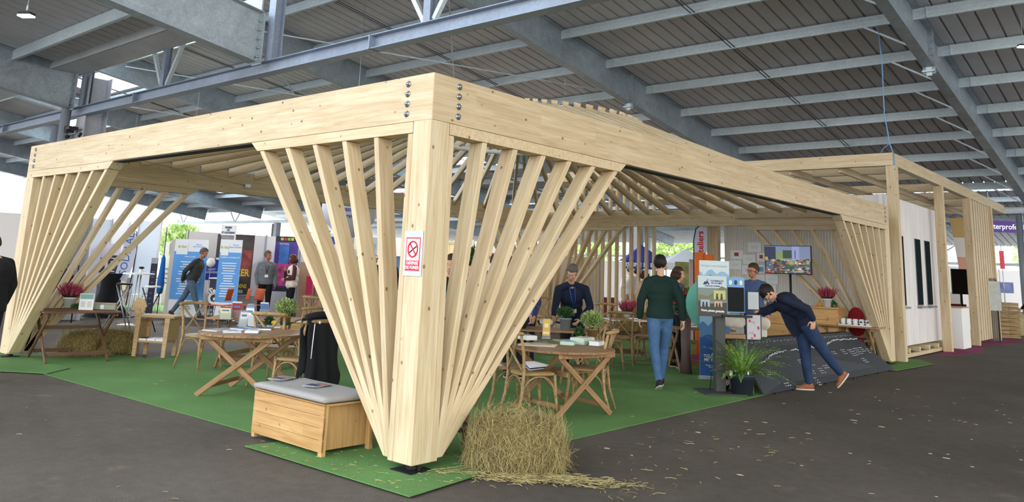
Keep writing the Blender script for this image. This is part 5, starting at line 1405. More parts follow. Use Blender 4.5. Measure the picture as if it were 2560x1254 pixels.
for (z0, z1, x0, x1, c) in ((1.10, 1.36, .36, .54, (170, 176, 182)), (.70, 1.05, .34, .56, (172, 170, 175))):
    f = MB().b2((x0, -.13, z0), (x1, -.112, z1)).build('picture_frame', BLK, kk)
    MB().b2((x0+.014, -.133, z0+.014), (x1-.014, -.129, z1-.014)).build('paper', plain('fr%d' % c[0], lin(*c), .4), f)
    m = MB(); rnd = random.Random(c[0])
    for k in range(9):
        x = rnd.uniform(x0+.02, x1-.05); z = rnd.uniform(z0+.02, z1-.05)
        if z0 < 1: m.b2((x, -.1345, z), (x+rnd.uniform(.02, .035), -.133, z+rnd.uniform(.02, .04)), k % 2)
        else: m.b2((x0+.03, -.1345, z0+.03+.02*k), (x1-.03-rnd.uniform(0, .03), -.133, z0+.034+.02*k), 0)
    m.build('print', [PAP['grey'], PAP['red']], f)
# cable and black bag at its foot
bg = thing('black_bag', 'black drawstring bag with a round white emblem at the kiosk foot', 'bag', tuple(gp(1806, 976)), rad(ka))
m = MB(); m.ell((0, .0, .13), (.085, .06, .13), 16, 10); m.ell((.03, 0, .09), (.07, .06, .09), 12, 8)
remesh(m.build('sack', BLKF, bg), .01, 2)
m = MB(); m.tube([(.03+.042*math.cos(2*PI*k/24), -.068, .12+.036*math.sin(2*PI*k/24)) for k in range(24)], .006, 6, closed=True); m.ell((.03, -.064, .12), (.03, .004, .024), 12, 8); m.build('emblem', WHTF, bg)
MB().tube([(-.05, 0, .24), (-.07, -.02, .1), (-.06, -.03, .0)], .005, 6).tube([(-.05, 0, .24), (-.02, 0, .29), (.02, 0, .24)], .005, 6).build('cord', BLK, bg)
tag(MB().tube([tuple(gp(1779, 925, .28)), tuple(gp(1777, 955, .1)), tuple(gp(1774, 975, .02)), tuple(gp(1790, 982, .018))], .006, 6).build('power_cable', BLK), 'black cable hanging down beside the kiosk post', 'cable')
bxp = gp(1872, 985); cbx = thing('cardboard_box', 'narrow upright cardboard box between the fern pot and the black board', 'box', (bxp.x-.05, bxp.y+.08, .0), rad(ka))
MB().b2((-.07, -.05, 0), (.07, .05, .28)).build('body', plain('cardboard', lin(176, 142, 104), .8), cbx)
c = gp(1690, 905); cbx = thing('cardboard_box', 'open cardboard box with paper behind the man in the green sweater', 'box', (c.x, c.y+.1, .013), rad(20))
MB().b2((-.2, -.15, 0), (.2, .15, .22)).build('body', plain('cardboard', lin(176, 142, 104), .8), cbx)
MB().quad((-.2, -.15, .22), (.2, -.15, .22), (.22, -.26, .26), (-.22, -.26, .26)).quad((.2, -.15, .22), (.2, .15, .22), (.3, .15, .27), (.3, -.15, .27)).build('flaps', plain('cardboard', lin(176, 142, 104), .8), cbx)
m = MB(); m.ell((0, 0, .25), (.13, .1, .1), 12, 8); remesh(m.build('packing_paper', WHTF, cbx), .02, 2)
# roll-up banners
def rollup(px, py, W, H, rot, label, body, name='rollup_banner'):
    p = gp(px, py); t = thing(name, label, 'banner', (p.x, p.y, .013 if p.x > -8.7 else 0), rad(rot))
    MB().b2((-W/2-.02, -.06, 0), (W/2+.02, .06, .04)).build('base', plain('alu', lin(176, 178, 182), .35, .5), t)
    MB().tube([(0, .03, .04), (0, .03, H)], .01, 8).build('pole', ZINC, t)
    s_ = MB().b2((-W/2, -.004, .04), (W/2, .0, H)).build('sheet', body, t); return t, s_
NVB = plain('banner_navy', lin(40, 84, 146), .5)
rb_, sh_ = rollup(1788, 950, .46, 1.78, ka-4, 'tall mountain tourism banner standing behind the kiosk', plain('banner_pale', lin(206, 222, 232), .5))
def layer(x0, x1, z, h, seed, mat, par, y, base=None):
    pts = mtn(None, x0, x1, 0, h, seed, 0); lo_ = base if base is not None else -.4*h
    pts = [(x0, lo_)]+pts[1:-1]+[(x1, lo_)]
    MB().prism(pts, 0, .0012, 0, FM(0, y, z)).build('mountain_print', mat, par)
layer(-.23, .23, 1.52, .13, 2, plain('mt1', lin(150, 186, 214), .5), sh_, -.0045, -.3); layer(-.23, .23, 1.45, .12, 5, plain('mt2', lin(96, 136, 174), .5), sh_, -.006, -.25); layer(-.23, .23, 1.38, .10, 3, plain('mt3', lin(104, 150, 150), .5), sh_, -.0075, -.3)
layer(-.23, .23, .92, .12, 4, plain('mt1', lin(150, 186, 214), .5), sh_, -.009, -.3); layer(-.23, .23, .74, .14, 1, plain('mt4', lin(76, 122, 168), .5), sh_, -.0105, -.3); layer(-.23, .23, .56, .13, 6, NVB, sh_, -.012, -.51)
text('Partagez votre échappée', .045, plain('script_green', lin(170, 186, 150), .5), 'lettering', sh_, FM(0, -.006, 1.70), slant=.25, sx=.9)
text('TOURMALET\nPIC DU MIDI', .06, WHT, 'lettering', sh_, FM(-.0, -.0145, .31), bold=.001)
text('Barèges  Grand Tourmalet\nPays Toy  Bagnères\nCampan', .026, WHT, 'lettering', sh_, FM(0, -.0145, .18))
MB().prism([(-.05, 0), (0, .08), (.02, .045), (.035, .06), (.06, 0)], 0, .001, 0, FM(0, -.0145, .37)).build('peak_logo', WHT, sh_)
# round teal disc display
dc = gy(1782, 762, 7.35); dd = thing('round_sign', 'large round teal printed sign behind the kiosk', 'sign', (dc.x, dc.y, .013), rad(ka))
m = MB(); n = 48; m.add([(.42*math.cos(2*PI*k/n), -.006, dc.z+.42*math.sin(2*PI*k/n)) for k in range(n)]+[(.42*math.cos(2*PI*k/n), .006, dc.z+.42*math.sin(2*PI*k/n)) for k in range(n)], [tuple(range(n)), tuple(reversed(range(n, 2*n)))]+[(k, n+k, n+(k+1) % n, (k+1) % n) for k in range(n)])
ds = m.build('disc', plain('teal_print', lin(92, 168, 152), .5, var=.1, sc=4), dd)
MB().b2((-.02, .006, 0), (.02, .03, dc.z)).b2((-.2, -.1, 0), (.2, .14, .02)).build('stand', STEELP, dd)
m = MB()
for (x, z, r) in ((-.05, -.28, .06), (.12, -.24, .03), (.22, -.2, .05)):
    m.tube([(x+r*math.cos(2*PI*k/20), -.009, dc.z+z+r*math.sin(2*PI*k/20)) for k in range(20)], .006, 5, closed=True); m.tube([(x+r*.4*math.cos(2*PI*k/12), -.009, dc.z+z+r*.4*math.sin(2*PI*k/12)) for k in range(12)], .005, 5, closed=True)
m.build('white_icons', WHT, ds)
# fern in a black bucket
fp_ = gp(1850, 990); fe = thing('potted_fern', 'bushy green fern in a black nursery pot in front of the kiosk', 'plant', (fp_.x-.02, fp_.y+.12, .013))
MB().lathe([(0, 0), (.135, 0), (.16, .2), (.165, .2), (.168, .235), (.172, .24), (.172, .265), (.155, .265), (.15, .22), (0, .22)], seg=28).build('pot', plain('nursery_pot', lin(46, 54, 64), .45), fe)
rnd = random.Random(21); m = MB(); st_ = MB()
for i in range(80):
    a = rnd.uniform(0, 2*PI); L = rnd.uniform(.35, .72); el = rnd.uniform(.55, 1.5); p = Vector((math.cos(a)*.05, math.sin(a)*.05, .22)); d = Vector((math.cos(a)*math.cos(el), math.sin(a)*math.cos(el), math.sin(el)))
    pts = []; K = 16; dr = d.copy()
    for k in range(K+1):
        pts.append(p.copy()); p = p+dr*(L/K); dr = (dr+Vector((math.cos(a)*.035, math.sin(a)*.035, -.075*(1.4-el*.5)))).normalized()
    st_.tube(pts, [.003]*K+[.001], 4)
    for k in range(2, K+1):
        u = k/K; w_ = .05*math.sin(PI*min(1, u*.9+.12))+.006; dd_ = (pts[k]-pts[k-1]).normalized(); sd = dd_.cross(Vector((0, 0, 1))).normalized()
        for e in (-1, 1):
            for q in (0, .5):
                b0 = pts[k]-dd_*q*L/K; tip = b0+sd*e*w_+dd_*w_*.5+Vector((0, 0, rnd.uniform(-.01, .015))); 
                m.add([b0, b0+dd_*.008+sd*e*w_*.5, tip, b0-dd_*.003+sd*e*w_*.5], [(0, 1, 2, 3)])
st_.build('stems', HSTEM, fe); m.build('fronds', FERN, fe)
m = MB(); m.b2((-.1, -.17, .24), (-.06, -.165, .31)).b2((.12, -.1, .27), (.14, -.095, .31)); m.build('plant_labels', WHT, fe)
# roses behind
rs = at(1714, 745, 12.9); rt = thing('rose_bouquet', 'tall bouquet of dark red roses behind the man in the green sweater', 'flowers', (rs.x, rs.y, .013))
MB().lathe([(0, .0), (.10, 0), (.07, .3), (.09, .9), (.08, .9), (.06, .3), (0, .28)], seg=20).build('vase', plain('dark_vase', lin(96, 78, 76), .5), rt)
m = MB(); leaves(m, (0, 0, 1.08), (.2, .2, .25), 500, .06, random.Random(4)); m.build('foliage', LEAFD, rt)
m = MB(); rnd = random.Random(8)
for k in range(14): m.ell((rnd.uniform(-.17, .17), rnd.uniform(-.17, .1), 1.1+rnd.uniform(-.1, .25)), (.032, .032, .028), 8, 6)
m.build('roses', plain('rose_red', lin(150, 24, 40), .5), rt)
# sloping black relief-profile board
p0 = Vector((.03, 6.42, .015)); p1 = Vector((.26, 11.72, .015)); t0 = Vector((-.47, 6.5, .68)); t1 = Vector((-.45, 11.6, .62))
rbd = thing('sloping_board', 'long black sloping display board printed with a white mountain stage profile', 'board', (0, 0, 0))
m = MB(); m.add([p0, p1, t1, t0, p0+Vector((-.03, 0, 0)), p1+Vector((-.03, 0, 0)), t1+Vector((-.03, 0, -.02)), t0+Vector((-.03, 0, -.02))], [(0, 1, 2, 3), (7, 6, 5, 4), (0, 3, 7, 4), (1, 5, 6, 2), (3, 2, 6, 7), (0, 4, 5, 1)])
face_ = m.build('face_panel', plain('slate_print', lin(58, 62, 70), .55), rbd)
m = MB()
for (a, b_) in ((p0, t0), (p1, t1)):
    bk = Vector((t0.x-.42, a.y, .015)); m.bar(Vector((b_.x-.03, a.y, b_.z-.03)), bk, .04, .04); m.bar(Vector((a.x-.06, a.y, .04)), bk+Vector((0, 0, .02)), .03, .03)
pass
m = MB(); m.add([t0+Vector((-.02, -.03, .005)), t1+Vector((-.02, .03, .005)), t1+Vector((-.2, .03, -.0)), t0+Vector((-.2, -.03, -.0)), t1+Vector((-.24, .03, -.12)), t0+Vector((-.24, -.03, -.12))], [(0, 1, 2, 3), (3, 2, 4, 5)]); m.build('black_drape', BLKF, rbd).modifiers.new('t', 'SOLIDIFY').thickness = .006
for k in range(9):
    q = p0+(p1-p0)*(k+.5)/9; MB().b2((q.x+.0, q.y-.02, 0), (q.x+.03, q.y+.02, .02)).build('foot', BLK, rbd)
ux = (p1-p0).normalized(); uy = (t0-p0).normalized(); nn = ux.cross(uy).normalized(); nn = nn if nn.x > 0 else -nn
def bp(u, v): return p0*(1-u)+p1*u+((t0-p0)*(1-u)+(t1-p1)*u)*v+nn*.003
m = MB(); rnd = random.Random(5); prev = None; u = .04
while u < .99:
    if u < .2: v = .46+.22*(u-.04)/.16
    elif u < .38: v = .68+.04*(u-.2)/.18
    elif u < .6: v = .70+.02*math.sin(u*40)
    elif u < .75: v = .72+.12*(u-.6)/.15
    else: v = .84-.02*(u-.75)/.25
    v += rnd.uniform(-.018, .018); c = bp(u, v)
    if prev is not None: m.tube([prev, c], .0055, 5, cap=False)
    prev = c; u += .0065
m.build('profile_line', WHT, face_)
m = MB()
for k in range(34):
    u = .08+.9*k/34; a = bp(u, .93); L = rnd.uniform(.03, .08)
    for q in range(1+(k % 2)):
        m.bar(a-uy*.012*q*1.4, a-uy*.012*q*1.4+ux*L, .004, .002, up=nn)
for (u, v, nr, nc) in ((.33, .5, 4, 3), (.39, .5, 4, 3), (.45, .5, 3, 3), (.36, .3, 3, 2), (.42, .28, 3, 3), (.47, .32, 2, 3), (.34, .12, 4, 2), (.55, .55, 3, 3), (.63, .58, 4, 3), (.72, .6, 3, 3), (.78, .58, 4, 4), (.84, .6, 4, 4), (.9, .6, 3, 3), (.95, .55, 3, 2), (.82, .35, 3, 3), (.08, .36, 2, 3), (.14, .12, 2, 3)):
    for i in range(nr):
        for j in range(nc):
            a = bp(u+.013*j, v-.045*i); m.bar(a, a+ux*rnd.uniform(.02, .05), .012, .002, up=nn)
m.build('white_captions', plain('print_white', lin(190, 194, 200), .6), face_)
# chests of drawers, heather, mugs, chair, TV
def chest(x0, x1, y, z, rows, label, seedd):
    t = thing('drawer_chest', label, 'chest of drawers', ((x0+x1)/2, y, .013), 0); W = x1-x0; d = .45
    MB().b2((-W/2, 0, .03), (W/2, d, z-.03)).build('carcass', OAK, t, .004)
    MB().b2((-W/2-.02, -.03, z-.03), (W/2+.02, d+.01, z)).build('top', OAK, t, .006)
    h = (z-.12)/rows
    for k in range(rows):
        f = MB().b2((-W/2+.03, -.018, .06+h*k), (W/2-.03, .0, .06+h*(k+1)-.012)).build('drawer', OAK, t, .004)
        m = MB()
        for e in (-.28, .28): m.ell((e*W, -.03, .06+h*(k+.5)), (.016, .014, .016), 10, 6)
        m.build('knob', BENT, f)
    return t
chest(-2.30, -1.66, 11.75, 1.02, 3, 'honey pine chest of drawers behind the man with glasses', 1)
chest(-1.56, -.72, 11.75, 1.04, 3, 'honey pine chest of drawers under the heather pot at the right', 2)
h_ = gy(2069, 768, 11.95); heather((h_.x, h_.y, 1.042), 'purple heather in a round white pot on the right pine chest', rx=.14, h=.2, pr=.085, ph=.17, seed=6)
h_ = gy(2052, 766, 11.95); pu = thing('gourd', 'small orange gourd left of the heather on the right pine chest', 'gourd', (h_.x-.02, h_.y, 1.042))
MB().lathe([(0, 0), (.04, .005), (.055, .035), (.045, .07), (.03, .085), (.018, .1), (0, .105)], seg=16).build('fruit', plain('gourd_orange', lin(206, 140, 44), .5), pu)
MB().tube([(0, 0, .1), (.008, 0, .12)], .006, 6).build('stalk', HSTEM, pu)
h_ = gy(2092, 768, 12.0); gv = thing('green_sprig', 'trailing green sprig right of the heather on the pine chest', 'plant', (h_.x-.06, h_.y, 1.042)); m = MB(); leaves(m, (0, 0, .06), (.05, .05, .06), 160, .04, random.Random(2)); m.build('foliage', LEAFD, gv)
h_ = gp(1568, 793, .702); heather((h_.x, h_.y, .702), 'purple heather in a small white pot on the rear table by the screen', h=.2, pr=.08, ph=.11, seed=11)
zt = c8.z+.001
tray = thing('tray', 'white tray under the row of mugs', 'tray', (c8.x, 11.85, zt)); MB().b2((-.42, -.1, 0), (.40, .12, .018)).build('board', WHT, tray, .004)
for k in range(7):
    q = thing('mug', ['white mug at the left end of the tray', 'second white mug from the left on the tray', 'third white mug from the left on the tray', 'middle white mug on the tray', 'white mug right of the middle one on the tray', 'mug with a blue mountain print, sixth on the tray', 'mug with a blue mountain print at the right end of the tray'][k], 'mug', (c8.x-.36+.115*k, 11.85, zt+.0185), rad(-90), 'mugs on the side table')
    MB().lathe([(0, 0), (.042, 0), (.044, .11), (.040, .11), (.038, .01), (0, .008)], seg=18).build('cup', WPOT, q)
    MB().tube([(.0, .042, .09), (.0, .07, .08), (0, .072, .04), (0, .043, .025)], .006, 6).build('handle', WPOT, q)
    if k > 4: MB().prism([(-.03, 0), (0, .035), (.02, .02), (.03, 0)], 0, .003, 0, Matrix.Translation((.043, 0, .045)) @ Matrix(((0, 0, 1, 0), (1, 0, 0, 0), (0, 1, 0, 0), (0, 0, 0, 1)))).build('mountain_print', LOGO, q)
rc = thing('red_armchair', 'dark red padded chair back between the pine chest and the mug table', 'chair', (-.55, 12.3, .013), rad(-90))
REDU = plain('red_upholstery', lin(140, 26, 40), .8)
m = MB(); m.ell((0, 0, .82), (.06, .17, .24), 14, 10); m.ell((0, 0, .65), (.06, .16, .15), 12, 8); remesh(m.build('backrest', REDU, rc), .015, 3)
MB().b2((.0, -.19, .42), (.36, .19, .48)).build('seat', REDU, rc, .02)
for (x, y) in ((0, -.17), (0, .17), (.33, -.17), (.33, .17)): MB().tube([(x, y, 0), (x, y, .44)], .014, 8).build('leg', BLK, rc)
ta = gy(1912, 617, 12.2); tb = gy(2030, 686, 12.2); tvz = (ta.z+tb.z)/2
tv = thing('television', 'flat television on a tall stand showing a market scene, before the ribbed wall', 'television', ((ta.x+tb.x)/2, 12.2, 0.013), 0)
tw, th_ = (tb.x-ta.x)/2, (ta.z-tb.z)/2+.02
MB().b2((-tw, -.02, tvz-th_), (tw, .03, tvz+th_)).build('case', BLK, tv, .004)
scr = MB().b2((-tw+.012, -.022, tvz-th_+.016), (tw-.012, -.018, tvz+th_-.012)).build('screen', plain('screen_sky', lin(120, 134, 168), .3, emit=.55), tv)
def spic(x0, z0, x1, z1, c, k): MB().b2((-tw+.012+(2*tw-.024)*x0, -.0225-.0004*k, tvz-th_+.016+(2*th_-.03)*z0), (-tw+.012+(2*tw-.024)*x1, -.0215, tvz-th_+.016+(2*th_-.03)*z1)).build('screen_image', plain('scr%d_%d_%d' % c, lin(*c), .3, emit=.5), scr)
for a in [(0, .5, .24, .98, (44, 50, 84), 1), (.25, .5, .5, .78, (130, 150, 90), 2), (.4, .55, .6, .85, (52, 70, 56), 3), (.6, .5, .76, 1, (150, 158, 206), 4), (.66, .55, .68, .85, (60, 70, 120), 5), (0, 0, 1, .46, (58, 62, 74), 6), (.03, .1, .18, .42, (82, 100, 116), 7), (0, 0, .18, .14, (150, 64, 54), 8), (.26, .0, .38, .5, (112, 88, 76), 9), (.45, .2, .62, .4, (54, 88, 56), 10), (.5, .34, .98, .48, (150, 160, 120), 11), (.72, .38, .9, .46, (176, 84, 74), 12), (.45, .04, .95, .16, (140, 148, 154), 13), (.64, .18, .98, .32, (86, 94, 100), 14), (.0, .5, .06, .6, (196, 160, 50), 15), (.56, .06, .6, .2, (40, 54, 50), 16), (.84, .08, .88, .24, (40, 54, 50), 17)]: spic(*a)
rnd = random.Random(17); pal = [(196, 96, 84), (60, 96, 58), (208, 212, 214), (46, 50, 62), (150, 120, 96), (96, 120, 160), (70, 52, 44), (168, 170, 110)]
for ci, c in enumerate(pal):
    m = MB()
    for q in range(16):
        x = rnd.uniform(-tw+.04, tw-.06); z = tvz-th_+.03+rnd.random()**1.3*th_*.95; r = rnd.uniform(.008, .035); n = 7
        m.prism([(x+r*math.cos(2*PI*k/n)*rnd.uniform(.7, 2), z+r*.7*math.sin(2*PI*k/n)*rnd.uniform(.6, 1)) for k in range(n)], 0, .0004+.0001*ci, 0, FM(0, -.0295, 0))
    m.build('screen_image', plain('scb%d' % ci, lin(*c), .3, emit=.5), scr)
MB().tube([(.02, .06, .02), (.02, .06, tvz)], .025, 10).b2((-.3, -.2, 0), (.34, .25, .02)).b2((-.08, .03, tvz-.1), (.12, .07, tvz+.1)).build('stand', BLK, tv)
# sheets pinned to the ribbed wall
for k, (xa, ya, xb, yb, lb) in enumerate([(1870, 605, 1902, 630, 'topmost sheet in a plastic sleeve on the ribbed wall'), (1826, 625, 1857, 648, 'sheet with a small red and grey picture, upper left of the wall sheets'), (1857, 636, 1888, 660, 'blank looking sheet in the middle of the upper wall sheets'), (1891, 631, 1915, 654, 'sheet with orange print tucked behind the television edge'), (1822, 650, 1853, 673, 'sheet with faint lines at the left of the wall sheets'), (1854, 662, 1885, 686, 'sheet partly behind the man with glasses'), (1886, 661, 1914, 683, 'sheet with a bright blue print below the orange one'), (1828, 690, 1856, 715, 'lowest left sheet on the ribbed wall'), (1887, 686, 1912, 708, 'sheet right of the head of the man with glasses'), (1913, 686, 1945, 710, 'sheet with a faint round emblem under the television'), (1911, 711, 1940, 735, 'lowest right sheet on the ribbed wall')]):
    a = gy(xa, ya, 13.69); b_ = gy(xb, yb, 13.69)
    t = thing('wall_sheet', lb, 'sheet', ((a.x+b_.x)/2, 13.705, (a.z+b_.z)/2), 0, 'sheets on the ribbed wall'); w_, h2 = abs(b_.x-a.x)/2, abs(a.z-b_.z)/2
    MB().b2((-w_, -.004, -h2), (w_, 0, h2)).build('sleeve', plain('plastic_sleeve_white', lin(222, 226, 232), .25), t)
    pc = [PAP['grey'], PAP['red'], PAP['grey'], PAP['red'], PAP['grey'], PAP['grey'], plain('bright_blue_print', lin(96, 164, 214), .5), PAP['grey'], PAP['grey'], PAP['teal'], PAP['grey']][k]
    m = MB()
    if k in (6,): m.b2((-w_*.5, -.006, -h2*.6), (w_*.6, -.004, h2*.5))
    elif k in (1, 3): m.b2((-w_*.4, -.006, -h2*.3), (w_*.3, -.004, h2*.5))
    else:
        for q in range(3): m.b2((-w_*.6, -.006, -h2*.2+q*h2*.22), (w_*.5, -.004, -h2*.16+q*h2*.22))
    m.build('print', pc, t)
# white tote bags and cloth by the frames
for (px, py, D, lb) in ((1835, 812, 11.6, 'white tote bags heaped on a chair behind the picture frames'), (1897, 815, 12.2, 'white canvas bag hanging beside the pine chest')):
    p = at(px, py, D); t = thing('tote_bag', lb, 'bag', (p.x, p.y, .013), rad(ka))
    m = MB(); rnd = random.Random(px)
    for k in range(3): m.ell((-.07+.07*k, rnd.uniform(-.03, .03), p.z+rnd.uniform(-.04, .06)), (.11, .07, .10), 12, 8)
    if px > 1850: m.ell((0, 0, p.z-.12), (.13, .06, .28), 12, 8)
    remesh(m.build('cloth', fab('canvas', (220, 214, 204)), t), .014, 3)
    MB().b2((-.17, -.1, .0), (.17, .1, p.z-.14 if px < 1850 else p.z-.36)).build('stand_box', plain('cardboard', lin(176, 142, 104), .8), t)
# orange column and slanted posts, pull-up beside
p = at(1757, 700, 15.8); oc = thing('orange_roll', 'tall orange fabric rolls behind the mountain banner', 'roll', (p.x, p.y, .0))
m = MB(); m.tube([(-.06, 0, 0), (-.06, 0, 2.02)], .11, 14).tube([(.1, .05, 0), (.1, .05, 1.98)], .1, 14); m.build('cloth', plain('orange_cloth', lin(214, 108, 44), .7), oc)
# jacket over the chair back
jp = Vector(JC.location); ja = JC.rotation_euler.z
jk = thing('hanging_jacket', 'black jacket with white piping hung over a bentwood chair back', 'jacket', (jp.x, jp.y, .013), ja)
m = MB(); nu, nv = 30, 22; vs = []; rnd = random.Random(2)
for j in range(nv+1):
    for i in range(nu+1):
        u, v = i/nu, j/nv; a = -1+2*u
        zz = .90-.60*v-.13*v*v*abs(math.sin(u*6.6+.5))+(.05*math.cos(u*9) if v > .8 else 0)*(v-.8)*5+(.10*math.sin(u*PI) if v > .9 else 0)*0
        xx = -.335-.045*v-.02*(1-a*a)-.018*math.sin(a*9+v*2)*(.3+v)-(.0 if v > .05 else -.04)
        yy = a*(.22+.06*v+.02*math.sin(v*7))
        vs.append((xx, yy, zz))
m.add(vs, [(j*(nu+1)+i, j*(nu+1)+i+1, (j+1)*(nu+1)+i+1, (j+1)*(nu+1)+i) for j in range(nv) for i in range(nu)], 0, None, True)
vs2 = [(x+.11+(.03 if z < .8 else 0), y*.92, z+.1*(1-z)*.6) for x, y, z in vs]
m.add(vs2, [(j*(nu+1)+i, (j+1)*(nu+1)+i, (j+1)*(nu+1)+i+1, j*(nu+1)+i+1) for j in range(nv) for i in range(nu)], 0, None, True)
o = m.build('shell', BLKF, jk); so = o.modifiers.new('t', 'SOLIDIFY'); so.thickness = .014
m = MB(); m.tube([(-.27, -.22, .92), (-.30, -.1, .945), (-.31, 0, .95), (-.30, .1, .945), (-.27, .22, .92)], .035, 10); m.build('collar', BLKF, jk)
MB().tube([(-.385, .2, .86), (-.40, .225, .7), (-.415, .25, .5)], .005, 6).build('piping', WHTF, jk)
MB().ell((-.38, .12, .87), (.006, .016, .016), 12, 8).build('round_badge', WHT, jk)
# biscuit tray, papers on a chair
p = gp(1342, 800, .70); tr_ = thing('biscuit_tray', 'round tray of golden biscuits left of the leaning man', 'tray', (p.x, p.y, .702))
MB().lathe([(0, 0), (.13, 0), (.15, .02), (.14, .02), (.125, .006), (0, .006)], seg=24).build('dish', PLY, tr_)
for k in range(9): MB().lathe([(.012, .0), (.03, .004), (.034, .014), (.028, .022), (.012, .02), (.012, 0)], (.08*math.cos(k*.7)*(.4+.6*(k % 2)), .08*math.sin(k*.7)*(.4+.6*(k % 2)), .007), 12).build('biscuit', plain('biscuit', lin(214, 160, 86), .6, var=.15, sc=40), tr_)
p = gp(1335, 924, .48); m = MB(); pj = thing('paper_heap', 'crumpled white papers and leaflets on the front left chair seat', 'papers', (p.x, p.y, .485), rad(60))
for k in range(4): MB().add([(-.1, -.12, .004+.012*k), (.08+.02*k, -.1, .02+.012*k), (.1, .12, .006+.012*k), (-.08, .1, .03+.014*k), (0, 0, .05+.012*k)], [(0, 1, 4), (1, 2, 4), (2, 3, 4), (3, 0, 4)]).build('sheet', PAP[['white', 'navy', 'white', 'white'][k]], pj)
# ---------------------------------------------------------------- right side: hut end, crates
p = gp(2405, 873); pt = thing('plinth', 'white box plinth with wooden top at the end of the hut', 'plinth', (-.45, 19.2, .013), 0)
MB().b2((-.55, -.5, 0), (.5, .4, 1.0)).build('body', WHT, pt, .005); MB().b2((-.58, -.53, 1.0), (.53, .43, 1.03)).build('top', PLY, pt)
def card(name, px0, py0, px1, py1, D, mat, label, cat, th=.02, frame_=None, zfloor=False, kids=None, par_name='panel'):
    a = at(px0, (py0+py1)/2, D); b_ = at(px1, (py0+py1)/2, D); zt_ = at((px0+px1)/2, py0, D).z; zb_ = at((px0+px1)/2, py1, D).z
    if zfloor: zb_ = 0.0
    L = (Vector((b_.x, b_.y))-Vector((a.x, a.y))).length; an = math.atan2(b_.y-a.y, b_.x-a.x)
    t = thing(name, label, cat, ((a.x+b_.x)/2, (a.y+b_.y)/2, max(0, zb_)), an)
    o = MB().b2((-L/2, 0, 0), (L/2, th, zt_-zb_)).build(par_name, mat, t)
    t['_'] = 0; del t['_']
    return t, o, L, zt_-zb_
t, o, L, h = card('television', 2380, 672, 2426, 735, 24.5, BLK, 'dark television screen seen through the end of the hut', 'television', .05, par_name='case')
MB().b2((-L/2+.03, -.004, .03), (L/2-.03, 0, h-.03)).build('screen', plain('screen_glass', lin(22, 26, 28), .12, spec=.5), t)
MB().b2((-.03, .03, -t.location.z), (.03, .07, .1)).build('stand', BLK, t)
card('fabric_panel', 2380, 760, 2418, 822, 25, plain('dark_red_cloth', lin(126, 14, 32), .8), 'deep red cloth panel above the white plinth', 'panel', .3, zfloor=True)
card('notice_board', 2376, 730, 2402, 758, 26, WHT, 'small white notice board behind the dark television', 'board', .03, zfloor=True)
MESH = NB('fine_black_mesh'); mx_ = MESH.n('ShaderNodeMixShader'); tr2 = MESH.n('ShaderNodeBsdfTransparent'); mo_ = [x for x in MESH.t.nodes if x.type == 'OUTPUT_MATERIAL'][0]
MESH.b.inputs['Base Color'].default_value = (.05, .05, .07, 1); MESH.l(tr2.outputs[0], mx_.inputs[1]); MESH.l(MESH.b.outputs[0], mx_.inputs[2]); mx_.inputs[0].default_value = .45; MESH.l(mx_.outputs[0], mo_.inputs[0])
t, o, L, h = card('mesh_screen', 2467, 695, 2497, 862, 23.2, MESH.m, 'see-through dark mesh panel standing right of the slatted end panel', 'screen', .01, zfloor=True)
MB().b2((-L/2, -.01, 0), (-L/2+.03, .02, h)).b2((L/2-.03, -.01, 0), (L/2, .02, h*.97)).build('upright', BLK, t)
MB().b2((-L/2+.02, -.02, .9), (L/2+.08, -.012, 1.75)).build('draped_poster', plain('old_map', lin(190, 196, 194), .8, var=.12, sc=6), t)
rnd = random.Random(3)
for k, (px, col_, row) in enumerate([(2505, 0, 0), (2505, 0, 1), (2505, 0, 2), (2530, 1, 0), (2530, 1, 1), (2530, 1, 2)]):
    p = at(px, 850, 25.2)
    t = thing('wooden_crate', ['bottom crate of the left stack beside the mesh panel', 'middle crate of the left stack beside the mesh panel', 'top crate of the left stack beside the mesh panel', 'bottom crate of the right stack near the right edge', 'middle crate of the right stack near the right edge', 'top crate of the right stack near the right edge'][k], 'crate', (p.x, p.y, .013+row*.37), rad(ka), 'stacked wooden crates')
    s_ = .17
    for q in range(3):
        MB().b2((-s_, -.2, .01+.12*q), (s_, -.185, .115+.12*q)).b2((-s_, .185, .01+.12*q), (s_, .2, .115+.12*q)).b2((-s_, -.2, .01+.12*q), (-s_+.015, .2, .115+.12*q)).b2((s_-.015, -.2, .01+.12*q), (s_, .2, .115+.12*q)).build('board', CRATE, t, .002)
    MB().b2((-s_, -.2, 0), (s_, .2, .012)).build('base', CRATE, t)
p = at(2553, 850, 27); t = thing('hay_bale', 'pale hay heap behind the crates at the right edge', 'hay bale', (p.x, p.y, 0)); m = MB(); m.ell((0, 0, .3), (.5, .4, .5), 18, 12); m.build('heap', plain('pale_hay', lin(196, 184, 140), .9, var=.25, sc=18, bump=.6), t)
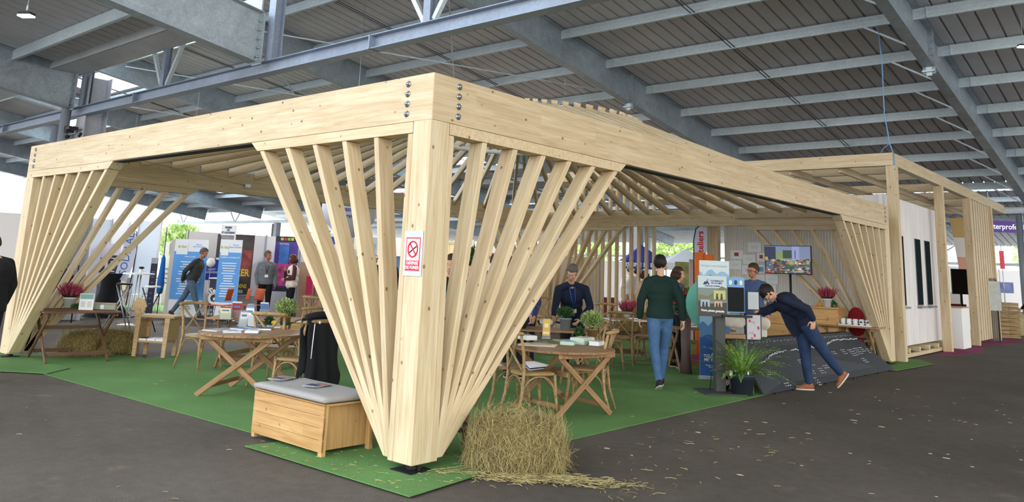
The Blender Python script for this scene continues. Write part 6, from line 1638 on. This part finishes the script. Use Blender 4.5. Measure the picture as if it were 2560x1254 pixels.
# ---------------------------------------------------------------- stands far behind
PANEL = plain('stand_panel', lin(240, 238, 240), .7)
PANB = plain('stand_panel_blue', lin(222, 232, 248), .7)
def wall_panel(px0, px1, yt0, yt1, D0, D1, label, mat=PANEL, z=None, posts=True):
    a = at(px0, 700, D0); b_ = at(px1, 700, D1); z0 = at(px0, yt0, D0).z; z1 = at(px1, yt1, D1).z; zz = z or (z0+z1)/2
    L = (Vector((b_.x, b_.y))-Vector((a.x, a.y))).length; an = math.atan2(b_.y-a.y, b_.x-a.x)
    t = thing('partition_wall', label, 'partition', (a.x, a.y, 0), an)
    MB().b2((0, 0, 0), (L, .04, zz)).build('panel', mat, t)
    for k in range(max(2, int(L/1.0)+1)):
        x = min(L, k*L/max(1, int(L/1.0))); MB().b2((x-.02, -.02, 0), (x+.02, .05, zz+.03)).build('upright', plain('alu', lin(176, 178, 182), .35, .5), t)
    return t, L, zz
WP = {}
WP['a'] = wall_panel(-60, 164, 596, 590, 20.5, 21.5, 'white stand partition at the far left behind the corner slats', z=2.5)
WP['b'] = wall_panel(186, 262, 588, 586, 22, 22.5, 'bluish white stand partition behind the left heather', PANB, z=2.5)
WP['c'] = wall_panel(262, 306, 584, 586, 24, 24, 'grey white partition behind the feather flag', PANEL, z=2.5)
WP['d'] = wall_panel(330, 386, 586, 588, 23.5, 23.5, 'tall bluish partition right of the feather flag', PANB, z=2.55)
WP['e'] = wall_panel(457, 745, 567, 602, 21.6, 24.2, 'long white partition wall behind the town hall stand')
WP['f'] = wall_panel(745, 812, 576, 585, 24.2, 21.5, 'white side partition right of the purple show poster')
WP['g'] = wall_panel(800, 1080, 588, 592, 24.5, 27, 'long white partition behind the front left slats')
WP['h'] = wall_panel(1180, 1330, 608, 606, 26, 28, 'pale partition behind the front post slats', PANEL)
WP['i'] = wall_panel(1330, 1500, 640, 640, 21, 22, 'pale low partition behind the leaning man', PANEL)
WP['j'] = wall_panel(2366, 2436, 660, 672, 29, 30, 'white partition seen through the hut end')
WP['k'] = wall_panel(2438, 2620, 672, 680, 31, 32, 'long white partition at the right edge')
WP['l'] = wall_panel(1500, 1580, 668, 668, 30, 30, 'grey partition beyond the slatted screen', z=2)
# beige containers beyond the far left wall
for (a, b_, yt, D, lb) in ((-40, 52, 538, 32, 'beige container beyond the left stands, at the left edge'), (186, 246, 549, 32, 'beige container beyond the left stands, right of the corner slats'), (1080, 1150, 602, 36, 'beige building block beyond the front post slats')):
    p = at(a, 700, D); q = at(b_, 700, D); zt = at((a+b_)/2, yt, D).z
    L = (q-p).length; t = thing('container', lb, 'container', (p.x, p.y, 0), math.atan2(q.y-p.y, q.x-p.x))
    m = MB().b2((0, 0, 0), (L, 2.4, zt)); 
    for k in range(int(L/.25)): m.b2((.1+k*.25, -.03, .1), (.2+k*.25, 0, zt-.1))
    m.build('body', plain('beige_metal', lin(214, 196, 158), .6), t); MB().b2((-.05, -.05, zt-.12), (L+.05, 0, zt)).build('top_rail', plain('beige_rail', lin(190, 172, 138), .6), t)
def poster(px0, px1, py0, py1, D, base, label, name='poster', cat='poster', floor_=False, th=.03):
    a = at(px0, (py0+py1)/2, D); b_ = at(px1, (py0+py1)/2, D); zt = at((px0+px1)/2, py0, D).z; zb = 0.0 if floor_ else max(0, at((px0+px1)/2, py1, D).z)
    L = (Vector((b_.x, b_.y))-Vector((a.x, a.y))).length; an = math.atan2(b_.y-a.y, b_.x-a.x)
    t = thing(name, label, cat, ((a.x+b_.x)/2, (a.y+b_.y)/2, zb), an)
    o = MB().b2((-L/2, 0, 0), (L/2, th, zt-zb)).build('sheet', base, t)
    return t, o, L, zt-zb
def patch(o, L, h, x0, z0, x1, z1, mat, k=1, nm='print'): return MB().b2((-L/2+L*x0, -.004*k, h*z0), (-L/2+L*x1, .0, h*z1)).build(nm, mat, o)
def lines(o, L, h, x0, z0, x1, z1, n, mat, seed=1, k=2):
    m = MB(); rnd = random.Random(seed)
    for i in range(n):
        z = z0+(z1-z0)*(i+.5)/n; e = rnd.uniform(0, .25)*(x1-x0); m.b2((-L/2+L*(x0+e), -.004*k, h*z-.012), (-L/2+L*(x1-e), 0, h*z+.012))
    m.build('text_lines', mat, o)
BB = plain('banner_blue', lin(98, 166, 236), .5); BW_ = plain('banner_white', lin(238, 242, 248), .5); DKB = plain('banner_dark', lin(46, 48, 66), .5); LIME = plain('lime_print', lin(178, 196, 92), .5); ORG = plain('orange_panel', lin(196, 92, 48), .5)
for k, (x0, x1, y0, y1, D, lb) in enumerate([(450, 518, 597, 795, 20.6, 'blue and white town roll-up banner behind the walking man'), (548, 601, 598, 797, 20.0, 'blue and white town roll-up banner right of the dark counter')]):
    t, o, L, h = poster(x0-22 if k == 0 else x0-6, x1-6 if k == 0 else x1-4, y0, y1, D, BW_, lb, 'rollup_banner', 'banner', True, .02)
    patch(o, L, h, 0, .22, 1, .84, BB); patch(o, L, h, .06, .80, .40, .95, BW_, 2)
    text("St Go!", h*.042, LIME, 'lettering', o, FM(-L*.27, -.012, h*.90), bold=.003); text('Ville de\nSaint-Gaudens', h*.026, BB, 'lettering', o, FM(L*.22, -.012, h*.92))
    text('CAMPUS CONNECTÉ' if k else 'Relais emploi', h*.026, BW_, 'lettering', o, FM(0, -.012, h*.775), bold=.001)
    lines(o, L, h, .15, .28, .85, .72, 14, BW_, k+3, 3); text('CAMPUS\nCONNECTÉ', h*.028, DKB, 'lettering', o, FM(0, -.012, h*.12))
t, o, L, h = poster(520, 562, 697, 800, 20.3, DKB, 'dark town counter with large white logo lettering', 'counter', 'counter', True, .4)
text("St", h*.22, WHT, 'lettering', o, FM(-L*.30, -.008, h*.68), bold=.008); text("Go", h*.42, WHT, 'lettering', o, FM(-L*.0, -.008, h*.5), bold=.016, sx=.85); text("!", h*.46, WHT, 'lettering', o, FM(L*.30, -.008, h*.80), bold=.014)
text('SAINT-GAUDENS\nCŒUR DE COMMINGES', h*.09, WHT, 'lettering', o, FM(0, -.008, h*.16), bold=.002, sx=.8)
MB().b2((-L/2-.03, -.04, h), (L/2+.03, .42, h+.03)).build('worktop', WHT, t)
t, o, L, h = poster(508, 552, 648, 700, 21.0, plain('royal_cloth', lin(40, 60, 150), .7), 'royal blue cloth pennants behind the dark counter', 'pennant', 'cloth'); 
text('SAINT-\nGAUDENS', h*.14, BW_, 'lettering', o, FM(0, -.008, h*.45)); 
b_ = at(527, 656, 19.4); t = thing('balloon', 'white balloon on a thin pole above the dark counter', 'balloon', (b_.x, b_.y, 0)); MB().ell((0, 0, b_.z), (.105, .105, .11), 18, 12).build('ball', plain('balloon_white', lin(232, 228, 226), .3), t); MB().tube([(0, 0, 0), (0, 0, b_.z-.1)], .008, 6).build('pole', ZINC, t)
t, o, L, h = poster(537, 630, 585, 735, 21.3, plain('bull_poster', lin(70, 62, 60), .5, var=.4, sc=2.2), 'large dark show poster with yellow and white lettering on the long partition')
patch(o, L, h, .1, .78, .5, .97, plain('pgrey', lin(150, 146, 150), .5, var=.3, sc=6)); patch(o, L, h, .62, .3, .98, .74, plain('pred', lin(150, 70, 66), .5, var=.5, sc=7)); patch(o, L, h, .02, .42, .2, .6, BW_, 1)
text('SAINT-GAUDENS', h*.09, plain('poster_yellow', lin(226, 214, 60), .5), 'lettering', o, FM(-.0, -.01, h*.14), sx=.75, bold=.004); text('18 FÉVRIER', h*.075, WHT, 'lettering', o, FM(L*.1, -.01, h*.05), sx=.8, bold=.003); text('ROCKER', h*.16, plain('poster_yellow', lin(226, 214, 60), .5), 'lettering', o, FM(L*.05, -.01, h*.36), sx=.8, bold=.006)
t, o, L, h = poster(684, 742, 590, 728, 22.6, plain('purple_poster', lin(84, 68, 150), .5, var=.45, sc=2.4), 'purple and blue show poster with coloured squares at its top')
patch(o, L, h, 0, .9, 1, 1, DKB, 1)
for k, c in enumerate(((206, 206, 80), (196, 80, 90), (150, 190, 70), (206, 212, 214))): patch(o, L, h, .22+.15*k, .925, .34+.15*k, .975, plain('sq%d' % c[0], lin(*c), .5), 3)
patch(o, L, h, .2, .5, .62, .84, plain('p_blue', lin(70, 120, 200), .5, var=.3, sc=4), 2); patch(o, L, h, .1, .1, .9, .5, plain('p_pink', lin(190, 70, 130), .5, var=.6, sc=6), 2); patch(o, L, h, .1, .0, .9, .08, DKB, 2)
text('FESTIVAL', h*.045, WHT, 'lettering', o, FM(-L*.1, -.014, h*.86), bold=.001)
t, o, L, h = poster(553, 589, 562, 588, 20.8, BW_, 'white MAIRIE DE ST-GAUDENS sign raised above the stand', 'stand_sign', 'sign'); text('MAIRIE\nDE\nST-GAUDENS', h*.25, DKB, 'lettering', o, FM(0, -.006, h*.5), bold=.003, sx=.85)
MB().b2((L*.42, .03, -t.location.z), (L*.5, .07, h)).build('pole', WHT, t)
t, o, L, h = poster(776, 790, 612, 638, 20.5, plain('magenta', lin(208, 50, 140), .6), 'small magenta flag behind the front left slats', 'flag', 'flag'); MB().tube([(L/2, 0, -t.location.z), (L/2, 0, h)], .012, 6).build('pole', ZINC, t)
t, o, L, h = poster(765, 782, 690, 736, 20.9, plain('magenta_coat', lin(190, 40, 84), .8), 'crimson jacket hanging at the wooden counter', 'hanging_coat', 'coat', th=.12); MB().tube([(0, .05, h), (0, .05, h+.12)], .01, 6).build('hook', ZINC, t)
t, o, L, h = poster(745, 800, 655, 790, 21.3, plain('oak_counter', lin(184, 152, 128), .6, var=.06), 'tall light wood counter right of the woman in the cream vest', 'counter', 'counter', True, .2)
patch(o, L, h, .45, .02, .47, .62, DKB); patch(o, L, h, .75, .02, .77, .62, DKB)
t, o, L, h = poster(588, 640, 738, 790, 21.2, plain('grey_cloth', lin(176, 178, 184), .8), 'table draped in pale grey cloth behind the orange chairs', 'draped_table', 'table', True, .6)
for k, px in enumerate((563, 612, 640)):
    p = at(px, 790, 18.6+.4*k); t = thing('orange_chair', ['orange plastic chair left behind the brochure stands', 'orange plastic chair in the middle behind the brochure stands', 'orange plastic chair right behind the brochure stands'][k], 'chair', (p.x, p.y, 0), rad(40+25*k), 'orange plastic chairs')
    m = MB(); vs = []
    for i in range(7):
        for j in range(7):
            u = i/6*2-1; v = j/6; vs.append((.03+.05*v-.05*(1-u*u), u*.2, .55+.28*v))
    m.add(vs, [(i*7+j, (i+1)*7+j, (i+1)*7+j+1, i*7+j+1) for i in range(6) for j in range(6)], 0, None, True); o = m.build('backrest', ORG, t); o.modifiers.new('t', 'SOLIDIFY').thickness = .01
    MB().b2((-.38, -.2, .43), (.0, .2, .45)).build('seat', ORG, t, .008)
    for (x, y) in ((0, -.18), (0, .18), (-.36, -.18), (-.36, .18)): MB().tube([(x, y, 0), (x*.9, y, .44)], .011, 6).build('leg', ZINC, t)
# left stands: posters, feather flag, bar table, stools
t, o, L, h = poster(160, 216, 606, 775, 21.5, plain('lilac_poster', lin(212, 208, 226), .5), 'pale lilac information banner with house pictures behind the corner slats', 'info_banner', 'banner', True)
patch(o, L, h, .1, .6, .95, .72, plain('p_violet', lin(96, 88, 150), .5, var=.3, sc=6)); patch(o, L, h, .1, .46, .95, .58, plain('p_sand', lin(190, 150, 110), .5, var=.3, sc=6)); patch(o, L, h, .5, .82, .8, .93, plain('p_green', lin(120, 178, 80), .5)); lines(o, L, h, .1, .08, .9, .4, 8, plain('p_violet2', lin(150, 140, 190), .5), 2)
t, o, L, h = poster(246, 296, 608, 730, 22.4, plain('lilac_poster', lin(212, 208, 226), .5), 'poster with dark picture panels left of the feather flag', 'info_banner', 'banner', True)
patch(o, L, h, .05, .55, .3, .78, DKB); patch(o, L, h, .45, .25, .95, .82, DKB); patch(o, L, h, .05, .1, .4, .5, plain('p_grey', lin(120, 126, 130), .5, var=.4, sc=5)); lines(o, L, h, .5, .5, .9, .8, 6, BW_, 5, 3)
fl = at(312, 760, 19.6); ff = thing('feather_flag', 'tall white feather flag with vertical blue SODIAAL lettering', 'flag', (fl.x, fl.y, 0), math.atan2(CR.y, CR.x))
Hf = at(312, 566, 19.6).z; Zb = at(300, 705, 19.6).z
pts = [(-.02, Zb), (-.33, Zb+.12), (-.22, Zb+.7), (-.16, Hf-.05), (-.14, Hf), (.05, Hf-.08), (.13, Hf-.3), (.14, Hf-.6), (.10, Zb+.4)]
m = MB(); m.prism(pts, 0, .006, 0, FM(-.02, 0, 0)); o = m.build('cloth', plain('flag_white', lin(206, 212, 236), .7), ff)
text('SODIAAL', .27, plain('flag_blue', lin(58, 96, 168), .6), 'lettering', o, FM(-.1, -.008, (Hf+Zb)/2+.02) @ Matrix.Rotation(PI/2-.09, 4, 'Z'), sx=.95)
MB().tube([(.0, .01, 0), (.10, .01, Zb+.4), (.12, .01, Hf-.5), (.06, .01, Hf-.1), (-.13, .01, Hf+.01)], .012, 6).b2((-.2, -.2, 0), (.2, .2, .03)).build('pole', BLK, ff)
t = thing('draped_stand', 'black stretch cloth stand under the feather flag', 'stand', (fl.x-.35, fl.y-.25, 0)); MB().lathe([(.55, 0), (.32, .3), (.24, .6), (.22, .9), (.3, 1.05), (0, 1.06)], seg=20).build('cover', BLKF, t)
b_ = at(336, 775, 17.6); bt = thing('bar_table', 'high white folding bar table with thin steel legs at the left', 'table', (b_.x, b_.y, 0), math.atan2(CR.y, CR.x))
zt = at(336, 682, 17.6).z; MB().lathe([(0, zt-.03), (.33, zt-.03), (.33, zt), (0, zt)], seg=28, smooth=False).build('tabletop', WHT, bt)
for e in (-1, 1): MB().tube([(-.03+.06*e, 0, 0), (.02+.03*e, 0, zt-.03)], .016, 8).build('leg', plain('alu', lin(176, 178, 182), .35, .5), bt)
MB().b2((-.26, -.2, 0), (.26, .2, .015)).build('base', plain('alu', lin(176, 178, 182), .35, .5), bt)
p = at(353, 678, 17.6); t = thing('trophy_flower', 'small black and white ornament on the bar table', 'ornament', (p.x, p.y, zt+.001)); MB().ell((0, 0, .05), (.05, .05, .05), 10, 8).build('white_ball', WHT, t); MB().ell((0, 0, .12), (.06, .06, .03), 10, 8).build('black_cap', BLK, t)
for k, (px, py, D) in enumerate(((312, 707, 16.4), (382, 714, 16.4))):
    p = at(px, py, D); t = thing('folding_stool', ['folding stool with round black seat and chrome legs at the left', 'white-topped folding stool with black crossed legs at the left'][k], 'stool', (p.x, p.y, 0), math.atan2(CR.y, CR.x)); zs = p.z
    MB().lathe([(0, zs-.035), (.15, zs-.035), (.16, zs-.01), (.14, zs), (0, zs+.005)], seg=22).build('seat', BLK if k == 0 else WHT, t)
    if k: 
        for e in (-1, 1): MB().tube([(-.2*e, .08*e, 0), (.17*e, .08*e, zs-.04)], .012, 6).build('leg', BLK, t)
    else:
        for e in (-1, 1): MB().tube([(-.32, .08*e, .0), (.12, .08*e, zs-.04)], .013, 6).build('leg', ZINC, t); MB().tube([(.2, .08*e, .0), (-.12, .08*e, zs-.04)], .013, 6).build('leg', ZINC, t)
t, o, L, h = poster(372, 388, 644, 770, 20.8, DKB, 'narrow dark blue banner with small icons left of the tall blue umbrella', 'info_banner', 'banner', True); patch(o, L, h, 0, .9, 1, 1, plain('p_grey2', lin(170, 176, 180), .5)); lines(o, L, h, .25, .15, .75, .8, 7, plain('p_icon', lin(120, 110, 160), .5), 3)
p = at(394, 770, 20.2); t = thing('closed_umbrella', 'closed bright blue parasol on a thin pole', 'parasol', (p.x, p.y, 0)); zt = at(398, 635, 20.2).z; MB().lathe([(0, .55), (.07, .6), (.09, .8), (.05, zt-.1), (.01, zt)], seg=12).build('cloth', plain('parasol_blue', lin(28, 108, 196), .7), t); MB().tube([(0, 0, 0), (0, 0, zt+.7)], .012, 6).build('pole', DKB, t)
t, o, L, h = poster(403, 436, 604, 742, 26, plain('olive_stand', lin(190, 190, 176), .6, var=.3, sc=2.2), 'distant stand with small products and a green grey sign', 'stand_display', 'display', True, .3); patch(o, L, h, .45, .82, .95, .98, plain('p_sign', lin(108, 124, 124), .5)); patch(o, L, h, .45, .78, .95, .82, plain('p_green', lin(120, 178, 80), .5), 1); lines(o, L, h, .05, .3, .9, .6, 4, plain('p_dk', lin(90, 86, 80), .5), 4)
t, o, L, h = poster(418, 450, 598, 790, 21.3, plain('stone_panel', lin(196, 188, 180), .7), 'plain stone coloured panel left of the walking man', 'partition_wall', 'partition', True, .08)
p = at(340, 768, 21.6)
for k in range(3):
    p = at(350+12*k, 768, 22.2); t = thing('white_chair', 'white plastic garden chair, %s of the row behind the bar table' % ['leftmost', 'middle one', 'rightmost'][k], 'chair', (p.x, p.y, 0), rad(40), 'white garden chairs')
    MB().b2((-.2, -.2, .42), (.2, .2, .45)).build('seat', WHT, t, .01); m = MB()
    for j in range(5): m.tube([(.18, -.17+.085*j, .44), (.24, -.17+.085*j, .85)], .015, 6)
    m.tube([(.24, -.2, .86), (.24, .2, .86)], .02, 6); m.build('backrest', WHT, t)
    for (x, y) in ((-.18, -.18), (-.18, .18), (.18, -.18), (.18, .18)): MB().tube([(x*1.15, y*1.1, 0), (x, y, .43)], .018, 6).build('leg', WHT, t)
# coat rack and dark things behind the left heather
p = at(150, 760, 17.5); t = thing('coat_rack', 'dark clothes rail behind the left heather', 'rack', (p.x, p.y, 0), math.atan2(CR.y, CR.x)); m = MB(); m.tube([(-.3, 0, 0), (-.3, 0, 1.25), (.3, 0, 1.25), (.3, 0, 0)], .015, 8); m.build('frame', BLK, t)
m = MB(); m.ell((0, 0, .8), (.28, .1, .38), 14, 10); remesh(m.build('coats', fab('dark_plum', (52, 30, 44)), t), .03, 3)
# middle: white hanging balloon/tent banner, stands
c = at(872, 548, 17.5); t = thing('hanging_banner', 'large white fabric banner cone hanging above the stand behind the left slats', 'banner', (c.x, c.y, c.z))
m = MB(); m.lathe([(.03, -.45), (.25, -.32), (.55, -.05), (.6, .12), (.6, .5), (0, .5)], seg=32); o = m.build('cloth', plain('banner_lilac_white', lin(212, 214, 234), .7), t)
fa_ = math.atan2(CAMP.y-c.y, CAMP.x-c.x); MT = Matrix.Rotation(fa_, 4, 'Z') @ Matrix(((0, 0, 1, .61), (1, 0, 0, -.22), (0, 1, 0, 0), (0, 0, 0, 1)))
text('Faites vous', .1, LOGO, 'lettering', o, MT @ Matrix.Translation((.0, .33, .03)), bold=.003); text('retraite', .13, plain('txt_blue', lin(70, 84, 170), .6), 'lettering', o, MT @ Matrix.Translation((.22, .18, .02)), bold=.003); text('services', .13, plain('txt_blue', lin(70, 84, 170), .6), 'lettering', o, MT @ Matrix.Translation((.25, .04, .02)), bold=.003)
MB().tube([(0, 0, .5), (0, 0, ZR(c.y)+.62-c.z)], .006, 5).build('wire', ZINC, t)
t, o, L, h = poster(822, 873, 582, 622, 18.5, BW_, 'white sign panel with blue shield shapes behind the left slats', 'stand_sign', 'sign'); 
m = MB()
for e in (-.32, .1, .38): m.prism([(L*e-.09, h*.75), (L*e+.09, h*.75), (L*e+.09, h*.35), (L*e, h*.18), (L*e-.09, h*.35)], 0, .004, 0, FM(0, -.002, 0))
m.build('shields', plain('shield_blue', lin(40, 80, 170), .5), o); MB().b2((-L/2, .03, -t.location.z), (-L/2+.05, .06, h)).b2((L/2-.05, .03, -t.location.z), (L/2, .06, h)).build('posts', WHT, t)
t, o, L, h = poster(862, 902, 622, 790, 20, plain('pale_green_panel', lin(206, 214, 200), .5), 'pale banner reading INITIATIVE with green bands behind the left slats', 'info_banner', 'banner', True); patch(o, L, h, 0, .55, 1, .72, LIME); text('INITIATIVE', h*.055, DKB, 'lettering', o, FM(0, -.008, h*.88), bold=.002); patch(o, L, h, 0, 0, 1, .45, plain('p_mix', lin(120, 122, 124), .5, var=.5, sc=5))
t, o, L, h = poster(914, 938, 592, 790, 19.5, plain('paleblue_banner', lin(206, 216, 230), .5), 'pale blue banner with ring drawings behind the left slats', 'info_banner', 'banner', True)
m = MB()
for z in (.9, .8, .68): m.tube([(.07*math.cos(2*PI*k/16), -.006, h*z+.07*math.sin(2*PI*k/16)) for k in range(16)], .008, 5, closed=True)
m.build('rings', plain('p_sky', lin(150, 176, 200), .5), o); patch(o, L, h, .1, .1, .9, .5, plain('teal_p', lin(70, 130, 130), .5))
t, o, L, h = poster(978, 1010, 640, 700, 19, plain('shelf_blue', lin(110, 150, 190), .6, var=.3, sc=3), 'blue product board at the stall beside the front post', 'display_board', 'display'); MB().b2((-L/2, .03, -t.location.z), (-L/2+.04, .06, h)).b2((L/2-.04, .03, -t.location.z), (L/2, .06, h)).build('posts', WHT, t)
t, o, L, h = poster(940, 1015, 712, 800, 17.5, CRATE, 'wooden stall shelf with blue goods beside the front post', 'stall_shelf', 'shelf', True, .4)
for q in range(3): patch(o, L, h, .05+.32*q, .6, .3+.32*q, .95, PAP[['white', 'blue', 'teal'][q]], 6, 'goods'); patch(o, L, h, .05+.32*q, .15, .3+.32*q, .45, plain('goods_dark%d' % q, lin(90+20*q, 74, 50), .6), 6, 'goods')
# string lights
p0_ = at(935, 635, 19); p1_ = at(1160, 635, 19.5); m = MB(); g2 = MB(); pts = []
for k in range(25):
    u = k/24; p = p0_.lerp(p1_, u); p.z -= .18*math.sin(PI*((u*2) % 1)); pts.append(p)
    if k % 2 == 0: g2.ell(p-Vector((0, 0, .03)), .018, 8, 6)
sl_ = thing('string_lights', 'festoon of small warm bulbs behind the front post', 'lights', (p0_.x, p0_.y, 0)); off = Vector((p0_.x, p0_.y, 0))
MB().tube([p-off for p in pts], .006, 5).build('cord', BLK, sl_); g3 = MB()
for k in range(0, 25, 2): g3.ell(pts[k]-off-Vector((0, 0, .03)), .018, 8, 6)
g3.build('bulbs', plain('bulb_glow', (1, .85, .6), emit=8), sl_)
# plants stand behind the right fan
p = at(1172, 760, 13.5); t = thing('tall_plant', 'tall dark green plant behind the front post slats', 'plant', (p.x, p.y, .0)); MB().lathe([(0, 0), (.15, 0), (.18, .35), (0, .33)], seg=18).build('pot', plain('grey_pot', lin(126, 134, 138), .6), t)
MB().tube([(0, 0, .3), (0, 0, 1.5)], .015, 6).build('stem', HSTEM, t); m = MB(); leaves(m, (0, 0, 1.25), (.22, .22, .65), 700, .11, random.Random(6)); m.build('foliage', LEAFD, t)
t, o, L, h = poster(1228, 1245, 632, 665, 20, plain('coral', lin(224, 110, 110), .6), 'coral sign far behind the front post slats', 'stand_sign', 'sign'); MB().b2((-.03, .03, -t.location.z), (.03, .06, .1)).build('pole', WHT, t)
# beyond the slatted screen: tents, flags
def tent(px0, px1, py_e, py_a, D, mat, label, words=None):
    a = at(px0, py_e, D); b_ = at(px1, py_e, D); L = (b_-a).length; c_ = (a+b_)/2; apex = at((px0+px1)/2, py_a, D+L/2).z; ze = c_.z; an = math.atan2(b_.y-a.y, b_.x-a.x)
    t = thing('market_tent', label, 'tent', (c_.x, c_.y, 0), an)
    m = MB(); s_ = L/2; m.add([(-s_, 0, ze), (s_, 0, ze), (s_, L, ze), (-s_, L, ze), (0, s_, apex)], [(0, 1, 4), (1, 2, 4), (2, 3, 4), (3, 0, 4)])
    m.add([(-s_, 0, ze), (s_, 0, ze), (s_, 0, ze-.3), (-s_, 0, ze-.3)], [(3, 2, 1, 0)]).add([(s_, 0, ze), (s_, L, ze), (s_, L, ze-.3), (s_, 0, ze-.3)], [(3, 2, 1, 0)])
    o = m.build('canopy', mat, t); o.modifiers.new('t', 'SOLIDIFY').thickness = .01
    for x in (-s_, s_):
        for y in (0, L): MB().tube([(x, y, 0), (x, y, ze)], .025, 8).build('leg', plain('alu', lin(176, 178, 182), .35, .5), t)
    if words: text(words, .2, WHT, 'lettering', o, FM(0, -.012, ze-.15), bold=.004)
    return t
tent(1560, 1665, 652, 612, 29, plain('tent_blue', lin(44, 52, 140), .7), 'royal blue market tent seen through the slatted screen', 'PISCINE LE BEARD')
tent(1665, 1790, 658, 622, 33, plain('tent_white', lin(214, 220, 232), .7), 'white market tent left of the tall feather flag')
t, o, L, h = poster(1688, 1724, 654, 735, 21, plain('olive_print', lin(172, 180, 120), .5, var=.35, sc=6), 'olive green patterned banner behind the man in the green sweater', 'info_banner', 'banner', True)
t, o, L, h = poster(1724, 1758, 648, 800, 19, plain('mauve_panel', lin(184, 168, 170), .7), 'mauve grey stand panel beside the orange fabric rolls', 'partition_wall', 'partition', True, .08)
fl = at(1752, 700, 18.5); ff = thing('feather_flag', 'white feather flag with red lettering beside the hut post', 'flag', (fl.x, fl.y, 0), math.atan2(CR.y, CR.x)); Hf = at(1752, 562, 18.5).z; Zb = at(1752, 655, 18.5).z
m = MB(); m.prism([(-.15, Zb), (.13, Zb), (.16, Hf-.25), (.15, Hf-.02), (.0, Hf), (-.1, Hf-.1), (-.15, Hf-.35)], 0, .006, 0, FM(0, 0, 0)); o = m.build('cloth', plain('flag_white', lin(206, 212, 236), .7), ff)
text('ateliers', .2, plain('sign_red', lin(205, 35, 60), .5), 'lettering', o, FM(.0, -.008, Hf-.42) @ Matrix.Rotation(PI/2, 4, 'Z'), bold=.005)
MB().tube([(-.16, .01, 0), (-.16, .01, Hf-.35), (-.11, .01, Hf-.08), (0, .01, Hf+.01)], .014, 6).build('pole', BLK, ff)
for k, (px, c_) in enumerate(((1590, (190, 90, 60)), (1525, (120, 60, 50)), (1600, (200, 60, 50)))):
    t, o, L, h = poster(px-18, px+20, 752-k*8, 800, 22+k, plain('stallc%d' % k, lin(*c_), .7), ['terracotta stall counter beyond the slatted screen', 'brown stall counter beyond the slatted screen', 'red topped stall counter beyond the slatted screen'][k], 'stall_counter', 'counter', True, .5)
# right end: purple fascia, flags
t, o, L, h = poster(2470, 2620, 553, 582, 33, plain('purple_fascia', lin(82, 48, 128), .5), 'purple fascia banner with white interprofession lettering at the right edge', 'hanging_banner', 'banner')
text('interprofession', h*.66, BW_, 'lettering', o, FM(-L*.5, -.01, h*.48), align='LEFT', bold=.006, sx=.95)
MB().tube([(-L/2+.1, .01, h), (-L/2+.1, .01, h+1.2)], .01, 5).tube([(L/2-.1, .01, h), (L/2-.1, .01, h+1.2)], .01, 5).build('wire', ZINC, t)
fl = at(2403, 700, 26); ff = thing('feather_flag', 'ochre and white feather flag seen through the hut end', 'flag', (fl.x, fl.y, 0), math.atan2(CR.y, CR.x)); Hf = at(2400, 542, 26).z; Zb = at(2415, 675, 26).z
for (a, b2_, c_) in ((.62, 1.0, (200, 168, 110)), (.25, .62, (232, 226, 226)), (0, .25, (226, 170, 150))):
    za, zb_ = Zb+(Hf-Zb)*a, Zb+(Hf-Zb)*b2_; w0 = -.25+.2*(1-a); w1 = -.25+.2*(1-b2_); MB().prism([(w0, za), (.22, za), (.22, zb_), (w1, zb_)], 0, .006, 0, FM(0, 0, 0)).build('cloth', plain('flagc%d' % c_[2], lin(*c_), .7), ff)
MB().tube([(.23, .01, 0), (.23, .01, Hf-.03), (-.25, .01, Hf+.02)], .016, 6).build('pole', BLK, ff)
t, o, L, h = poster(2500, 2511, 626, 672, 30, plain('red_flag', lin(226, 84, 92), .7), 'red pennant hanging at the right in front of the bright opening', 'flag', 'flag'); MB().tube([(0, .02, -t.location.z), (0, .02, h+.3)], .012, 6).build('pole', ZINC, t)
t, o, L, h = poster(2494, 2534, 705, 732, 30.6, plain('landscape_print', lin(110, 120, 170), .5, var=.5, sc=3), 'small landscape poster on the right partition')
t, o, L, h = poster(2551, 2580, 632, 662, 29, WHT, 'white hanging sign at the right edge', 'hanging_sign', 'sign'); MB().tube([(0, .01, h), (0, .01, h+2)], .006, 5).build('wire', ZINC, t)
# trees outside
for k, (px, py, D, r, hh) in enumerate(((440, 612, 72, 1.8, 5), (1185, 605, 88, 3.0, 6.0), (1480, 630, 84, 3, 5.4), (1685, 618, 80, 2.4, 5.2), (2640, 640, 70, 3, 5.5))):
    p = at(px, 700, D); t = thing('tree', ['leafy tree outside behind the walking man', 'leafy tree outside behind the front post slats', 'leafy tree outside behind the corner fan', 'leafy tree outside above the white tent', 'leafy tree outside behind the hut'][k], 'tree', (p.x, p.y, 0))
    zc_ = at(px, py, D).z; MB().tube([(0, 0, 0), (0, 0, zc_)], [.2, .1], 8).build('trunk', ACD, t)
    m = MB(); leaves(m, (0, 0, zc_), (r, r, 1.9), 1400, .5, random.Random(k+30)); m.build('crown', TREE, t)
